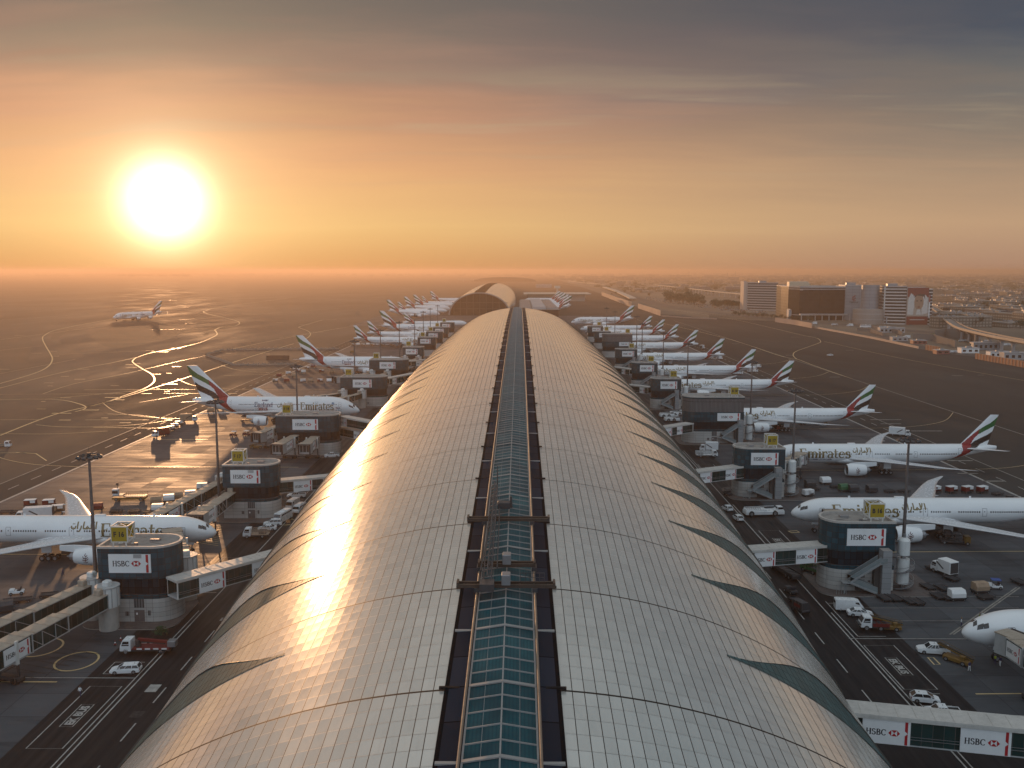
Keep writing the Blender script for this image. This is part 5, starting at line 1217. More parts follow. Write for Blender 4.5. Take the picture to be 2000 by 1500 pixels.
def jb(label, p0, pm, h, ext, **k):
    a, b = J(p0, pm, h); a = Vector(a); b = Vector(b); d = (b-a).normalized(); jet_bridge(label, a, b+d*ext, s=-1, **k)
jb('long near jet bridge from the F 16 tower, its wheels on the hatched apron', (214, 1228), (40, 1320), 0, 8, z0=4.5, z1=3.2, sup=.80)
jb('second long jet bridge from the F 16 tower, behind the nearer one', (184, 1208), (0, 1213), 7.0, 17, z0=4.5, z1=3.2)
jb('jet bridge from the F 17 tower with its lift column near the airliner nose', (459, 1008), (413, 1040), 0, 7.5, z0=4.5, z1=3.6, sup=.76)
jb('long green-glazed jet bridge behind the nearer F 17 jet bridge', (437, 985), (297, 1004), 7.2, 2, z0=4.5, z1=3.4, sup=.68)
jb('retracted jet bridge at the wide left gate tower, left of three', (574, 866), (507, 853), 5.2, 0, z0=6.4, z1=3.5, sup=.72)
jb('retracted jet bridge at the wide left gate tower, middle of three', (603, 878), (545, 875), 5.2, 0, z0=5.4, z1=3.4, sup=.66)
jb('retracted jet bridge at the wide left gate tower, right of three', (628, 882), (597, 875), 5.2, 0, z0=4.6, z1=3.4, sup=.6)
jet_bridge('short white jet bridge from the F 16 tower reaching the airliner door', (-64.5, 176.5), (-76.8, 201.4), 5.4, 3.6, -1, True, .6, False)
for i in (3, 4, 5):
    x = -62.3-(22 if i < 5 else 14)
    for k, (dx, dy) in enumerate(((-17, -13), (-9, -17))):
        jet_bridge('small hazy jet bridge at the %s left gate tower, %s of two' % (ORD[i], ['outer', 'inner'][k]), (x+2+k*9, lT[i]-4), (x+2+k*9+dx, lT[i]-4+dy), 4.8, 3.4, -1, True, .66, False)
# ------------------------------------------------------------------ vehicles and ground equipment (each built along +x, wheels on z=0)
car_glass = window_dark; tail_red = M('tail_lamp', (.25, .01, .01), .3); head_l = M('head_lamp', (.6, .6, .6), .15)
def wheel_me(r=.34, w=.22):
    def mk():
        m = MB(); m.cyl((0, -w/2, 0), (0, w/2, 0), r, n=16, mat=0); m.cyl((0, -w/2-.01, 0), (0, w/2+.01, 0), r*.58, n=12, mat=1); return m.mesh('wheel', [rubber, grey_metal])
    return cached(('wheel', r, w), mk)
def wheels(t, pos, r=.34, w=.22):
    for x, y in pos: obj('wheel', wheel_me(r, w), t, (x, y, r))
def sect(x, w, z0, z1, k=.93): zm = z0+(z1-z0)*.62; return [(x, -w, z0), (x, w, z0), (x, w*1.0, zm), (x, w*k, z1), (x, -w*k, z1), (x, -w*1.0, zm)]
def car_parts(kind):
    W_ = {'sedan': (4.7, .90, 1.45), 'wagon': (4.8, .92, 1.5), 'hatch': (4.2, .88, 1.5), 'suv': (4.7, .95, 1.75), 'pickup': (5.3, .92, 1.75)}[kind]
    L, w, H = W_; a, b = -L/2, L/2; hz_ = .98 if kind in ('sedan', 'wagon', 'hatch') else 1.12
    def body():
        m = MB(); m.loft([sect(a, w*.82, .42, .80), sect(a+.12, w*.96, .30, hz_-.04), sect(a+.9, w, .24, hz_), sect(.4, w, .24, hz_), sect(b-1.25, w, .24, hz_-.05), sect(b-.5, w*.97, .26, hz_-.16), sect(b-.1, w*.86, .34, hz_-.28), sect(b, w*.74, .42, hz_-.38)], 0, True, (True, True), False)
        if kind == 'pickup':
            m.box(a+.1, -.75, -w*.96, -w*.88, hz_, hz_+.12, 0); m.box(a+.1, -.75, w*.88, w*.96, hz_, hz_+.12, 0); m.box(a+.05, a+.15, -w*.9, w*.9, hz_, hz_+.12, 0); m.box(a+.16, -.8, -w*.86, w*.86, hz_+.0, hz_+.02, 1)
        for s in (-1, 1): m.box(.62, .8, s*w-.02 if s > 0 else -w-.14, s*w+.14 if s > 0 else -w+.02, hz_, hz_+.14, 0)
        return m.mesh('body', [white_paint, M('bed_liner', (.02, .02, .02), .8)])
    g = {'sedan': (-1.75, -1.05, .35, 1.15), 'wagon': (-2.3, -1.95, .35, 1.2), 'hatch': (-2.0, -1.4, .3, 1.2), 'suv': (-2.25, -1.95, .35, 1.05), 'pickup': (-.75, -.62, .55, 1.25)}[kind]
    def cabin():
        m = MB(); m.loft([[(g[0], -w*.92, hz_-.02), (g[3], -w*.92, hz_-.02), (g[3], w*.92, hz_-.02), (g[0], w*.92, hz_-.02)], [(g[1], -w*.74, H-.05), (g[2], -w*.74, H-.05), (g[2], w*.74, H-.05), (g[1], w*.74, H-.05)]], 0, True)
        return m.mesh('window', [car_glass])
    def roof():
        m = MB(); m.loft([[(g[1]-.04, -w*.78, H-.09), (g[2]+.06, -w*.78, H-.09), (g[2]+.06, w*.78, H-.09), (g[1]-.04, w*.78, H-.09)], [(g[1]+.05, -w*.70, H), (g[2]-.08, -w*.70, H), (g[2]-.08, w*.70, H), (g[1]+.05, w*.70, H)]], 0, True, (True, True))
        n = 2 if kind in ('hatch',) else 3
        for s in (-1, 1):
            for q in range(n+1):
                t = q/n; m.beam((g[0]+(g[3]-g[0])*t, s*w*.93, hz_), (g[1]+(g[2]-g[1])*t, s*w*.755, H-.06), .10 if q in (0, n) else .07, .05)
        m.cyl((g[1]+.5, 0, H-.02), (g[1]+.5, 0, H+.05), .08, n=8, mat=1); return m.mesh('roof', [white_paint, ink])
    def lights():
        m = MB()
        for s in (-1, 1): m.box(b-.22, b+.005-.03, s*w*.62-.14, s*w*.62+.14, hz_-.46, hz_-.33, 0)
        return m.mesh('headlight', [head_l])
    def tails():
        m = MB()
        for s in (-1, 1): m.box(a+.02, a+.16, s*w*.8-.09, s*w*.8+.09, .62, .9, 0)
        return m.mesh('tail_light', [tail_red])
    return [cached((kind, n), f) for n, f in (('b', body), ('c', cabin), ('r', roof), ('l', lights), ('t', tails))], L, w
def car(kind, px, py, hd, label, cat='car', grp='service cars and vans on the apron roads'):
    x, y, _ = W(px, py); t = thing({'pickup': 'pickup_truck', 'suv': 'service_car', 'sedan': 'sedan_car', 'wagon': 'estate_car', 'hatch': 'hatchback_car'}[kind], label, cat, (x, y, .07), R(hd), grp)
    ms, L, w = car_parts(kind)
    for m in ms: obj(m.name.split('.')[0], m, t)
    wheels(t, [(sx*L*.30+(.05 if sx > 0 else 0), sy*(w-.1)) for sx in (-1, 1) for sy in (-1, 1)]); return t
def van(px, py, hd, label, L=5.0, H=2.1, w=.98, cat='van', name='van', rows=False, roofc=None):
    x, y, _ = W(px, py); t = thing(name, label, cat, (x, y, .07), R(hd), 'service cars and vans on the apron roads'); a, b = -L/2, L/2
    def body():
        m = MB(); m.loft([sect(a, w*.94, .38, H-.1), sect(a+.1, w, .3, H), sect(b-1.5, w, .3, H), sect(b-.75, w, .3, H-.25 if L < 6 else H), sect(b-.12, w*.97, .32, 1.15), sect(b, w*.88, .4, .95)] if L < 6 else [sect(a, w*.95, .4, H-.1), sect(a+.15, w, .35, H), sect(b-.5, w, .35, H), sect(b-.1, w*.98, .36, H*.62), sect(b, w*.92, .42, H*.5)], 0, True, (True, True)); return m.mesh('body', [white_paint])
    def win():
        m = MB(); zt = H-.32; zb = H*.56
        for s in (-1, 1):
            yy = s*(w+.012)
            if rows:
                n = int((L-1.6)/1.0)
                for q in range(n): xa = a+.5+q*(L-1.6)/n; m.quad((xa, yy*.985, zb), (xa+(L-1.6)/n-.12, yy*.985, zb), (xa+(L-1.6)/n-.12, yy*.965, zt), (xa, yy*.965, zt))
            m.quad((b-1.55, yy*.985, zb), (b-.62, yy*.985, zb), (b-.95, yy*.968, zt), (b-1.55, yy*.968, zt))
        f0 = (b-.70, H-.34, b-.20, 1.26) if L < 6 else (b-.46, H-.14, b-.13, H*.66)
        m.quad((f0[0]+.05, -w*.84, f0[1]), (f0[2]+.05, -w*.9, f0[3]), (f0[2]+.05, w*.9, f0[3]), (f0[0]+.05, w*.84, f0[1])); m.quad((a-.012, -w*.75, zb), (a-.012, w*.75, zb), (a-.012, w*.72, zt), (a-.012, -w*.72, zt)); return m.mesh('window', [car_glass])
    obj('body', cached(('vb', L, H, w), body), t); obj('window', cached(('vw', L, H, w, rows), win), t)
    m = MB(); m.box(b-.1, b+.01, -w*.75, -w*.45, .62, .82); m.box(b-.1, b+.01, w*.45, w*.75, .62, .82); obj('headlight', cached(('vh', L, w), lambda: m.mesh('headlight', [head_l])), t)
    if rows:
        m2 = MB(); m2.rbox(-1.2, .6, -.6, .6, H-.02, H+.16, .05); obj('roof_unit', cached(('vr', H), lambda: m2.mesh('roof_unit', [sign_white])), t)
    wheels(t, [(sx*L*.31, sy*(w-.12)) for sx in (-1, 1) for sy in (-1, 1)], .36 if L < 6 else .45); return t
def truck(px, py, hd, label, deck='box', L=8.0, boxc=None, cabc=None, name='truck', cat='truck'):
    x, y, _ = W(px, py); t = thing(name, label, cat, (x, y, .07), R(hd), 'service trucks on the aprons'); b = L/2; a = -L/2; cabc = cabc or white_paint; boxc = boxc or white_paint
    m = MB(); m.loft([sect(b-1.9, 1.1, .6, 2.5), sect(b-.55, 1.1, .6, 2.5), sect(b-.08, 1.08, .6, 1.5), sect(b, 1.0, .6, 1.2)], 0, True, (True, True)); obj('cab', cached(('tc', L, cabc.name), lambda: m.mesh('cab', [cabc])), t)
    m = MB(); m.quad((b-.48, -.95, 2.35), (b-.06, -1.0, 1.5), (b-.06, 1.0, 1.5), (b-.48, .95, 2.35))
    for s in (-1, 1): m.quad((b-1.6, s*1.115, 1.55), (b-.35, s*1.115, 1.55), (b-.6, s*1.06, 2.3), (b-1.6, s*1.06, 2.3))
    obj('window', cached(('tw', L), lambda: m.mesh('window', [car_glass])), t)
    m = MB(); m.box(a, b-.3, -.95, .95, .5, .8); m.box(a, a+.15, -1.05, 1.05, .45, .9); obj('chassis', cached(('tch', L), lambda: m.mesh('chassis', [dark_metal])), t)
    m = MB(); key = ('td', deck, L, boxc.name)
    if deck == 'box': m.rbox(a, b-2.1, -1.2, 1.2, .85, 3.5, .07); m.box(a-.02, a, -1.05, 1.05, 1.0, 3.3, 1); m.beam((0-1, -1.21, 1.6), (-1+2, -1.21, 2.8), .04, .3, 1); m.beam((0-1, 1.21, 1.6), (-1+2, 1.21, 2.8), .04, .3, 1)
    elif deck == 'flat':
        m.box(a, b-2.1, -1.2, 1.2, .85, 1.05); m.box(a, b-2.1, -1.2, -1.14, 1.05, 1.45); m.box(a, b-2.1, 1.14, 1.2, 1.05, 1.45)
        for q in range(6): m.box(a+.3+q*.9, a+.9+q*.9, -1.0, 1.0, 1.05, 1.2, 1)
    elif deck == 'cage':
        m.box(a, b-2.1, -1.15, 1.15, .85, 1.05)
        for q in range(5):
            xx = a+q*(L-2.2)/4
            for s in (-1, 1): m.beam((xx, s*1.1, 1.05), (xx, s*1.1, 2.1), .07, .07)
        for zz in (1.4, 1.75, 2.1):
            for s in (-1, 1): m.beam((a, s*1.1, zz), (b-2.2, s*1.1, zz), .05, .16)
        m.rbox(a+.6, a+2.4, -.8, .8, 1.05, 1.8, .1, 1)
    elif deck == 'boom':
        m.box(a, b-2.1, -1.15, 1.15, .85, 1.05, 0)
        for q in range(4): m.box(a+.4+q*1.4, a+1.3+q*1.4, -1.17, -1.151, .88, 1.15, 2); m.box(a+.4+q*1.4, a+1.3+q*1.4, 1.151, 1.17, .88, 1.15, 2)
        m.cyl((b-2.8, 0, 1.0), (b-2.8, 0, 2.2), .5, n=12, mat=1); m.beam((b-2.8, 0, 2.3), (a-.3, 0, 1.7), .4, .45, 0); m.beam((b-3.2, 0, 2.0), (a+1, 0, 1.5), .25, .3, 1); m.rbox(a-.9, a+.5, -.7, .7, 1.1, 2.1, .08, 3); m.box(a+.8, a+1.6, -1.5, 1.5, .3, .5, 1)
    obj('load_bed' if deck != 'box' else 'cargo_box', cached(key, lambda: m.mesh('load_bed', [boxc, dark_metal, sign_white, grey_metal])), t)
    wheels(t, [(b-1.0, s*.95) for s in (-1, 1)]+[(a+1.5, s*.92) for s in (-1, 1)], .48, .3)
    if L > 8.5: wheels(t, [(a+2.7, s*.92) for s in (-1, 1)], .48, .3)
    return t
def pushback(px, py, hd, label, L=8.4):
    x, y, _ = W(px, py); t = thing('pushback_tractor', label, 'aircraft tug', (x, y, .07), R(hd), 'aircraft tugs on the aprons'); a, b = -L/2, L/2
    def body():
        m = MB(); m.rbox(a, b, -1.55, 1.55, .45, 1.35, .12); m.rbox(a+.1, a+L*.55, -1.4, 1.4, 1.35, 1.75, .15); m.rbox(b-2.0, b-.1, -1.5, 1.5, 1.35, 1.6, .1)
        for q in range(7): m.beam((a+.5+q*.6, -1.2, 1.76), (a+.9+q*.6, 1.2, 1.85), .12, .14, 1)
        m.beam((a+.3, -1.3, 1.9), (b-2, -1.3, 2.1), .09, .09); m.beam((a+.3, 1.3, 1.9), (b-2, 1.3, 2.1), .09, .09)
        return m.mesh('body', [white_paint, grey_metal])
    def cab():
        m = MB(); m.rbox(b-1.9, b-.5, -1.3, .3, 1.55, 2.5, .08, 0); m.box(b-1.75, b-.49, -1.32, -1.29, 1.75, 2.3, 1); m.box(b-.505, b-.48, -1.15, .15, 1.75, 2.3, 1); m.box(b-1.92, b-1.89, -1.15, .15, 1.75, 2.3, 1); return m.mesh('cab', [white_paint, car_glass])
    obj('body', cached(('pbb', L), body), t); obj('cab', cached(('pbc', L), cab), t); wheels(t, [(a+1.5, s*1.4) for s in (-1, 1)]+[(b-2.6, s*1.4) for s in (-1, 1)], .72, .5)
def tow_tractor(px, py, hd, label, canopy=None, col=None):
    x, y, _ = W(px, py); t = thing('tow_tractor', label, 'baggage tractor', (x, y, .05), R(hd), 'baggage tractors'); col = col or white_paint
    def body():
        m = MB(); m.rbox(-1.4, 1.4, -.75, .75, .35, .8, .1); m.rbox(.3, 1.35, -.7, .7, .8, 1.15, .12); m.rbox(-.7, -.1, -.6, .6, .8, 1.0, .06, 1); m.rbox(-.85, -.7, -.6, .6, .9, 1.5, .05, 1); m.cyl((.25, -.3, 1.05), (.1, -.3, 1.3), .04, n=6, mat=1); return m.mesh('body', [col, ink])
    obj('body', cached(('ttb', col.name), body), t)
    if canopy:
        def can():
            m = MB(); m.rbox(-1.1, .7, -.8, .8, 1.9, 2.02, .06)
            for xx in (-1.0, .6):
                for yy in (-.7, .7): m.beam((xx, yy, .7), (xx, yy, 1.92), .06, .06, 1)
            return m.mesh('canopy', [canopy, dark_metal])
        obj('canopy', cached(('ttc', canopy.name), can), t)
    wheels(t, [(sx*.95, sy*.68) for sx in (-1, 1) for sy in (-1, 1)], .33, .22)
def cart(px, py, hd, label, kind='box', col=None, grp='baggage carts and dollies'):
    x, y, _ = W(px, py); nm, ct = {'box': ('baggage_cart', 'baggage cart'), 'dolly': ('cargo_dolly', 'cargo dolly'), 'uld': ('cargo_container', 'cargo container')}[kind]
    t = thing(nm, label, ct, (x, y, .05), R(hd), grp); col = col or red_paint
    def chas():
        m = MB(); m.box(-1.6, 1.6, -.95, .95, .42, .56); m.beam((1.6, 0, .5), (2.5, 0, .45), .1, .1)
        for q in range(9): m.cyl((-1.45+q*.36, -.85, .60), (-1.45+q*.36, .85, .60), .07, n=6)
        for s in (-1, 1): m.box(-1.6, 1.6, s*.95-.04, s*.95+.04, .5, .72)
        return m.mesh('frame', [dark_metal])
    obj('frame', cached('dolly', chas), t)
    def top():
        m = MB()
        if kind == 'box':
            m.rbox(-1.5, 1.5, -.9, .9, 1.95, 2.1, .06, 1); m.box(-1.5, -1.42, -.88, .88, .6, 1.95, 0); m.box(1.42, 1.5, -.88, .88, .6, 1.95, 0); m.box(-1.42, 1.42, -.02, .02, .6, 1.95, 0)
            for s in (-1, 1): m.box(-1.42, -.2, s*.86-.02, s*.86+.02, .62, 1.9, 0); m.box(.1, 1.42, s*.86-.02, s*.86+.02, 1.2, 1.9, 1)
            return m.mesh('canopy', [col, sign_white])
        P = [(-.95, .62), (.95, .62), (.95, 2.2), (-.5, 2.2), (-.95, 1.5)]
        m.loft([[(xx, y_, z_) for y_, z_ in P] for xx in (-1.45, 1.45)], 0, True, (True, True))
        for xx in (-1.46, -.5, .5, 1.4): m.box(xx, xx+.06, -.97, .97, .66, .72, 1); m.box(xx, xx+.05, .951, .965, .66, 2.2, 1)
        m.box(-.9, .9, .955, .97, 1.1, 1.7, 2); return m.mesh('load', [col, grey_metal, red_paint])
    if kind != 'dolly': obj('canopy' if kind == 'box' else 'load', cached(('cart', kind, col.name), top), t)
    wheels(t, [(sx*1.2, sy*.8) for sx in (-1, 1) for sy in (-1, 1)], .21, .14)
def belt_loader(px, py, hd, label, col=None):
    x, y, _ = W(px, py); t = thing('belt_loader', label, 'belt loader', (x, y, .05), R(hd), 'loaders and ground equipment'); col = col or yellow_paint
    def body():
        m = MB(); m.rbox(-2.3, 2.0, -.9, .9, .35, .95, .1); m.rbox(-1.6, -.8, .1, .85, .95, 1.6, .06); return m.mesh('body', [col])
    def belt():
        m = MB(); m.beam((-2.6, -.25, 1.05), (3.2, -.25, 2.3), .8, .22, 0); m.beam((-2.6, -.25, 1.18), (3.2, -.25, 2.43), .62, .04, 1)
        for s in (-.68, .18): m.beam((-2.6, s, 1.5), (3.2, s, 2.75), .05, .05, 0)
        return m.mesh('belt', [col, rubber])
    obj('body', cached(('blb', col.name), body), t); obj('belt', cached(('blt', col.name), belt), t); wheels(t, [(sx*1.4, sy*.8) for sx in (-1, 1) for sy in (-1, 1)], .4, .26)
def high_loader(px, py, hd, label):
    x, y, _ = W(px, py); t = thing('cargo_loader', label, 'cargo loader', (x, y, .05), R(hd), 'loaders and ground equipment')
    m = MB(); m.rbox(-4.6, 4.6, -1.3, 1.3, .5, 1.0, .08, 0); m.rbox(-4.6, -1.6, -1.4, 1.4, 1.5, 1.75, .05, 1)
    obj('body', m.mesh('body', [yellow_paint, grey_metal]), t)
    m = MB(); m.rbox(-4.4, -2.9, -1.2, .2, 1.75, 3.3, .1, 0); m.box(-4.45, -2.85, -1.24, -1.2, 2.2, 3.0, 1); m.rbox(-4.5, -2.8, -1.3, .3, 3.3, 3.45, .05, 0); m.cyl((-3.6, .8, 1.75), (-3.6, .8, 4.6), .09, n=8, mat=2); m.box(-3.9, -3.3, .6, 1.0, 4.2, 4.9, 2); obj('cab', m.mesh('cab', [sign_white, car_glass, dark_metal]), t)
    m = MB(); m.box(-1.4, 4.6, -1.3, 1.3, 1.15, 1.35, 0)
    for q in range(13):
        for s in (-1, 1): m.beam((-1.3+q*.49, s*1.25, 1.35), (-1.3+q*.49, s*1.25, 2.1), .06, .06, 1)
    for s in (-1, 1): m.beam((-1.3, s*1.25, 2.1), (4.6, s*1.25, 2.1), .07, .07, 1)
    obj('platform', m.mesh('platform', [grey_metal, yellow_paint]), t); wheels(t, [(q, s*1.15) for q in (-3.4, 3.4) for s in (-1, 1)], .5, .35)
def loader_rig(px, py, hd, label, cab=None):
    """dark scissor rig working under a wing"""
    x, y, _ = W(px, py); t = thing('ground_loader', label, 'ground loader', (x, y, .05), R(hd), 'loaders and ground equipment')
    m = MB(); m.box(-3, 2.2, -1.1, 1.1, .5, .9); m.box(-2.6, 1.6, -1.0, 1.0, 2.3, 2.5)
    for s in (-1, 1): m.beam((-2.4, s*.9, .9), (1.4, s*.9, 2.3), .14, .14); m.beam((1.4, s*.9, .9), (-2.4, s*.9, 2.3), .14, .14)
    for q in range(4): m.beam((-2.5+q*1.3, -1.0, 2.5), (-2.5+q*1.3, -1.0, 3.3), .06, .06)
    m.beam((-2.5, -1, 3.3), (1.5, -1, 3.3), .06, .06); m.rbox(-2.2, -.6, -.7, .7, 2.5, 3.2, .08); obj('lift_frame', m.mesh('lift_frame', [dark_metal]), t)
    m = MB(); m.rbox(2.2, 3.6, -1.0, 1.0, .5, 2.1, .12, 0); m.quad((3.615, -.8, 1.35), (3.615, .8, 1.35), (3.56, .75, 1.95), (3.56, -.75, 1.95), 1); obj('cab', m.mesh('cab', [cab or yellow_paint, car_glass]), t)
    wheels(t, [(q, s*.95) for q in (-2.2, 2.9) for s in (-1, 1)], .42, .3)
def skin_figure(px, py, hd, label, pose, vest=None, top=None, legs=None, cap=None):
    """a person: one continuous skinned body, clothing and cap as children"""
    x, y, _ = W(px, py); t = thing('person', label, 'person', (x, y, .06), R(hd), 'ground crew on the aprons')
    J = dict(pelvis=(0, 0, .95), waist=(0, 0, 1.1), chest=(0, 0, 1.32), neck=(0, 0, 1.50), head0=(.01, 0, 1.60), head1=(.02, 0, 1.74))
    for s, k in ((-1, 'r'), (1, 'l')):
        st = pose.get('stride', .0)*s; ar = pose.get('arm', .1)*-s; bend = pose.get('bend', 0)
        J['hip'+k] = (0, s*.10, .92); J['knee'+k] = (.06+st*.5, s*.11, .50); J['ank'+k] = (st, s*.12, .09); J['toe'+k] = (st+.19, s*.14, .04)
        J['sh'+k] = (0, s*.19, 1.43); J['elb'+k] = (ar*.6, s*.25, 1.16); J['wri'+k] = (ar+pose.get('reach', .06), s*.24, .93+pose.get('lift', 0)); J['hand'+k] = (ar+pose.get('reach', .06)+.05, s*.24, .84+pose.get('lift', 0))
    if pose.get('lean'):
        for n in list(J):
            p = J[n]
            if p[2] > .96: q = (p[2]-.95); J[n] = (p[0]+q*sin(pose['lean']), p[1], .95+q*cos(pose['lean']))
    E_ = [('pelvis', 'waist'), ('waist', 'chest'), ('chest', 'neck'), ('neck', 'head0'), ('head0', 'head1')]
    for k in 'rl': E_ += [('pelvis', 'hip'+k), ('hip'+k, 'knee'+k), ('knee'+k, 'ank'+k), ('ank'+k, 'toe'+k), ('chest', 'sh'+k), ('sh'+k, 'elb'+k), ('elb'+k, 'wri'+k), ('wri'+k, 'hand'+k)]
    rad = dict(pelvis=.14, waist=.13, chest=.155, neck=.06, head0=.085, head1=.095)
    for k in 'rl': rad.update({'hip'+k: .095, 'knee'+k: .062, 'ank'+k: .045, 'toe'+k: .04, 'sh'+k: .07, 'elb'+k: .047, 'wri'+k: .034, 'hand'+k: .042})
    def grow(names, edges, add, name, mats, fmat=None):
        me = D.meshes.new(name); idx = {n: i for i, n in enumerate(names)}; me.from_pydata([J[n] for n in names], [(idx[a], idx[b]) for a, b in edges], []);
        o = D.objects.new(name, me); COL.objects.link(o); a = o.modifiers.new('s', 'SKIN')
        for n in names: me.skin_vertices[0].data[idx[n]].radius = (rad[n]+add, rad[n]+add)
        me.skin_vertices[0].data[0].use_root = True
        b = o.modifiers.new('d', 'SUBSURF'); b.levels = b.render_levels = 2
        dg = bpy.context.evaluated_depsgraph_get(); m2 = D.meshes.new_from_object(o.evaluated_get(dg)); D.objects.remove(o); m2.name = name
        for mm in mats: m2.materials.append(mm)
        if fmat:
            for p in m2.polygons: p.material_index = fmat(p.center)
        for p in m2.polygons: p.use_smooth = True
        return obj(name, m2, t)
    skin = M('skin', (.22, .12, .08), .6); hair = M('hair_dark', (.015, .012, .01), .7); shoe = M('shoe_black', (.012, .012, .012), .6)
    top = top or sign_white; legs = legs or navy
    hz1 = J['head1'][2]
    grow(list(J), E_, 0, 'body', [skin, top, legs, shoe, hair], lambda c: 3 if c.z < .1 else 2 if c.z < .98 and abs(c.y) < .2 else 4 if c.z > hz1+.0 else 0 if c.z > J['neck'][2] else 0 if (c.z < 1.0 and abs(c.y) > .2) else 1)
    if vest: grow(['waist', 'chest', 'shr', 'shl', 'pelvis'], [('pelvis', 'waist'), ('waist', 'chest'), ('chest', 'shr'), ('chest', 'shl')], .022, 'safety_vest', [vest])
    if cap:
        m = MB(); h = J['head1']; m.lathe([(.11, -.02), (.105, .05), (.06, .1), (.005, .115)], 14, 0, 'z', h); m.box(h[0]+.05, h[0]+.19, -.07, .07, h[2]-.02, h[2]); obj('cap', m.mesh('cap', [cap]), t)
# ---- left side
car('wagon', 246, 1314, 187, 'white estate car parked alone in the marked bay beside the lower left road')
truck(287, 1274, 182, 'red recovery truck with a white cab and folded boom at the F 16 tower kerb', 'boom', 8.4, red_paint, name='recovery_truck', cat='recovery truck')
skin_figure(157, 1362, 75, 'person in a white shirt walking at the edge of the lower left road', dict(stride=.22, arm=.16), None, sign_white, navy, None)
tow_tractor(33, 1161, 200, 'small white tow tractor with no roof at the left edge, beyond the jet bridges', None)
for k, (px, py) in enumerate(((44, 1176), (22, 1178))): cart(px, py, 20, ['empty cargo dolly left of the long jet bridges, with slatted deck', 'empty cargo dolly at the left frame edge by the tow tractor'][k], 'dolly')
cart(95, 1166, 15, 'empty cargo dolly behind the far long jet bridge', 'dolly'); cart(10, 1196, 30, 'loaded dark cargo dolly cut by the left frame edge', 'uld', dark_metal)
truck(501, 1050, 185, 'white flatbed truck with cage sides, front of the vehicle queue by the F 17 bridge', 'cage', 6.2, M('cage_tan', (.42, .30, .22), .6))
car('sedan', 522, 1036, 190, 'white saloon car second in the queue behind the cage truck'); car('suv', 533, 1027, 192, 'white off-roader third in the queue, beside the green bush')
van(553, 1018, 258, 'white minibus at the head of the short bus row below the F 17 bridge', 7.0, 2.7, 1.05, 'minibus', 'minibus', True); van(572, 992, 258, 'white high-roof van behind the minibus by the F 17 tower', 5.4, 2.4); van(585, 1000, 258, 'white delivery van closest to the vaulted roof below the F 17 bridge', 5.0, 2.2, rows=True)
car('pickup', 579, 972, 185, 'white pickup truck under the F 17 walkway bridge'); car('pickup', 648, 893, 200, 'white pickup truck in front of the wide left tower with three jet bridges'); car('sedan', 655, 884, 200, 'white saloon car behind the pickup at the wide left tower')
high_loader(254, 977, 4, 'yellow and white cargo loader standing alone on the sunlit left apron')
for k, (px, py, kd, c) in enumerate(((60, 990, 'box', red_paint), (96, 990, 'box', red_paint), (113, 1001, 'box', brown_box), (190, 998, 'uld', red_paint), (305, 985, 'uld', brown_box), (330, 981, 'uld', sign_white), (347, 976, 'uld', brown_box))):
    cart(px, py, 12+k*2, ['red baggage cart under a white canopy, leftmost beyond the near left airliner', 'red baggage cart with white canopy, second from the left beyond the near left airliner', 'tan baggage cart just left of the upright far wing', 'red covered cargo container right of the upright far wing', 'tan cargo container on a dolly, left of three by the F 17 jet bridge', 'white cargo container between two tan ones by the F 17 jet bridge', 'tan cargo container nearest to the long F 17 jet bridge'][k], kd, c)
for k, (px, py) in enumerate(((12, 1003), (38, 1003), (227, 1002), (262, 1002), (293, 1003))): cart(px, py, 8, 'empty cargo dolly beyond the near left airliner, %s in a line from the left' % ORD[k], 'dolly')
cart(308, 1000, 10, 'white cargo container at the right end of the dolly line beyond the near left airliner', 'uld', sign_white); cart(395, 957, 15, 'white topped cart at the F 17 jet bridge rotunda', 'box', sign_white); cart(372, 972, 20, 'white topped cart halfway along the far F 17 jet bridge', 'box', sign_white)
truck(68, 1016, 195, 'white box truck mostly hidden behind the near left airliner', 'box', 9.0, name='box_truck')
truck(314, 853, 230, 'truck with a red box leading the cart train on the left taxiway edge', 'box', 6.5, red_paint)
for k, (px, py) in enumerate(((324, 847), (333, 842), (341, 837), (349, 832))): cart(px, py, 45, 'baggage cart in the train on the left apron edge, %s behind the truck' % ORD[k], 'box', brown_box)
truck(369, 824, 10, 'tan box truck waiting alone ahead of the cart train', 'box', 7.0, brown_box); truck(2, 889-14, 10, 'tan service truck cut by the left frame edge', 'flat', 7, brown_box)
tow_tractor(456, 852, 170, 'red tow tractor with white canopy below the engine of the first England airliner', sign_white, red_paint); tow_tractor(481, 851, 165, 'second red tow tractor, right of its twin below the first England airliner', sign_white, red_paint)
belt_loader(501, 876, 10, 'orange belt loader under the retracted jet bridges'); loader_rig(484, 824, 5, 'dark loader rig under the wing of the first England airliner')
for k, (px, py) in enumerate(((412, 806), (430, 800))): cart(px, py, 8, ['brown cart under the tail of the first England airliner', 'brown cart close behind another under the tail of the first England airliner'][k], 'uld', brown_box)
n = 0
for px, py in ((538, 747), (560, 747), (592, 747), (606, 747), (625, 747), (643, 747), (660, 747), (545, 737), (563, 732), (575, 737), (582, 727), (593, 729), (600, 722), (612, 718), (577, 723), (648, 729), (628, 728)):
    cart(px, py, 5+(n*37) % 20, 'small %s cart on the apron between the England airliners, %s from the near left' % (('tan', 'red', 'white')[n % 3], ORD[n]), ('box', 'uld')[n % 2], (brown_box, red_paint, sign_white)[n % 3]); n += 1
for k in range(10):
    px = 690+k*9.5; cart(px, 676-(k % 2), 5, 'small hazy cart in the row beneath the third left airliner, %s from the left' % ORD[k], ('box', 'uld')[k % 2], (brown_box, sign_white)[k % 2])
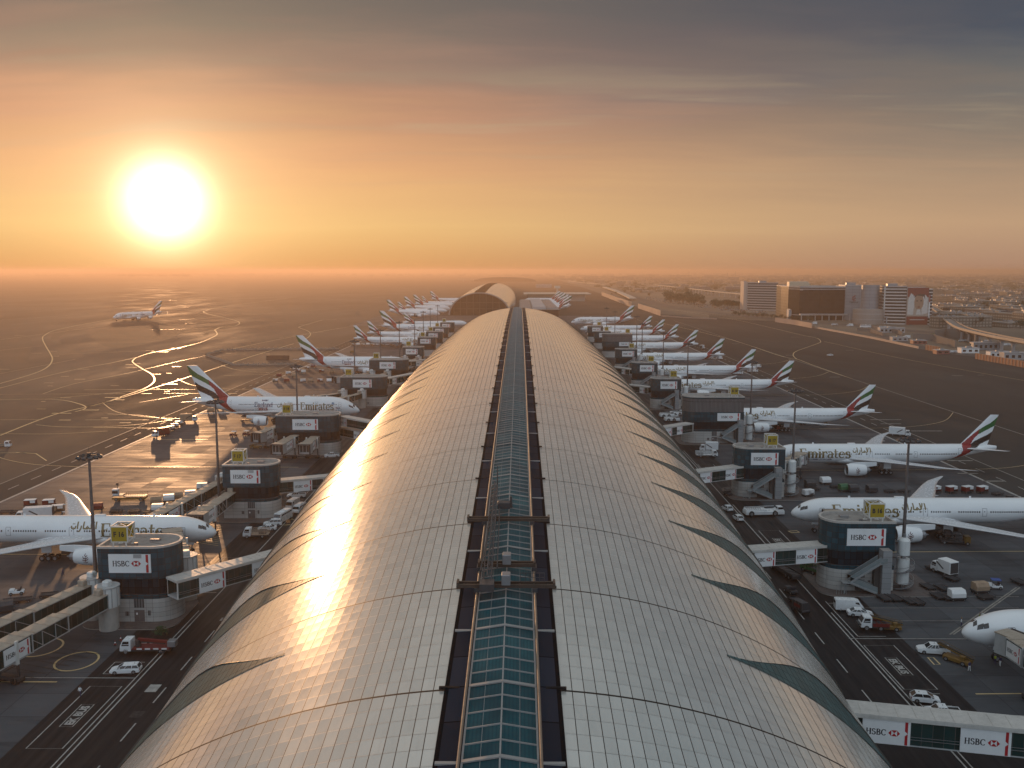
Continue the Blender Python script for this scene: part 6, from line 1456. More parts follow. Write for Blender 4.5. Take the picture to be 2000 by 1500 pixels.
cart(688, 690, 0, 'orange topped cart above the hull of the second England airliner', 'uld', yellow_paint)
# ---- right side
pushback(1491, 1006, 5, 'long white aircraft tug waiting in front of the B 16 airliner nose', 10.5)
car('hatch', 1420, 997, 105, 'white hatchback on the right road, farther of two by the roof edge'); car('hatch', 1441, 1016, 100, 'white hatchback on the right road, nearer of two by the roof edge')
van(1657, 1192, 172-180+0, 'white panel van parked beside the right road below the B 16 tower', 5.2, 2.2); car('sedan', 1679, 1203, -8, 'white saloon car parked in front of the white panel van')
truck(1706, 1229, 175, 'small white truck with a red tarp beside the yellow loader', 'flat', 5.0, red_paint); belt_loader(1733, 1230, 170, 'yellow belt loader parked behind the red-roofed truck')
car('pickup', 1822, 1276, 170, 'white double-cab pickup truck near the plain airliner nose'); belt_loader(1868, 1294, 130, 'yellow and black belt loader below the plain airliner nose')
car('hatch', 1806, 1371, -12, 'white patrol car with a dark side stripe above the lower right bridge'); car('pickup', 1838, 1400, 172, 'white pickup truck whose roof shows just behind the lower right bridge')
truck(1533, 1122, 105, 'long dark flatbed trailer truck under the B 16 walkway bridge', 'flat', 9.5, dark_metal, dark_metal, name='flatbed_truck'); tow_tractor(1510, 1104, 100, 'tow tractor just under the B 16 walkway bridge', None, white_paint); car('sedan', 1562, 1100, 185, 'white car half hidden beneath the B 16 walkway bridge')
truck(1586, 1119, 120, 'small green truck beside the kerb of the B 16 tower', 'flat', 5.2, green_paint, green_paint)
tow_tractor(1544, 1158, 110, 'dark tow tractor leading a train on the right road', None, dark_metal); cart(1557, 1178, 112, 'dark cargo dolly second in the train on the right road', 'dolly'); cart(1564, 1195, 112, 'dark loaded dolly last in the train on the right road', 'uld', dark_metal)
truck(1843, 1122, 110, 'pale container truck alone on the right apron', 'box', 5.6, sign_white); cart(1823, 1114, 110, 'empty dolly beside the pale container truck', 'dolly'); cart(1857, 1133, 110, 'empty dolly behind the pale container truck', 'dolly')
cart(1914, 1158, 10, 'tan cargo container behind the tractor with a blue canopy', 'uld', brown_box); tow_tractor(1942, 1150, 170, 'white tow tractor with a bright blue canopy', blue_paint); cart(1868, 1172, 5, 'white and tan cargo container at the middle of the dolly park', 'uld', sign_white); cart(1925, 1170, 15, 'empty dolly below the tan cargo container', 'dolly')
for k, (px, py) in enumerate(((1812, 1150), (1840, 1152), (1832, 1168), (1848, 1170), (1727, 1172), (1746, 1172), (1776, 1178), (1790, 1179), (1990, 1140))): cart(px, py, 100, 'empty black cargo dolly right of the B 16 tower, %s counting from the far left' % ORD[k], 'dolly')
for k, (px, py, kd, c) in enumerate(((1582, 952, 'uld', dark_metal), (1612, 946, 'uld', sign_white), (1632, 953, 'dolly', None), (1648, 960, 'uld', green_paint), (1666, 961, 'uld', dark_metal), (1702, 962, 'uld', dark_metal), (1738, 962, 'dolly', None), (1765, 962, 'dolly', None), (1578, 970, 'box', sign_white), (1590, 958, 'dolly', None), (1826, 963, 'box', red_paint), (1858, 963, 'box', red_paint), (1889, 963, 'box', red_paint), (1918, 963, 'box', red_paint), (1948, 967, 'dolly', None))):
    cart(px, py, 10+k, 'cargo cart in the row behind the B 16 airliner, %s counting from its nose' % ORD[k], kd, c)
loader_rig(1862, 1062, -12, 'dark loader rig with a yellow cab beneath the B 16 airliner wing'); loader_rig(1850, 1045, 10, 'dark loader rig tight behind the B 16 engine', dark_metal); loader_rig(1980, 990, 5, 'loader rig at the right frame edge under the B 16 airliner', white_paint)
truck(1757, 852, -25, 'white box truck with a sloping front driving behind the B 17 airliner', 'box', 8.0, name='box_truck'); truck(1380, 893, 0, 'white truck at the kerb of the nearer louvred tower', 'cage', 7.5); truck(1384, 882, 175, 'white box truck behind the nearer louvred tower', 'box', 6.5, name='box_truck')
for k, (px, py, h) in enumerate(((1312, 823, 5), (1302, 815, 8), (1322, 812, 20))): pushback(px, py, h, 'white aircraft tug in the group before the nearer louvred tower, %s from the front' % ORD[k], 6.5)
truck(1300, 797, 12, 'grey covered truck behind the group of aircraft tugs', 'box', 9.5, grey_metal)
tow_tractor(1421, 967, 100, 'dark tow tractor parked by the B 17 tower stair', dark_metal, dark_metal); car('sedan', 1621, 695, 165, 'white car driving alone on the open taxiway at the right')
loader_rig(1505, 842, 10, 'red loader rig under the airliner beyond the B 17 place', red_paint); truck(1572, 829, 5, 'white catering truck under the rear of the airliner beyond B 17', 'box', 6.0); loader_rig(1598, 829, 0, 'dark rig under the tail of the airliner beyond B 17')
for k, (px, py) in enumerate(((1440, 732), (1470, 728), (1452, 722), (1478, 719), (1385, 702), (1405, 703), (1372, 682))): truck(px, py, 5+k*9, 'small service truck among the tails of the far right airliners, %s from the front' % ORD[k], ('box', 'cage')[k % 2], 6.5)
skin_figure(1893, 1312, 100, 'person in white trousers standing by the yellow belt loader', dict(stride=.1, arm=.1, reach=.2, lift=.15), None, navy, sign_white)
skin_figure(1943, 1298, 60, 'person in a lime vest under the near jet bridge', dict(stride=.12, lean=.25), M('lime_vest', (.35, .42, .03), .7), navy, navy); skin_figure(1953, 1302, 200, 'person in pale trousers beside the one in the lime vest', dict(stride=.08), None, navy, sign_white)
skin_figure(1877, 1225, 330, 'person in an orange cap standing off the plain airliner nose', dict(stride=.1), None, white_paint, navy, yellow_paint)
skin_figure(1913, 1214, 150, 'person behind the plain airliner nose, left of two', dict(stride=.05), M('lime_vest', (.35, .42, .03), .7), navy, navy); skin_figure(1919, 1213, 200, 'person behind the plain airliner nose, right of two', dict(stride=.05), None, sign_white, navy)
skin_figure(1430, 965, 250, 'person by the dark tow tractor at the B 17 tower', dict(stride=.15), None, navy, navy); skin_figure(123, 1125, 20, 'person walking below the near left engine', dict(stride=.2), None, navy, navy)
def cone(px, py, label):
    x, y, _ = W(px, py); t = thing('traffic_cone', label, 'traffic cone', (x, y, .18), 0, 'traffic cones at the F 16 kerb')
    m = MB(); m.box(-.22, .22, -.22, .22, 0, .05, 0); m.cyl((0, 0, .05), (0, 0, .3), .17, .13, 10, 0); m.cyl((0, 0, .3), (0, 0, .5), .13, .09, 10, 1); m.cyl((0, 0, .5), (0, 0, .8), .09, .04, 10, 0); obj('cone', cached('cone', lambda: m.mesh('cone', [red_paint, sign_white])), t)
for k, (px, py) in enumerate(((225, 1261), (236, 1252), (238, 1262), (249, 1252))): cone(px, py, 'red and white traffic cone left of the recovery truck, %s of four' % ORD[k])
def barrel_bush(px, py, label):
    x, y, _ = W(px, py); t = thing('green_shrub', label, 'shrub', (x, y, .16), 0, 'shrubs at the tower kerbs'); rr = random.Random(int(px)); m = MB()
    for k in range(420):
        a, b = rr.uniform(0, 2*PI), rr.uniform(0, PI/2); r = rr.uniform(.5, 1.15); c = Vector((r*cos(a)*cos(b)*1.3, r*sin(a)*cos(b), r*sin(b)*1.2+.15)); u = Vector((rr.gauss(0, 1), rr.gauss(0, 1), rr.gauss(0, 1))).normalized()*.13; v = u.orthogonal().normalized()*.09; m.poly([c-u, c+v, c+u, c-v], k % 2)
    obj('foliage', m.mesh('foliage', [M('leaf_dark', (.02, .06, .025), .7), M('leaf_mid', (.035, .085, .03), .7)]), t); m = MB(); m.cyl((0, 0, 0), (0, 0, .6), .07, .03, 6); obj('stem', m.mesh('stem', [M('bark', (.09, .06, .04), .9)]), t)
barrel_bush(314, 1240, 'green shrub at the kerb behind the recovery truck'); barrel_bush(537, 1008, 'green shrub beside the F 17 tower kerb')
# ------------------------------------------------------------------ beyond the fence: offices, viaduct, trees, car park, town
rr = random.Random(5)
def wall_run(label, pts, h, mat, th=.4, name='perimeter_wall', panel=None, cap=True):
    t = thing(name, label, 'boundary wall', (pts[0][0], pts[0][1], 0), 0, 'perimeter walls of the airfield'); o = Vector((pts[0][0], pts[0][1], 0)); m = MB(); c = MB()
    for a, b in zip(pts[:-1], pts[1:]):
        a = Vector((a[0], a[1], 0))-o; b = Vector((b[0], b[1], 0))-o; m.beam(a+Vector((0, 0, h/2)), b+Vector((0, 0, h/2)), th, h); c.beam(a+Vector((0, 0, h+.12)), b+Vector((0, 0, h+.12)), th+.3, .24)
        if panel:
            L = (b-a).length; n = int(L/panel)
            for q in range(n): p = a.lerp(b, (q+.5)/n); d = (b-a).normalized()*.55; c.beam(p-d+Vector((0, 0, h*.5)), p+d+Vector((0, 0, h*.5)), th+.5, h*1.0)
    obj('wall', m.mesh('wall', [mat]), t); obj('coping', c.mesh('coping', [M('wall_coping', (.42, .26, .19), .8) if panel else mat]), t)
pink = M('wall_pink_lit', (.46, .33, .27), .8, var=.1, vs=.02); orange = M('wall_orange', (.40, .17, .09), .8, var=.12, vs=.05)  # pink evening light is put into the plain wall colour
w2 = lambda *p: W(*p)[:2]
wall_run('long pale pink-lit perimeter wall, farthest stretch beside the highway', [w2(1175, 577), w2(1233, 600)], 9, pink); wall_run('tall pale pink-lit perimeter wall, second stretch, below the traffic', [w2(1246, 602), w2(1290, 617)], 8, pink)
wall_run('thin pink-lit perimeter wall in front of the dark glass offices', [w2(1514, 629), w2(1550, 634), w2(1586, 641)], 5.5, pink); wall_run('low pale perimeter wall running past the round offices', [w2(1587, 640), w2(1700, 661), w2(1794, 681)], 1.8, M('wall_pale', (.55, .42, .34), .8, var=.1))
wall_run('short orange striped wall left of the fence gap', [w2(1808, 683.5), w2(1835, 688)], 4.2, orange, panel=4); wall_run('long orange striped wall at the right frame edge', [w2(1905, 701), w2(2000, 718), w2(2060, 729)], 4.2, orange, panel=4)
wall_run('low pale kerb wall bounding the car ramp', [w2(1292, 618), w2(1335, 621), w2(1400, 624)], 1.5, pink)
fp = [w2(1385, 621), w2(1420, 623), w2(1465, 625)]; t = thing('perimeter_fence', 'dark post fence below the car park', 'fence', (fp[0][0], fp[0][1], 0), 0); m = MB(); o = Vector((fp[0][0], fp[0][1], 0))
for a, b in zip(fp[:-1], fp[1:]):
    a = Vector((*a, 0))-o; b = Vector((*b, 0))-o
    for q in range(22): p = a.lerp(b, q/22); m.cyl(p, p+Vector((0, 0, 6 if q % 3 == 0 else 4)), .22, n=5)
    m.beam(a+Vector((0, 0, 2.6)), b+Vector((0, 0, 2.6)), .1, .2)
obj('post_row', m.mesh('post_row', [dark_metal]), t)
bands = gridmat('office_bands', (.02, .022, .026), (.40, .38, .37), 400, 4.0, 1.9, .25, 0, .15); stripes = gridmat('striped_bands', (.015, .015, .018), (.55, .52, .50), 400, 3.8, 1.5, .2, 0, .1)
pale_wall = M('office_pale', (.42, .40, .40), .6, var=.06, vs=.03); dark_glass = gridmat('office_dark_glass', (.014, .016, .02), (.03, .032, .036), 6, 4, .3, .3, 0, .35, .08); grey_clad = gridmat('office_cladding', (.27, .28, .30), (.18, .18, .19), 9, 4, .25, .4, .2, .06)
def poly_building(name, label, pts, h, mats, extra=None, cat='office building'):
    o = pts[0]; t = thing(name, label, cat, (o[0], o[1], 0), 0); P = [(p[0]-o[0], p[1]-o[1]) for p in pts]; m = MB(); m.prism(P, 0, h, 0); obj('wall', m.mesh('wall', [mats[0]]), t)
    m = MB(); m.prism(P, h, h+1.2, 0); cx = sum(p[0] for p in P)/len(P); cy_ = sum(p[1] for p in P)/len(P); Q = [(cx+(p[0]-cx)*.97, cy_+(p[1]-cy_)*.97) for p in P]; m.add([(p[0], p[1], h+.6) for p in Q], [tuple(range(len(Q)))], 1); m.rbox(cx-6, cx+6, cy_-3, cy_+3, h+.6, h+4, .3, 2)
    obj('roof', m.mesh('roof', [pale_wall, roof_felt, grey_metal]), t); return t, P
a, b = w2(1457, 605), w2(1518, 607); t, P = poly_building('office_block', 'pale striped slab office block, leftmost of the office group', [a, b, (b[0]+6, b[1]+22), (a[0]+6, a[1]+22)], 44, [bands])
m = MB(); m.box(-5, -.2, -1, 22, 0, 47); m.box(1.5, 5, -.6, -.1, 2, 44, 1)
for q in range(11): m.box(1.2, 5.4, -.8, -.5, 3+q*3.9, 4+q*3.9, 0)
obj('end_wall', m.mesh('end_wall', [M('end_wall_warm_lit', (.50, .40, .34), .7, var=.05), M('stair_red', (.25, .05, .05), .6)]), t)  # warm low sun on this end is put into the wall colour
pts = [w2(1515, 616), w2(1524, 620), w2(1538, 623), w2(1560, 625), w2(1600, 625.5), w2(1648, 625)]; pts += [(pts[-1][0]+8, pts[-1][1]+60), (pts[0][0]+12, pts[0][1]+20)]
t, P = poly_building('office_block', 'curved dark glass office block with a lit roof pavilion', pts, 43, [dark_glass]); e = MB()
for z in (6.0, 40, 42.5): e.loft([[(p[0]*1, p[1]-1.2, z), (p[0], p[1]-1.2, z+1.0)] for p in P[:6]], 0, False)
e.box(P[0][0]-4, P[3][0]+14, P[3][1]-1, P[3][1]+10, 39, 40, 0); obj('ledge', e.mesh('ledge', [pale_wall]), t)
e = MB(); e.rbox(P[2][0]+2, P[2][0]+28, P[2][1]+4, P[2][1]+16, 44, 50, .3)
for q in range(12): e.box(P[2][0]+2.5+q*2.1, P[2][0]+2.9+q*2.1, P[2][1]+3.6, P[2][1]+4, 44, 49.4)
e.rbox(P[2][0]+30, P[4][0]-10, P[2][1]+6, P[2][1]+14, 44, 48, .3); obj('pavilion', e.mesh('pavilion', [M('pavilion_gold_lit', (.58, .48, .36), .5)]), t)  # golden sunlight on the pavilion is put into its colour
e = MB(); e.rbox(P[0][0]-10, P[2][0]-2, P[2][1]-12, P[2][1]-2, 0, 13, .2); e.box(P[0][0]-11, P[2][0]-1, P[2][1]-13, P[2][1]-1, 13, 13.8)
for q in range(10): e.cyl((P[3][0]+q*9, P[4][1]-5, 0), (P[3][0]+q*9, P[4][1]-5, 8), .7, n=8)
e.box(P[3][0]-2, P[5][0], P[4][1]-7, P[4][1]-1, 7.5, 8.6); obj('podium', e.mesh('podium', [pale_wall]), t)
pts = [w2(1648.5, 625), w2(1682, 626)]; pts += [(pts[1][0]+8, pts[1][1]+50), (pts[0][0]+8, pts[0][1]+50)]
t, P = poly_building('office_block', 'grey clad office block carrying a dark wordmark under an emblem', pts, 45, [grey_clad]); e = MB(); L = Vector((P[1][0], P[1][1], 0)); u = L.normalized(); n_ = Vector((u.y, -u.x, 0)); s, wd = serif2d('Emirates')
e.flat(([(x/wd*11+6, y*2.6+22.5) for x, y in s[0]], s[1]), (0, 0, 0), u, (0, 0, 1), n_, .25, 0)
for st in ([(11, 26, .6), (10, 29, 1.2), (12, 32, 1.0), (13, 29, .9)], [(9, 27, .7), (12, 27.5, 1.2), (14, 29, .8)], [(9, 30, .6), (11.5, 31, 1.1), (13.5, 33, .5)], [(10, 25.6, .6), (12, 25.2, 1), (14, 26, .5)]): v, f = ribbon(st); e.flat((v, f), (0, 0, 0), u, (0, 0, 1), n_, .25, 1)
obj('wall_sign', e.mesh('wall_sign', [ink, M('emblem_red', (.25, .04, .04), .5)]), t)
c = w2(1713, 634); t = thing('office_block', 'round grey tower rising from a low round drum, right of the wordmark block', 'office building', (c[0], c[1]+22, 0)); m = MB()
ring = lambda r, n=40: [(r*cos(2*PI*k/n), r*sin(2*PI*k/n)) for k in range(n)]
m.prism([(x, y+4) for x, y in ring(10.5)], 0, 47, 0, 1, smooth=True); obj('tower', m.mesh('tower', [grey_clad, roof_felt]), t)
m = MB(); m.prism([(x-4, y-3) for x, y in ring(18)], 0, 18, 0, 1, smooth=True); m.prism([(x-4, y-3) for x, y in ring(18.3)], 12, 13, 2); m.prism([(x-4, y-3) for x, y in ring(18.3)], 5.5, 6.3, 2); obj('drum', m.mesh('drum', [M('drum_wall', (.36, .31, .28), .35, .2, var=.05), roof_felt, pale_wall]), t)
a, b = w2(1724, 633), w2(1768, 634); t, P = poly_building('office_block', 'bold white and dark striped office block with the giant advert', [a, b, (b[0]+6, b[1]+40), (a[0]+6, a[1]+40)], 45, [stripes]); e = MB()
for q in range(6): e.box(P[0][0]+3+q*4.3, P[0][0]+4.4+q*4.3, -2.2, -.4, 0, 9)
e.box(P[0][0], P[1][0], -2.4, -.3, 8.6, 9.6); obj('colonnade', e.mesh('colonnade', [pale_wall]), t)
a2_, b2_ = w2(1810.5, 634), w2(1826, 635); e = MB(); x0, x1 = a2_[0]-a[0], b2_[0]-a[0]; y0 = a2_[1]-a[1]; e.box(x0, x1, y0, y0+34, 0, 43)
obj('side_wing', e.mesh('side_wing', [stripes]), t)
e = MB(); x0, x1 = b[0]-a[0]+.4, a2_[0]-a[0]-.4; y0 = P[1][1]-1.5; wd = x1-x0
e.box(x0, x1, y0, y0+30, 0, 44.5, 0); F = lambda pts, mt, k: e.poly([(x0+x*wd, y0-.05-.03*k, z) for x, z in pts], mt)
ov = lambda cx, cz, rx, rz, n=20: [(cx+rx*cos(2*PI*k/n), cz+rz*sin(2*PI*k/n)) for k in range(n)]
F([(.0, 0), (1, 0), (1, 44.4), (0, 44.4)], 1, 0); F([(0, 10), (1, 10), (1, 33), (0, 33)], 2, 1); F([(.02, 12), (.30, 12), (.36, 34), (.16, 38), (.04, 30)], 3, 2); F([(.70, 12), (.98, 14), (.96, 32), (.84, 36), (.66, 32)], 3, 2)
F(ov(.55, 27, .22, 9.5), 4, 3); F([(.30, 32), (.40, 38), (.60, 39), (.80, 37), (.84, 30), (.76, 34), (.45, 35)], 5, 4); F([(.26, 34), (.40, 42), (.70, 42.5), (.88, 36), (.6, 37.5)], 1, 5); F(ov(.55, 21.3, .06, .8), 1, 4); F(ov(.46, 28.5, .045, .8), 5, 4); F(ov(.65, 28.7, .045, .8), 5, 4); F([(.42, 12), (.68, 12), (.62, 18.5), (.48, 18.5)], 3, 4); F([(.0, 0), (1, 0), (1, 9), (0, 9)], 1, 5); F([(.15, 5.6), (.85, 5.6), (.85, 6.4), (.15, 6.4)], 3, 6)
obj('giant_advert', e.mesh('giant_advert', [pale_wall, M('advert_red', (.20, .035, .03), .5), M('advert_cream', (.42, .34, .28), .5), M('advert_white', (.60, .57, .54), .5), M('advert_tan', (.36, .22, .15), .5), M('advert_brown', (.06, .035, .03), .5)]), t)
e = MB(); e.box(x1+.2, x1+1.5, y0-1, y0-.2, 9, 36, 0); e.box(x1+.2, x1+1.5, y0-1.05, y0-1.0, 27, 36, 1); obj('wall_banner', e.mesh('wall_banner', [sign_white, flag_red]), t)
# elevated metro viaduct sweeping down on the right
vp = smooth([W(x, y, 11)[:2] for x, y in ((1815, 596), (1832, 606), (1850, 622), (1875, 638), (1905, 647), (1950, 657), (2000, 666), (2100, 684))], 6); o = Vector((*vp[0], 0)); t = thing('metro_viaduct', 'elevated railway viaduct curving in from the right edge', 'viaduct', o)
dk = MB(); par = MB(); pr = MB()
Pv = [Vector((p[0], p[1]))-Vector((o.x, o.y)) for p in vp]
for i in range(len(Pv)-1):
    d = (Pv[i+1]-Pv[i]).normalized(); nn = Vector((-d.y, d.x)); d2 = (Pv[min(i+2, len(Pv)-1)]-Pv[i]).normalized(); n2 = Vector((-d2.y, d2.x))
    A, B = Pv[i], Pv[i+1]; w = 4.6
    q = lambda p, n, k, z: (p.x+n.x*k, p.y+n.y*k, z)
    dk.add([q(A, nn, -w, 10.6), q(A, nn, w, 10.6), q(B, n2, w, 10.6), q(B, n2, -w, 10.6), q(A, nn, -2.4, 8.6), q(A, nn, 2.4, 8.6), q(B, n2, 2.4, 8.6), q(B, n2, -2.4, 8.6)], [(0, 1, 2, 3), (4, 7, 6, 5), (0, 3, 7, 4), (1, 5, 6, 2)])
    for s in (-1, 1): par.add([q(A, nn, s*w, 9.9), q(B, n2, s*w, 9.9), q(B, n2, s*w, 11.9), q(A, nn, s*w, 11.9), q(A, nn, s*(w-.35), 11.9), q(B, n2, s*(w-.35), 11.9)], [(0, 1, 2, 3), (3, 2, 5, 4)])
    if i % 3 == 1:
        pr_ = MB(); pr_.cyl((A.x, A.y, 0), (A.x, A.y, 7.2), 1.3, n=12); pr_.loft([[(A.x+dx*1.4, A.y+dy*1.2, 7.0) for dx, dy in ((-1, -1), (1, -1), (1, 1), (-1, 1))], [(A.x+dx*3.2, A.y+dy*1.4, 8.8) for dx, dy in ((-1, -1), (1, -1), (1, 1), (-1, 1))]], 0, True, (True, True)); obj('pier', pr_.mesh('pier', [pale_wall]), t)
obj('deck', dk.mesh('deck', [M('viaduct_deck', (.20, .19, .18), .8, var=.1)]), t); obj('parapet', par.mesh('parapet', [M('viaduct_parapet', (.44, .37, .31), .7, var=.08)]), t)
def far_viaduct(label, pts, h, w=9):
    P_ = [W(x, y, h)[:2] for x, y in pts]; o = Vector((*P_[0], 0)); t = thing('road_viaduct', label, 'viaduct', o); m = MB(); q_ = MB()
    for a, b in zip(P_[:-1], P_[1:]):
        A = Vector((*a, 0))-o; B = Vector((*b, 0))-o; m.beam(A+Vector((0, 0, h-1)), B+Vector((0, 0, h-1)), w, 1.8)
        L = (B-A).length
        for k in range(int(L/45)): p = A.lerp(B, (k+.5)/max(1, int(L/45))); q_.cyl(p, p+Vector((0, 0, h-2)), 1.2, n=8)
    obj('deck', m.mesh('deck', [M('far_deck', (.50, .42, .34), .7, var=.05)]), t)
    if q_.v: obj('pier_row', q_.mesh('pier_row', [pale_wall]), t)
far_viaduct('far pale viaduct line crossing the town above the trees', [(1280, 556), (1340, 562), (1400, 569), (1455, 574)], 12); far_viaduct('faint far viaduct left of the antenna masts', [(1110, 548), (1140, 552), (1180, 555)], 12)
far_viaduct('raised highway ramp full of traffic beyond the pink-lit walls', [(1180, 560), (1200, 566), (1228, 578), (1236, 582)], 6, 16)
# underpass walls, canopies and odd buildings by the fence gap
def shed(label, px, py, L, Dp, h, mat, rz=0., name='shed', z=0):
    x, y, _ = W(px, py); t = thing(name, label, 'shed', (x, y, .03), R(rz), None); m = MB(); m.box(-L/2, L/2, 0, Dp, 0, h, 0); obj('wall', m.mesh('wall', [mat]), t); m = MB(); m.box(-L/2-.3, L/2+.3, -.3, Dp+.3, h, h+.4, 0); m.rbox(-L/6, L/6, Dp*.3, Dp*.6, h+.4, h+1.3, .1, 1); obj('roof', m.mesh('roof', [pale_wall, grey_metal]), t); m = MB()
    n = max(1, int(L/4)); 
    for q in range(n): m.box(-L/2+(q+.25)*L/n, -L/2+(q+.75)*L/n, -.06, 0, h*.3, h*.7)
    obj('window', m.mesh('window', [window_dark]), t)
wallmat = gridmat('underpass_wall', (.38, .35, .33), (.20, .18, .17), 3, 30, .4, .8, 0, .05)
for lab, pts, h in (('pale ribbed underpass wall left of the fence gap', [(1783, 664), (1822, 666), (1866, 680)], 6), ('long curved underpass wall below the viaduct', [(1826, 664), (1845, 660), (1900, 664), (1905, 676)], 9), ('pale ramp wall curving by the round drum', [(1674, 646), (1700, 648), (1724, 656)], 3), ('long low garden wall across the road from the striped offices', [(1706, 645), (1750, 651), (1762, 656)], 4)):
    wall_run(lab, [w2(*p) for p in pts], h, wallmat, .8, 'retaining_wall')
for k, (px, py, L, h, mt) in enumerate(((1758, 666, 14, 3.2, pale_wall), (1797, 672, 12, 3, M('shed_red', (.28, .10, .08), .6)), (1842, 692, 10, 3, M('shed_red', (.28, .10, .08), .6)), (1895, 690, 14, 4, sign_white), (1955, 698, 16, 4, sign_white), (1985, 703, 18, 5, pale_wall), (1743, 650, 26, 5, pale_wall), (1930, 684, 24, 6, grey_clad))):
    shed('small flat-roofed shed near the right fence, %s from the left' % ORD[k], px, py, L, 7, h, mt)
gp = MB(); P_ = smooth([w2(1810, 657), w2(1880, 655), w2(1895, 650), w2(1830, 650), w2(1810, 657)], 5)[:-1]; gp.poly([(x, y, .12) for x, y in P_][::-1] if True else None); tag(obj('grass', gp.mesh('grass', [M('lawn_green', (.05, .075, .03), .9, var=.25, vs=.3)])), kind='stuff')
for k, (px, py, hd) in enumerate(((1727, 643, 172), (1690, 640, 172))): 
    van(px, py, hd, 'white coach on the road before the round drum offices, %s from the right' % ORD[k], 12, 3.3, 1.25, 'coach', 'coach', True)
for k, (px, py) in enumerate(((1590, 634), (1630, 636), (1660, 638), (1880, 668), (1925, 672), (1965, 676), (1770, 662), (1860, 690))): truck(px, py, 165, 'small truck on the road along the right fence, %s from the left' % ORD[k] if k < 8 else '', ('box', 'cage')[k % 2], 7)
# ---- trees
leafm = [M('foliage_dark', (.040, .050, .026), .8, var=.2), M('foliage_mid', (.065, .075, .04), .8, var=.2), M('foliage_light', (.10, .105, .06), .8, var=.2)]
def tree_me(seed, h, w):
    def mk():
        q = random.Random(seed); m = MB(); cl = [(q.uniform(-1, 1)*w*.33, q.uniform(-1, 1)*w*.33, h*q.uniform(.42, .85), w*q.uniform(.16, .30)) for _ in range(11)]
        for cx, cy_, cz, cr in cl:
            for _ in range(48):
                d = Vector((q.gauss(0, 1), q.gauss(0, 1), q.gauss(0, .8))).normalized()*cr*q.uniform(.55, 1.05); c = Vector((cx, cy_, cz))+d; u = Vector((q.gauss(0, 1), q.gauss(0, 1), q.gauss(0, 1))).normalized(); v = u.orthogonal().normalized(); s = h*q.uniform(.03, .06)
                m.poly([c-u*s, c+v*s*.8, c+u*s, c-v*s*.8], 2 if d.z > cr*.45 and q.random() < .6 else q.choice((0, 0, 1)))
        return m.mesh('crown', leafm)
    def tk():
        q = random.Random(seed); m = MB(); m.cyl((0, 0, 0), (0, 0, h*.5), h*.03, h*.015, 7)
        for k in range(4): a = q.uniform(0, 6.28); m.cyl((0, 0, h*.35), (w*.3*cos(a), w*.3*sin(a), h*.65), h*.014, h*.005, 5)
        return m.mesh('trunk', [M('bark', (.09, .06, .04), .9)])
    return cached(('crown', seed, h, w), mk), cached(('trunk', seed, h, w), tk)
def tree(x, y, k, sc, label, grp):
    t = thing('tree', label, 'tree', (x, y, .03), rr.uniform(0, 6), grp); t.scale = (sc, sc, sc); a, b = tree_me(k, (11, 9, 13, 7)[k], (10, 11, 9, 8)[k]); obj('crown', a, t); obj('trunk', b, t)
for k in range(26):
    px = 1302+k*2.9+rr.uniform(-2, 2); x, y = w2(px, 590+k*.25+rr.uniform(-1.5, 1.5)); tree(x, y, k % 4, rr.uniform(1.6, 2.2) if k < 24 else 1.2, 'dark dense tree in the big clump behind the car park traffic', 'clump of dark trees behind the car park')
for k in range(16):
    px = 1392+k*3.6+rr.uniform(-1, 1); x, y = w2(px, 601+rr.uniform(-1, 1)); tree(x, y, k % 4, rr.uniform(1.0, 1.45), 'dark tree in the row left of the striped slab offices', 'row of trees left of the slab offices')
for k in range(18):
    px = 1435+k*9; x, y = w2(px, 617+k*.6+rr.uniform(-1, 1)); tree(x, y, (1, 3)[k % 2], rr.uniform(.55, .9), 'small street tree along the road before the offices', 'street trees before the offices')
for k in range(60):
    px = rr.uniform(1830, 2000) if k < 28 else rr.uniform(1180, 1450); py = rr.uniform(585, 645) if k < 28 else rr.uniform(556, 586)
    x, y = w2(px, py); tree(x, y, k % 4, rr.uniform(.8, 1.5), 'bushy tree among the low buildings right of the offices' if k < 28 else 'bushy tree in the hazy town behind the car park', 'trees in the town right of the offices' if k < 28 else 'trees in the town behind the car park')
# ---- car park, seen as glinting roofs
def pcar(k):
    def mk():
        m = MB(); m.loft([sect(-2.2, .8, .4, .8), sect(-2.1, .9, .3, .95), sect(1.2, .9, .3, .95), sect(2.2, .8, .35, .65)], 0, True, (True, True)); m.loft([[(-1.7, -.8, .93), (1.1, -.8, .93), (1.1, .8, .93), (-1.7, .8, .93)], [(-1.2, -.68, 1.42), (.4, -.68, 1.42), (.4, .68, 1.42), (-1.2, .68, 1.42)]], 1, True, (False, False)); m.box(-1.2, .4, -.68, .68, 1.4, 1.46, 0)
        for x in (-1.3, 1.4): m.cyl((x, -.9, .33), (x, .9, .33), .33, n=8, mat=2)
        return m.mesh('parked_car', [M('car_paint_%d' % k, [(.6, .6, .6), (.35, .36, .38), (.1, .1, .11), (.4, .1, .08)][k], .12, .5, var=.02), car_glass, rubber])
    return cached(('pcar', k), mk)
nC = 0
while nC < 230:
    u = rr.random(); px = 1262+u*240; py = 583+u*32+rr.uniform(-4.5, 4.5)*(.6+u*.6); x, y = w2(px, py); o = obj('parked_car', pcar(rr.choice((0, 0, 0, 1, 2, 3))), None, (x, y, .1), (R(rr.uniform(-4, 4)), R(rr.uniform(-4, 4)), R(rr.choice((70, 250))+rr.uniform(-10, 10)))); tag(o, 'tiny parked car glinting in the crowded car park beside the highway', 'parked car', 'cars in the crowded car park'); nC += 1
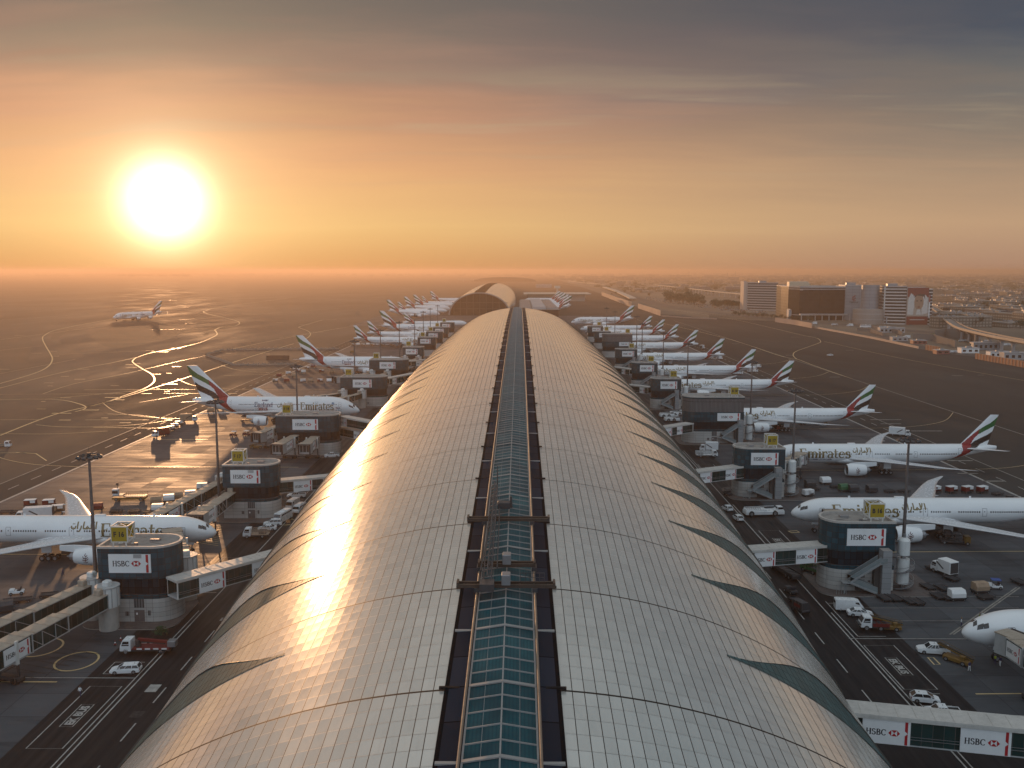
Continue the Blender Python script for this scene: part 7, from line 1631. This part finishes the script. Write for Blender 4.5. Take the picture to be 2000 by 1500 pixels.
# ---- town: low buildings, the nearer ones each on their own
twm = [gridmat('town_wall_%d' % k, c, tuple(x*.4 for x in c), 4.2, 3.4, 1.3, .7, 0, .08) for k, c in enumerate(((.26, .235, .205), (.20, .19, .185), (.32, .28, .235), (.17, .18, .21)))]
def town_me(k):
    q = random.Random(k*7+1); L, Dp, h = q.uniform(22, 70), q.uniform(16, 40), q.choice((5, 6, 7, 8, 9, 12, 14))
    def wl(): m = MB(); m.box(-L/2, L/2, -Dp/2, Dp/2, 0, h, 0); return m.mesh('wall', [twm[k % 4]])
    def rf():
        m = MB(); m.box(-L/2-.3, L/2+.3, -Dp/2-.3, Dp/2+.3, h, h+.9, 0)
        for _ in range(5): x, y = q.uniform(-L*.4, L*.4), q.uniform(-Dp*.35, Dp*.35); m.rbox(x-2, x+2, y-1.5, y+1.5, h+.9, h+2.6, .1, 1)
        if k % 3 == 0: m.box(-L*.3, L*.1, -Dp*.3, Dp*.3, h+.9, h+4, 2)
        return m.mesh('roof', [M('town_roof', (.27, .245, .22), .8, var=.25, vs=.02), grey_metal, twm[k % 4]])
    return cached(('tw', k), wl), cached(('tr', k), rf)
edge = [(p[0], p[1]) for p in wallpts]
def wallx(y):
    e = sorted(edge, key=lambda p: p[1])
    for a, b in zip(e[:-1], e[1:]):
        if a[1] <= y <= b[1]: return a[0]+(b[0]-a[0])*(y-a[1])/(b[1]-a[1])
    return e[-1][0] if y > e[-1][1] else e[0][0]
nB = 0; used = []
while nB < 190:
    z = rr.random(); px = rr.uniform(1110, 2010) if nB > 70 else rr.uniform(1700, 2020); py = 549+46*rr.random()**1.8 if nB > 70 else rr.uniform(572, 640)
    x, y, _ = W(px, py)
    if px < 1835 and py > 575 and nB <= 70: continue
    if x < wallx(y)+90 or (1440 < px < 1830 and py > 568) or (1180 < px < 1470 and py > 576): continue
    if any(abs(x-a)+abs(y-b) < 55 for a, b in used): continue
    used.append((x, y)); k = rr.randrange(12); t = thing('town_building', 'low flat-roofed town building right of the office group' if nB <= 70 else 'low hazy town building between the offices and the horizon', 'town building', (x, y, .03), rr.choice((0, PI/2))+R(rr.uniform(-14, 14)), 'low town buildings right of the offices' if nB <= 70 else 'low town buildings toward the horizon'); a, b = town_me(k); obj('wall', a, t); obj('roof', b, t); nB += 1
m = MB()
for k in range(2600):
    px = rr.uniform(-50, 2050); py = 533.2+15*rr.random()**1.7; x, y, _ = W(px, py)
    if px < 1090 and py > 540: continue
    if x < -15000 or x > 15000 or y > 22500: continue
    L, Dp, h = rr.uniform(15, 80), rr.uniform(15, 40), rr.choice((5, 7, 9, 12, 16, 20)); m.box(x-L/2, x+L/2, y-Dp/2, y+Dp/2, 0, h, rr.randrange(4))
tag(obj('distant_town', m.mesh('distant_town', twm)), kind='stuff')
m = MB()
for k in range(1500):
    px = rr.uniform(1060, 2050); py = 541+30*rr.random()**2.2; x, y, _ = W(px, py)
    if x < wallx(y)+60: continue
    s = rr.uniform(4, 9)
    for _ in range(16):
        c = Vector((x+rr.gauss(0, s*.8), y+rr.gauss(0, s*.6), rr.uniform(1, s))); u = Vector((rr.gauss(0, 1), rr.gauss(0, .3), rr.gauss(0, 1))).normalized()*s*.35; v = Vector((u.z, 0, -u.x)); m.poly([c-u, c+v, c+u, c-v], rr.randrange(3))
tag(obj('distant_trees', m.mesh('distant_trees', leafm)), kind='stuff')
for k, (px, py, h) in enumerate(((1345, 546, 60), (1420, 548, 52), (1436, 546, 58), (1082, 545, 66), (1187, 545, 62))):
    x, y, _ = W(px, py); t = thing('antenna_mast', 'thin hazy antenna mast on the horizon, %s from the right' % ORD[k], 'antenna mast', (x, y, 0), 0, 'antenna masts on the horizon'); m = MB(); 
    for a in (0, 2.09, 4.19): m.cyl((3*cos(a), 3*sin(a), 0), (.4*cos(a), .4*sin(a), h), .35, .2, 5)
    for z in range(4, int(h), 6): r = 3-2.6*z/h; m.beam((r, 0, z), (-r*.5, r*.87, z+3), .25); m.beam((-r*.5, r*.87, z), (-r*.5, -r*.87, z+3), .25)
    obj('lattice', m.mesh('lattice', [dark_metal]), t); m = MB(); m.cyl((0, 0, h-8), (0, 0, h-6), 2.2, n=10); obj('antenna_head', m.mesh('antenna_head', [dark_metal]), t)
# ---- link building and terminal between the two concourses
t = thing('link_building', 'low dark link building between the long roof and the far concourse', 'terminal building', (28, 1250, 0)); m = MB(); m.box(-26, 26, 0, 380, 0, 12, 0); obj('wall', m.mesh('wall', [dark_glass]), t); m = MB(); m.box(-27, 27, -1, 381, 12, 13, 0); m.box(-9, 9, 4, 372, 13, 16, 1)
for q in range(16): m.box(-25, -11, 10+q*23, 24+q*23, 13, 14.6, 2); m.box(11, 25, 10+q*23, 24+q*23, 13, 14.6, 2)
obj('roof', m.mesh('roof', [roof_felt, pale_wall, grey_metal]), t)
t = thing('terminal_hall', 'wide flat-roofed terminal hall right of the far concourse', 'terminal building', (70, 1960, 0)); m = MB(); m.box(-50, 70, 0, 90, 0, 15, 0); obj('wall', m.mesh('wall', [concrete]), t); m = MB(); m.box(-60, 82, -14, 100, 15, 16.3, 0); m.cyl((12, 20, 16), (12, 20, 28), 2.2, 1.6, 10); m.rbox(6, 18, 14, 26, 27, 32, .6); obj('roof', m.mesh('roof', [M('terminal_roof', (.55, .48, .40), .5)]), t)
shed('pale warehouse just right of the terminal hall', 1062, 561.5, 60, 30, 11, pale_wall, 0, 'warehouse'); shed('low service building in front of the far concourse arch', 905, 604, 50, 14, 6, pale_wall, 0, 'service_building'); shed('low service building right of the arch foot', 985, 606, 24, 10, 7, concrete, 0, 'service_building')
far_viaduct('pale canopy strip far behind the far concourse', [(895, 545.5), (935, 545.5)], 14, 30)
t = thing('hangar_roof', 'broad curved hangar roof far behind the far concourse', 'hangar', (*w2(985, 550), 0)); m = MB(); m.loft([[(x, y, 26*math.sqrt(max(0, 1-(x/190)**2))) for x in np.linspace(-190, 190, 25)] for y in (0, 90)], 0, False, smooth=True); m.poly([(x, -.1, 26*math.sqrt(max(0, 1-(x/190)**2))) for x in np.linspace(-190, 190, 25)], 1); obj('roof', m.mesh('roof', [pale_wall, dark_glass]), t)
# ---- works enclosure and stacked boxes on the left airfield
t = thing('works_barrier', 'low barrier of posts enclosing a works area behind the first England tail', 'barrier', (*Z(1150, 500), 0)); o = Vector((*Z(1150, 500), 0)); m = MB()
for run in ([(1150, 500), (1245, 470), (1500, 465), (1890, 463)], [(1150, 500), (1300, 553), (1500, 552), (1640, 548)]):
    for a, b in zip(run[:-1], run[1:]):
        A = Vector((*Z(*a), 0))-o; B = Vector((*Z(*b), 0))-o; L = (B-A).length; n = int(L/3.4)
        for q in range(n): p = A.lerp(B, q/n); m.box(p.x-.5, p.x+.5, p.y-.3, p.y+.3, 0, 1.7)
        m.beam(A+Vector((0, 0, .5)), B+Vector((0, 0, .5)), .5, 1.0)
obj('barrier_row', m.mesh('barrier_row', [M('barrier_concrete', (.30, .25, .21), .8)]), t)
for k in range(6):
    x, y = Z(1503+k*19, 524); t = thing('storage_box', 'brown storage box in the row inside the works barrier, %s from the left' % ORD[k], 'storage box', (x, y, 0), 0, 'storage boxes inside the works barrier'); m = MB(); m.rbox(-1.9, 1.9, -1.2, 1.2, 0, 3.6, .1)
    for q in range(6): m.box(-1.8+q*.66, -1.6+q*.66, -1.24, -1.2, .2, 3.4)
    obj('body', m.mesh('body', [M('box_brown', (.12, .07, .05), .7)]), t)
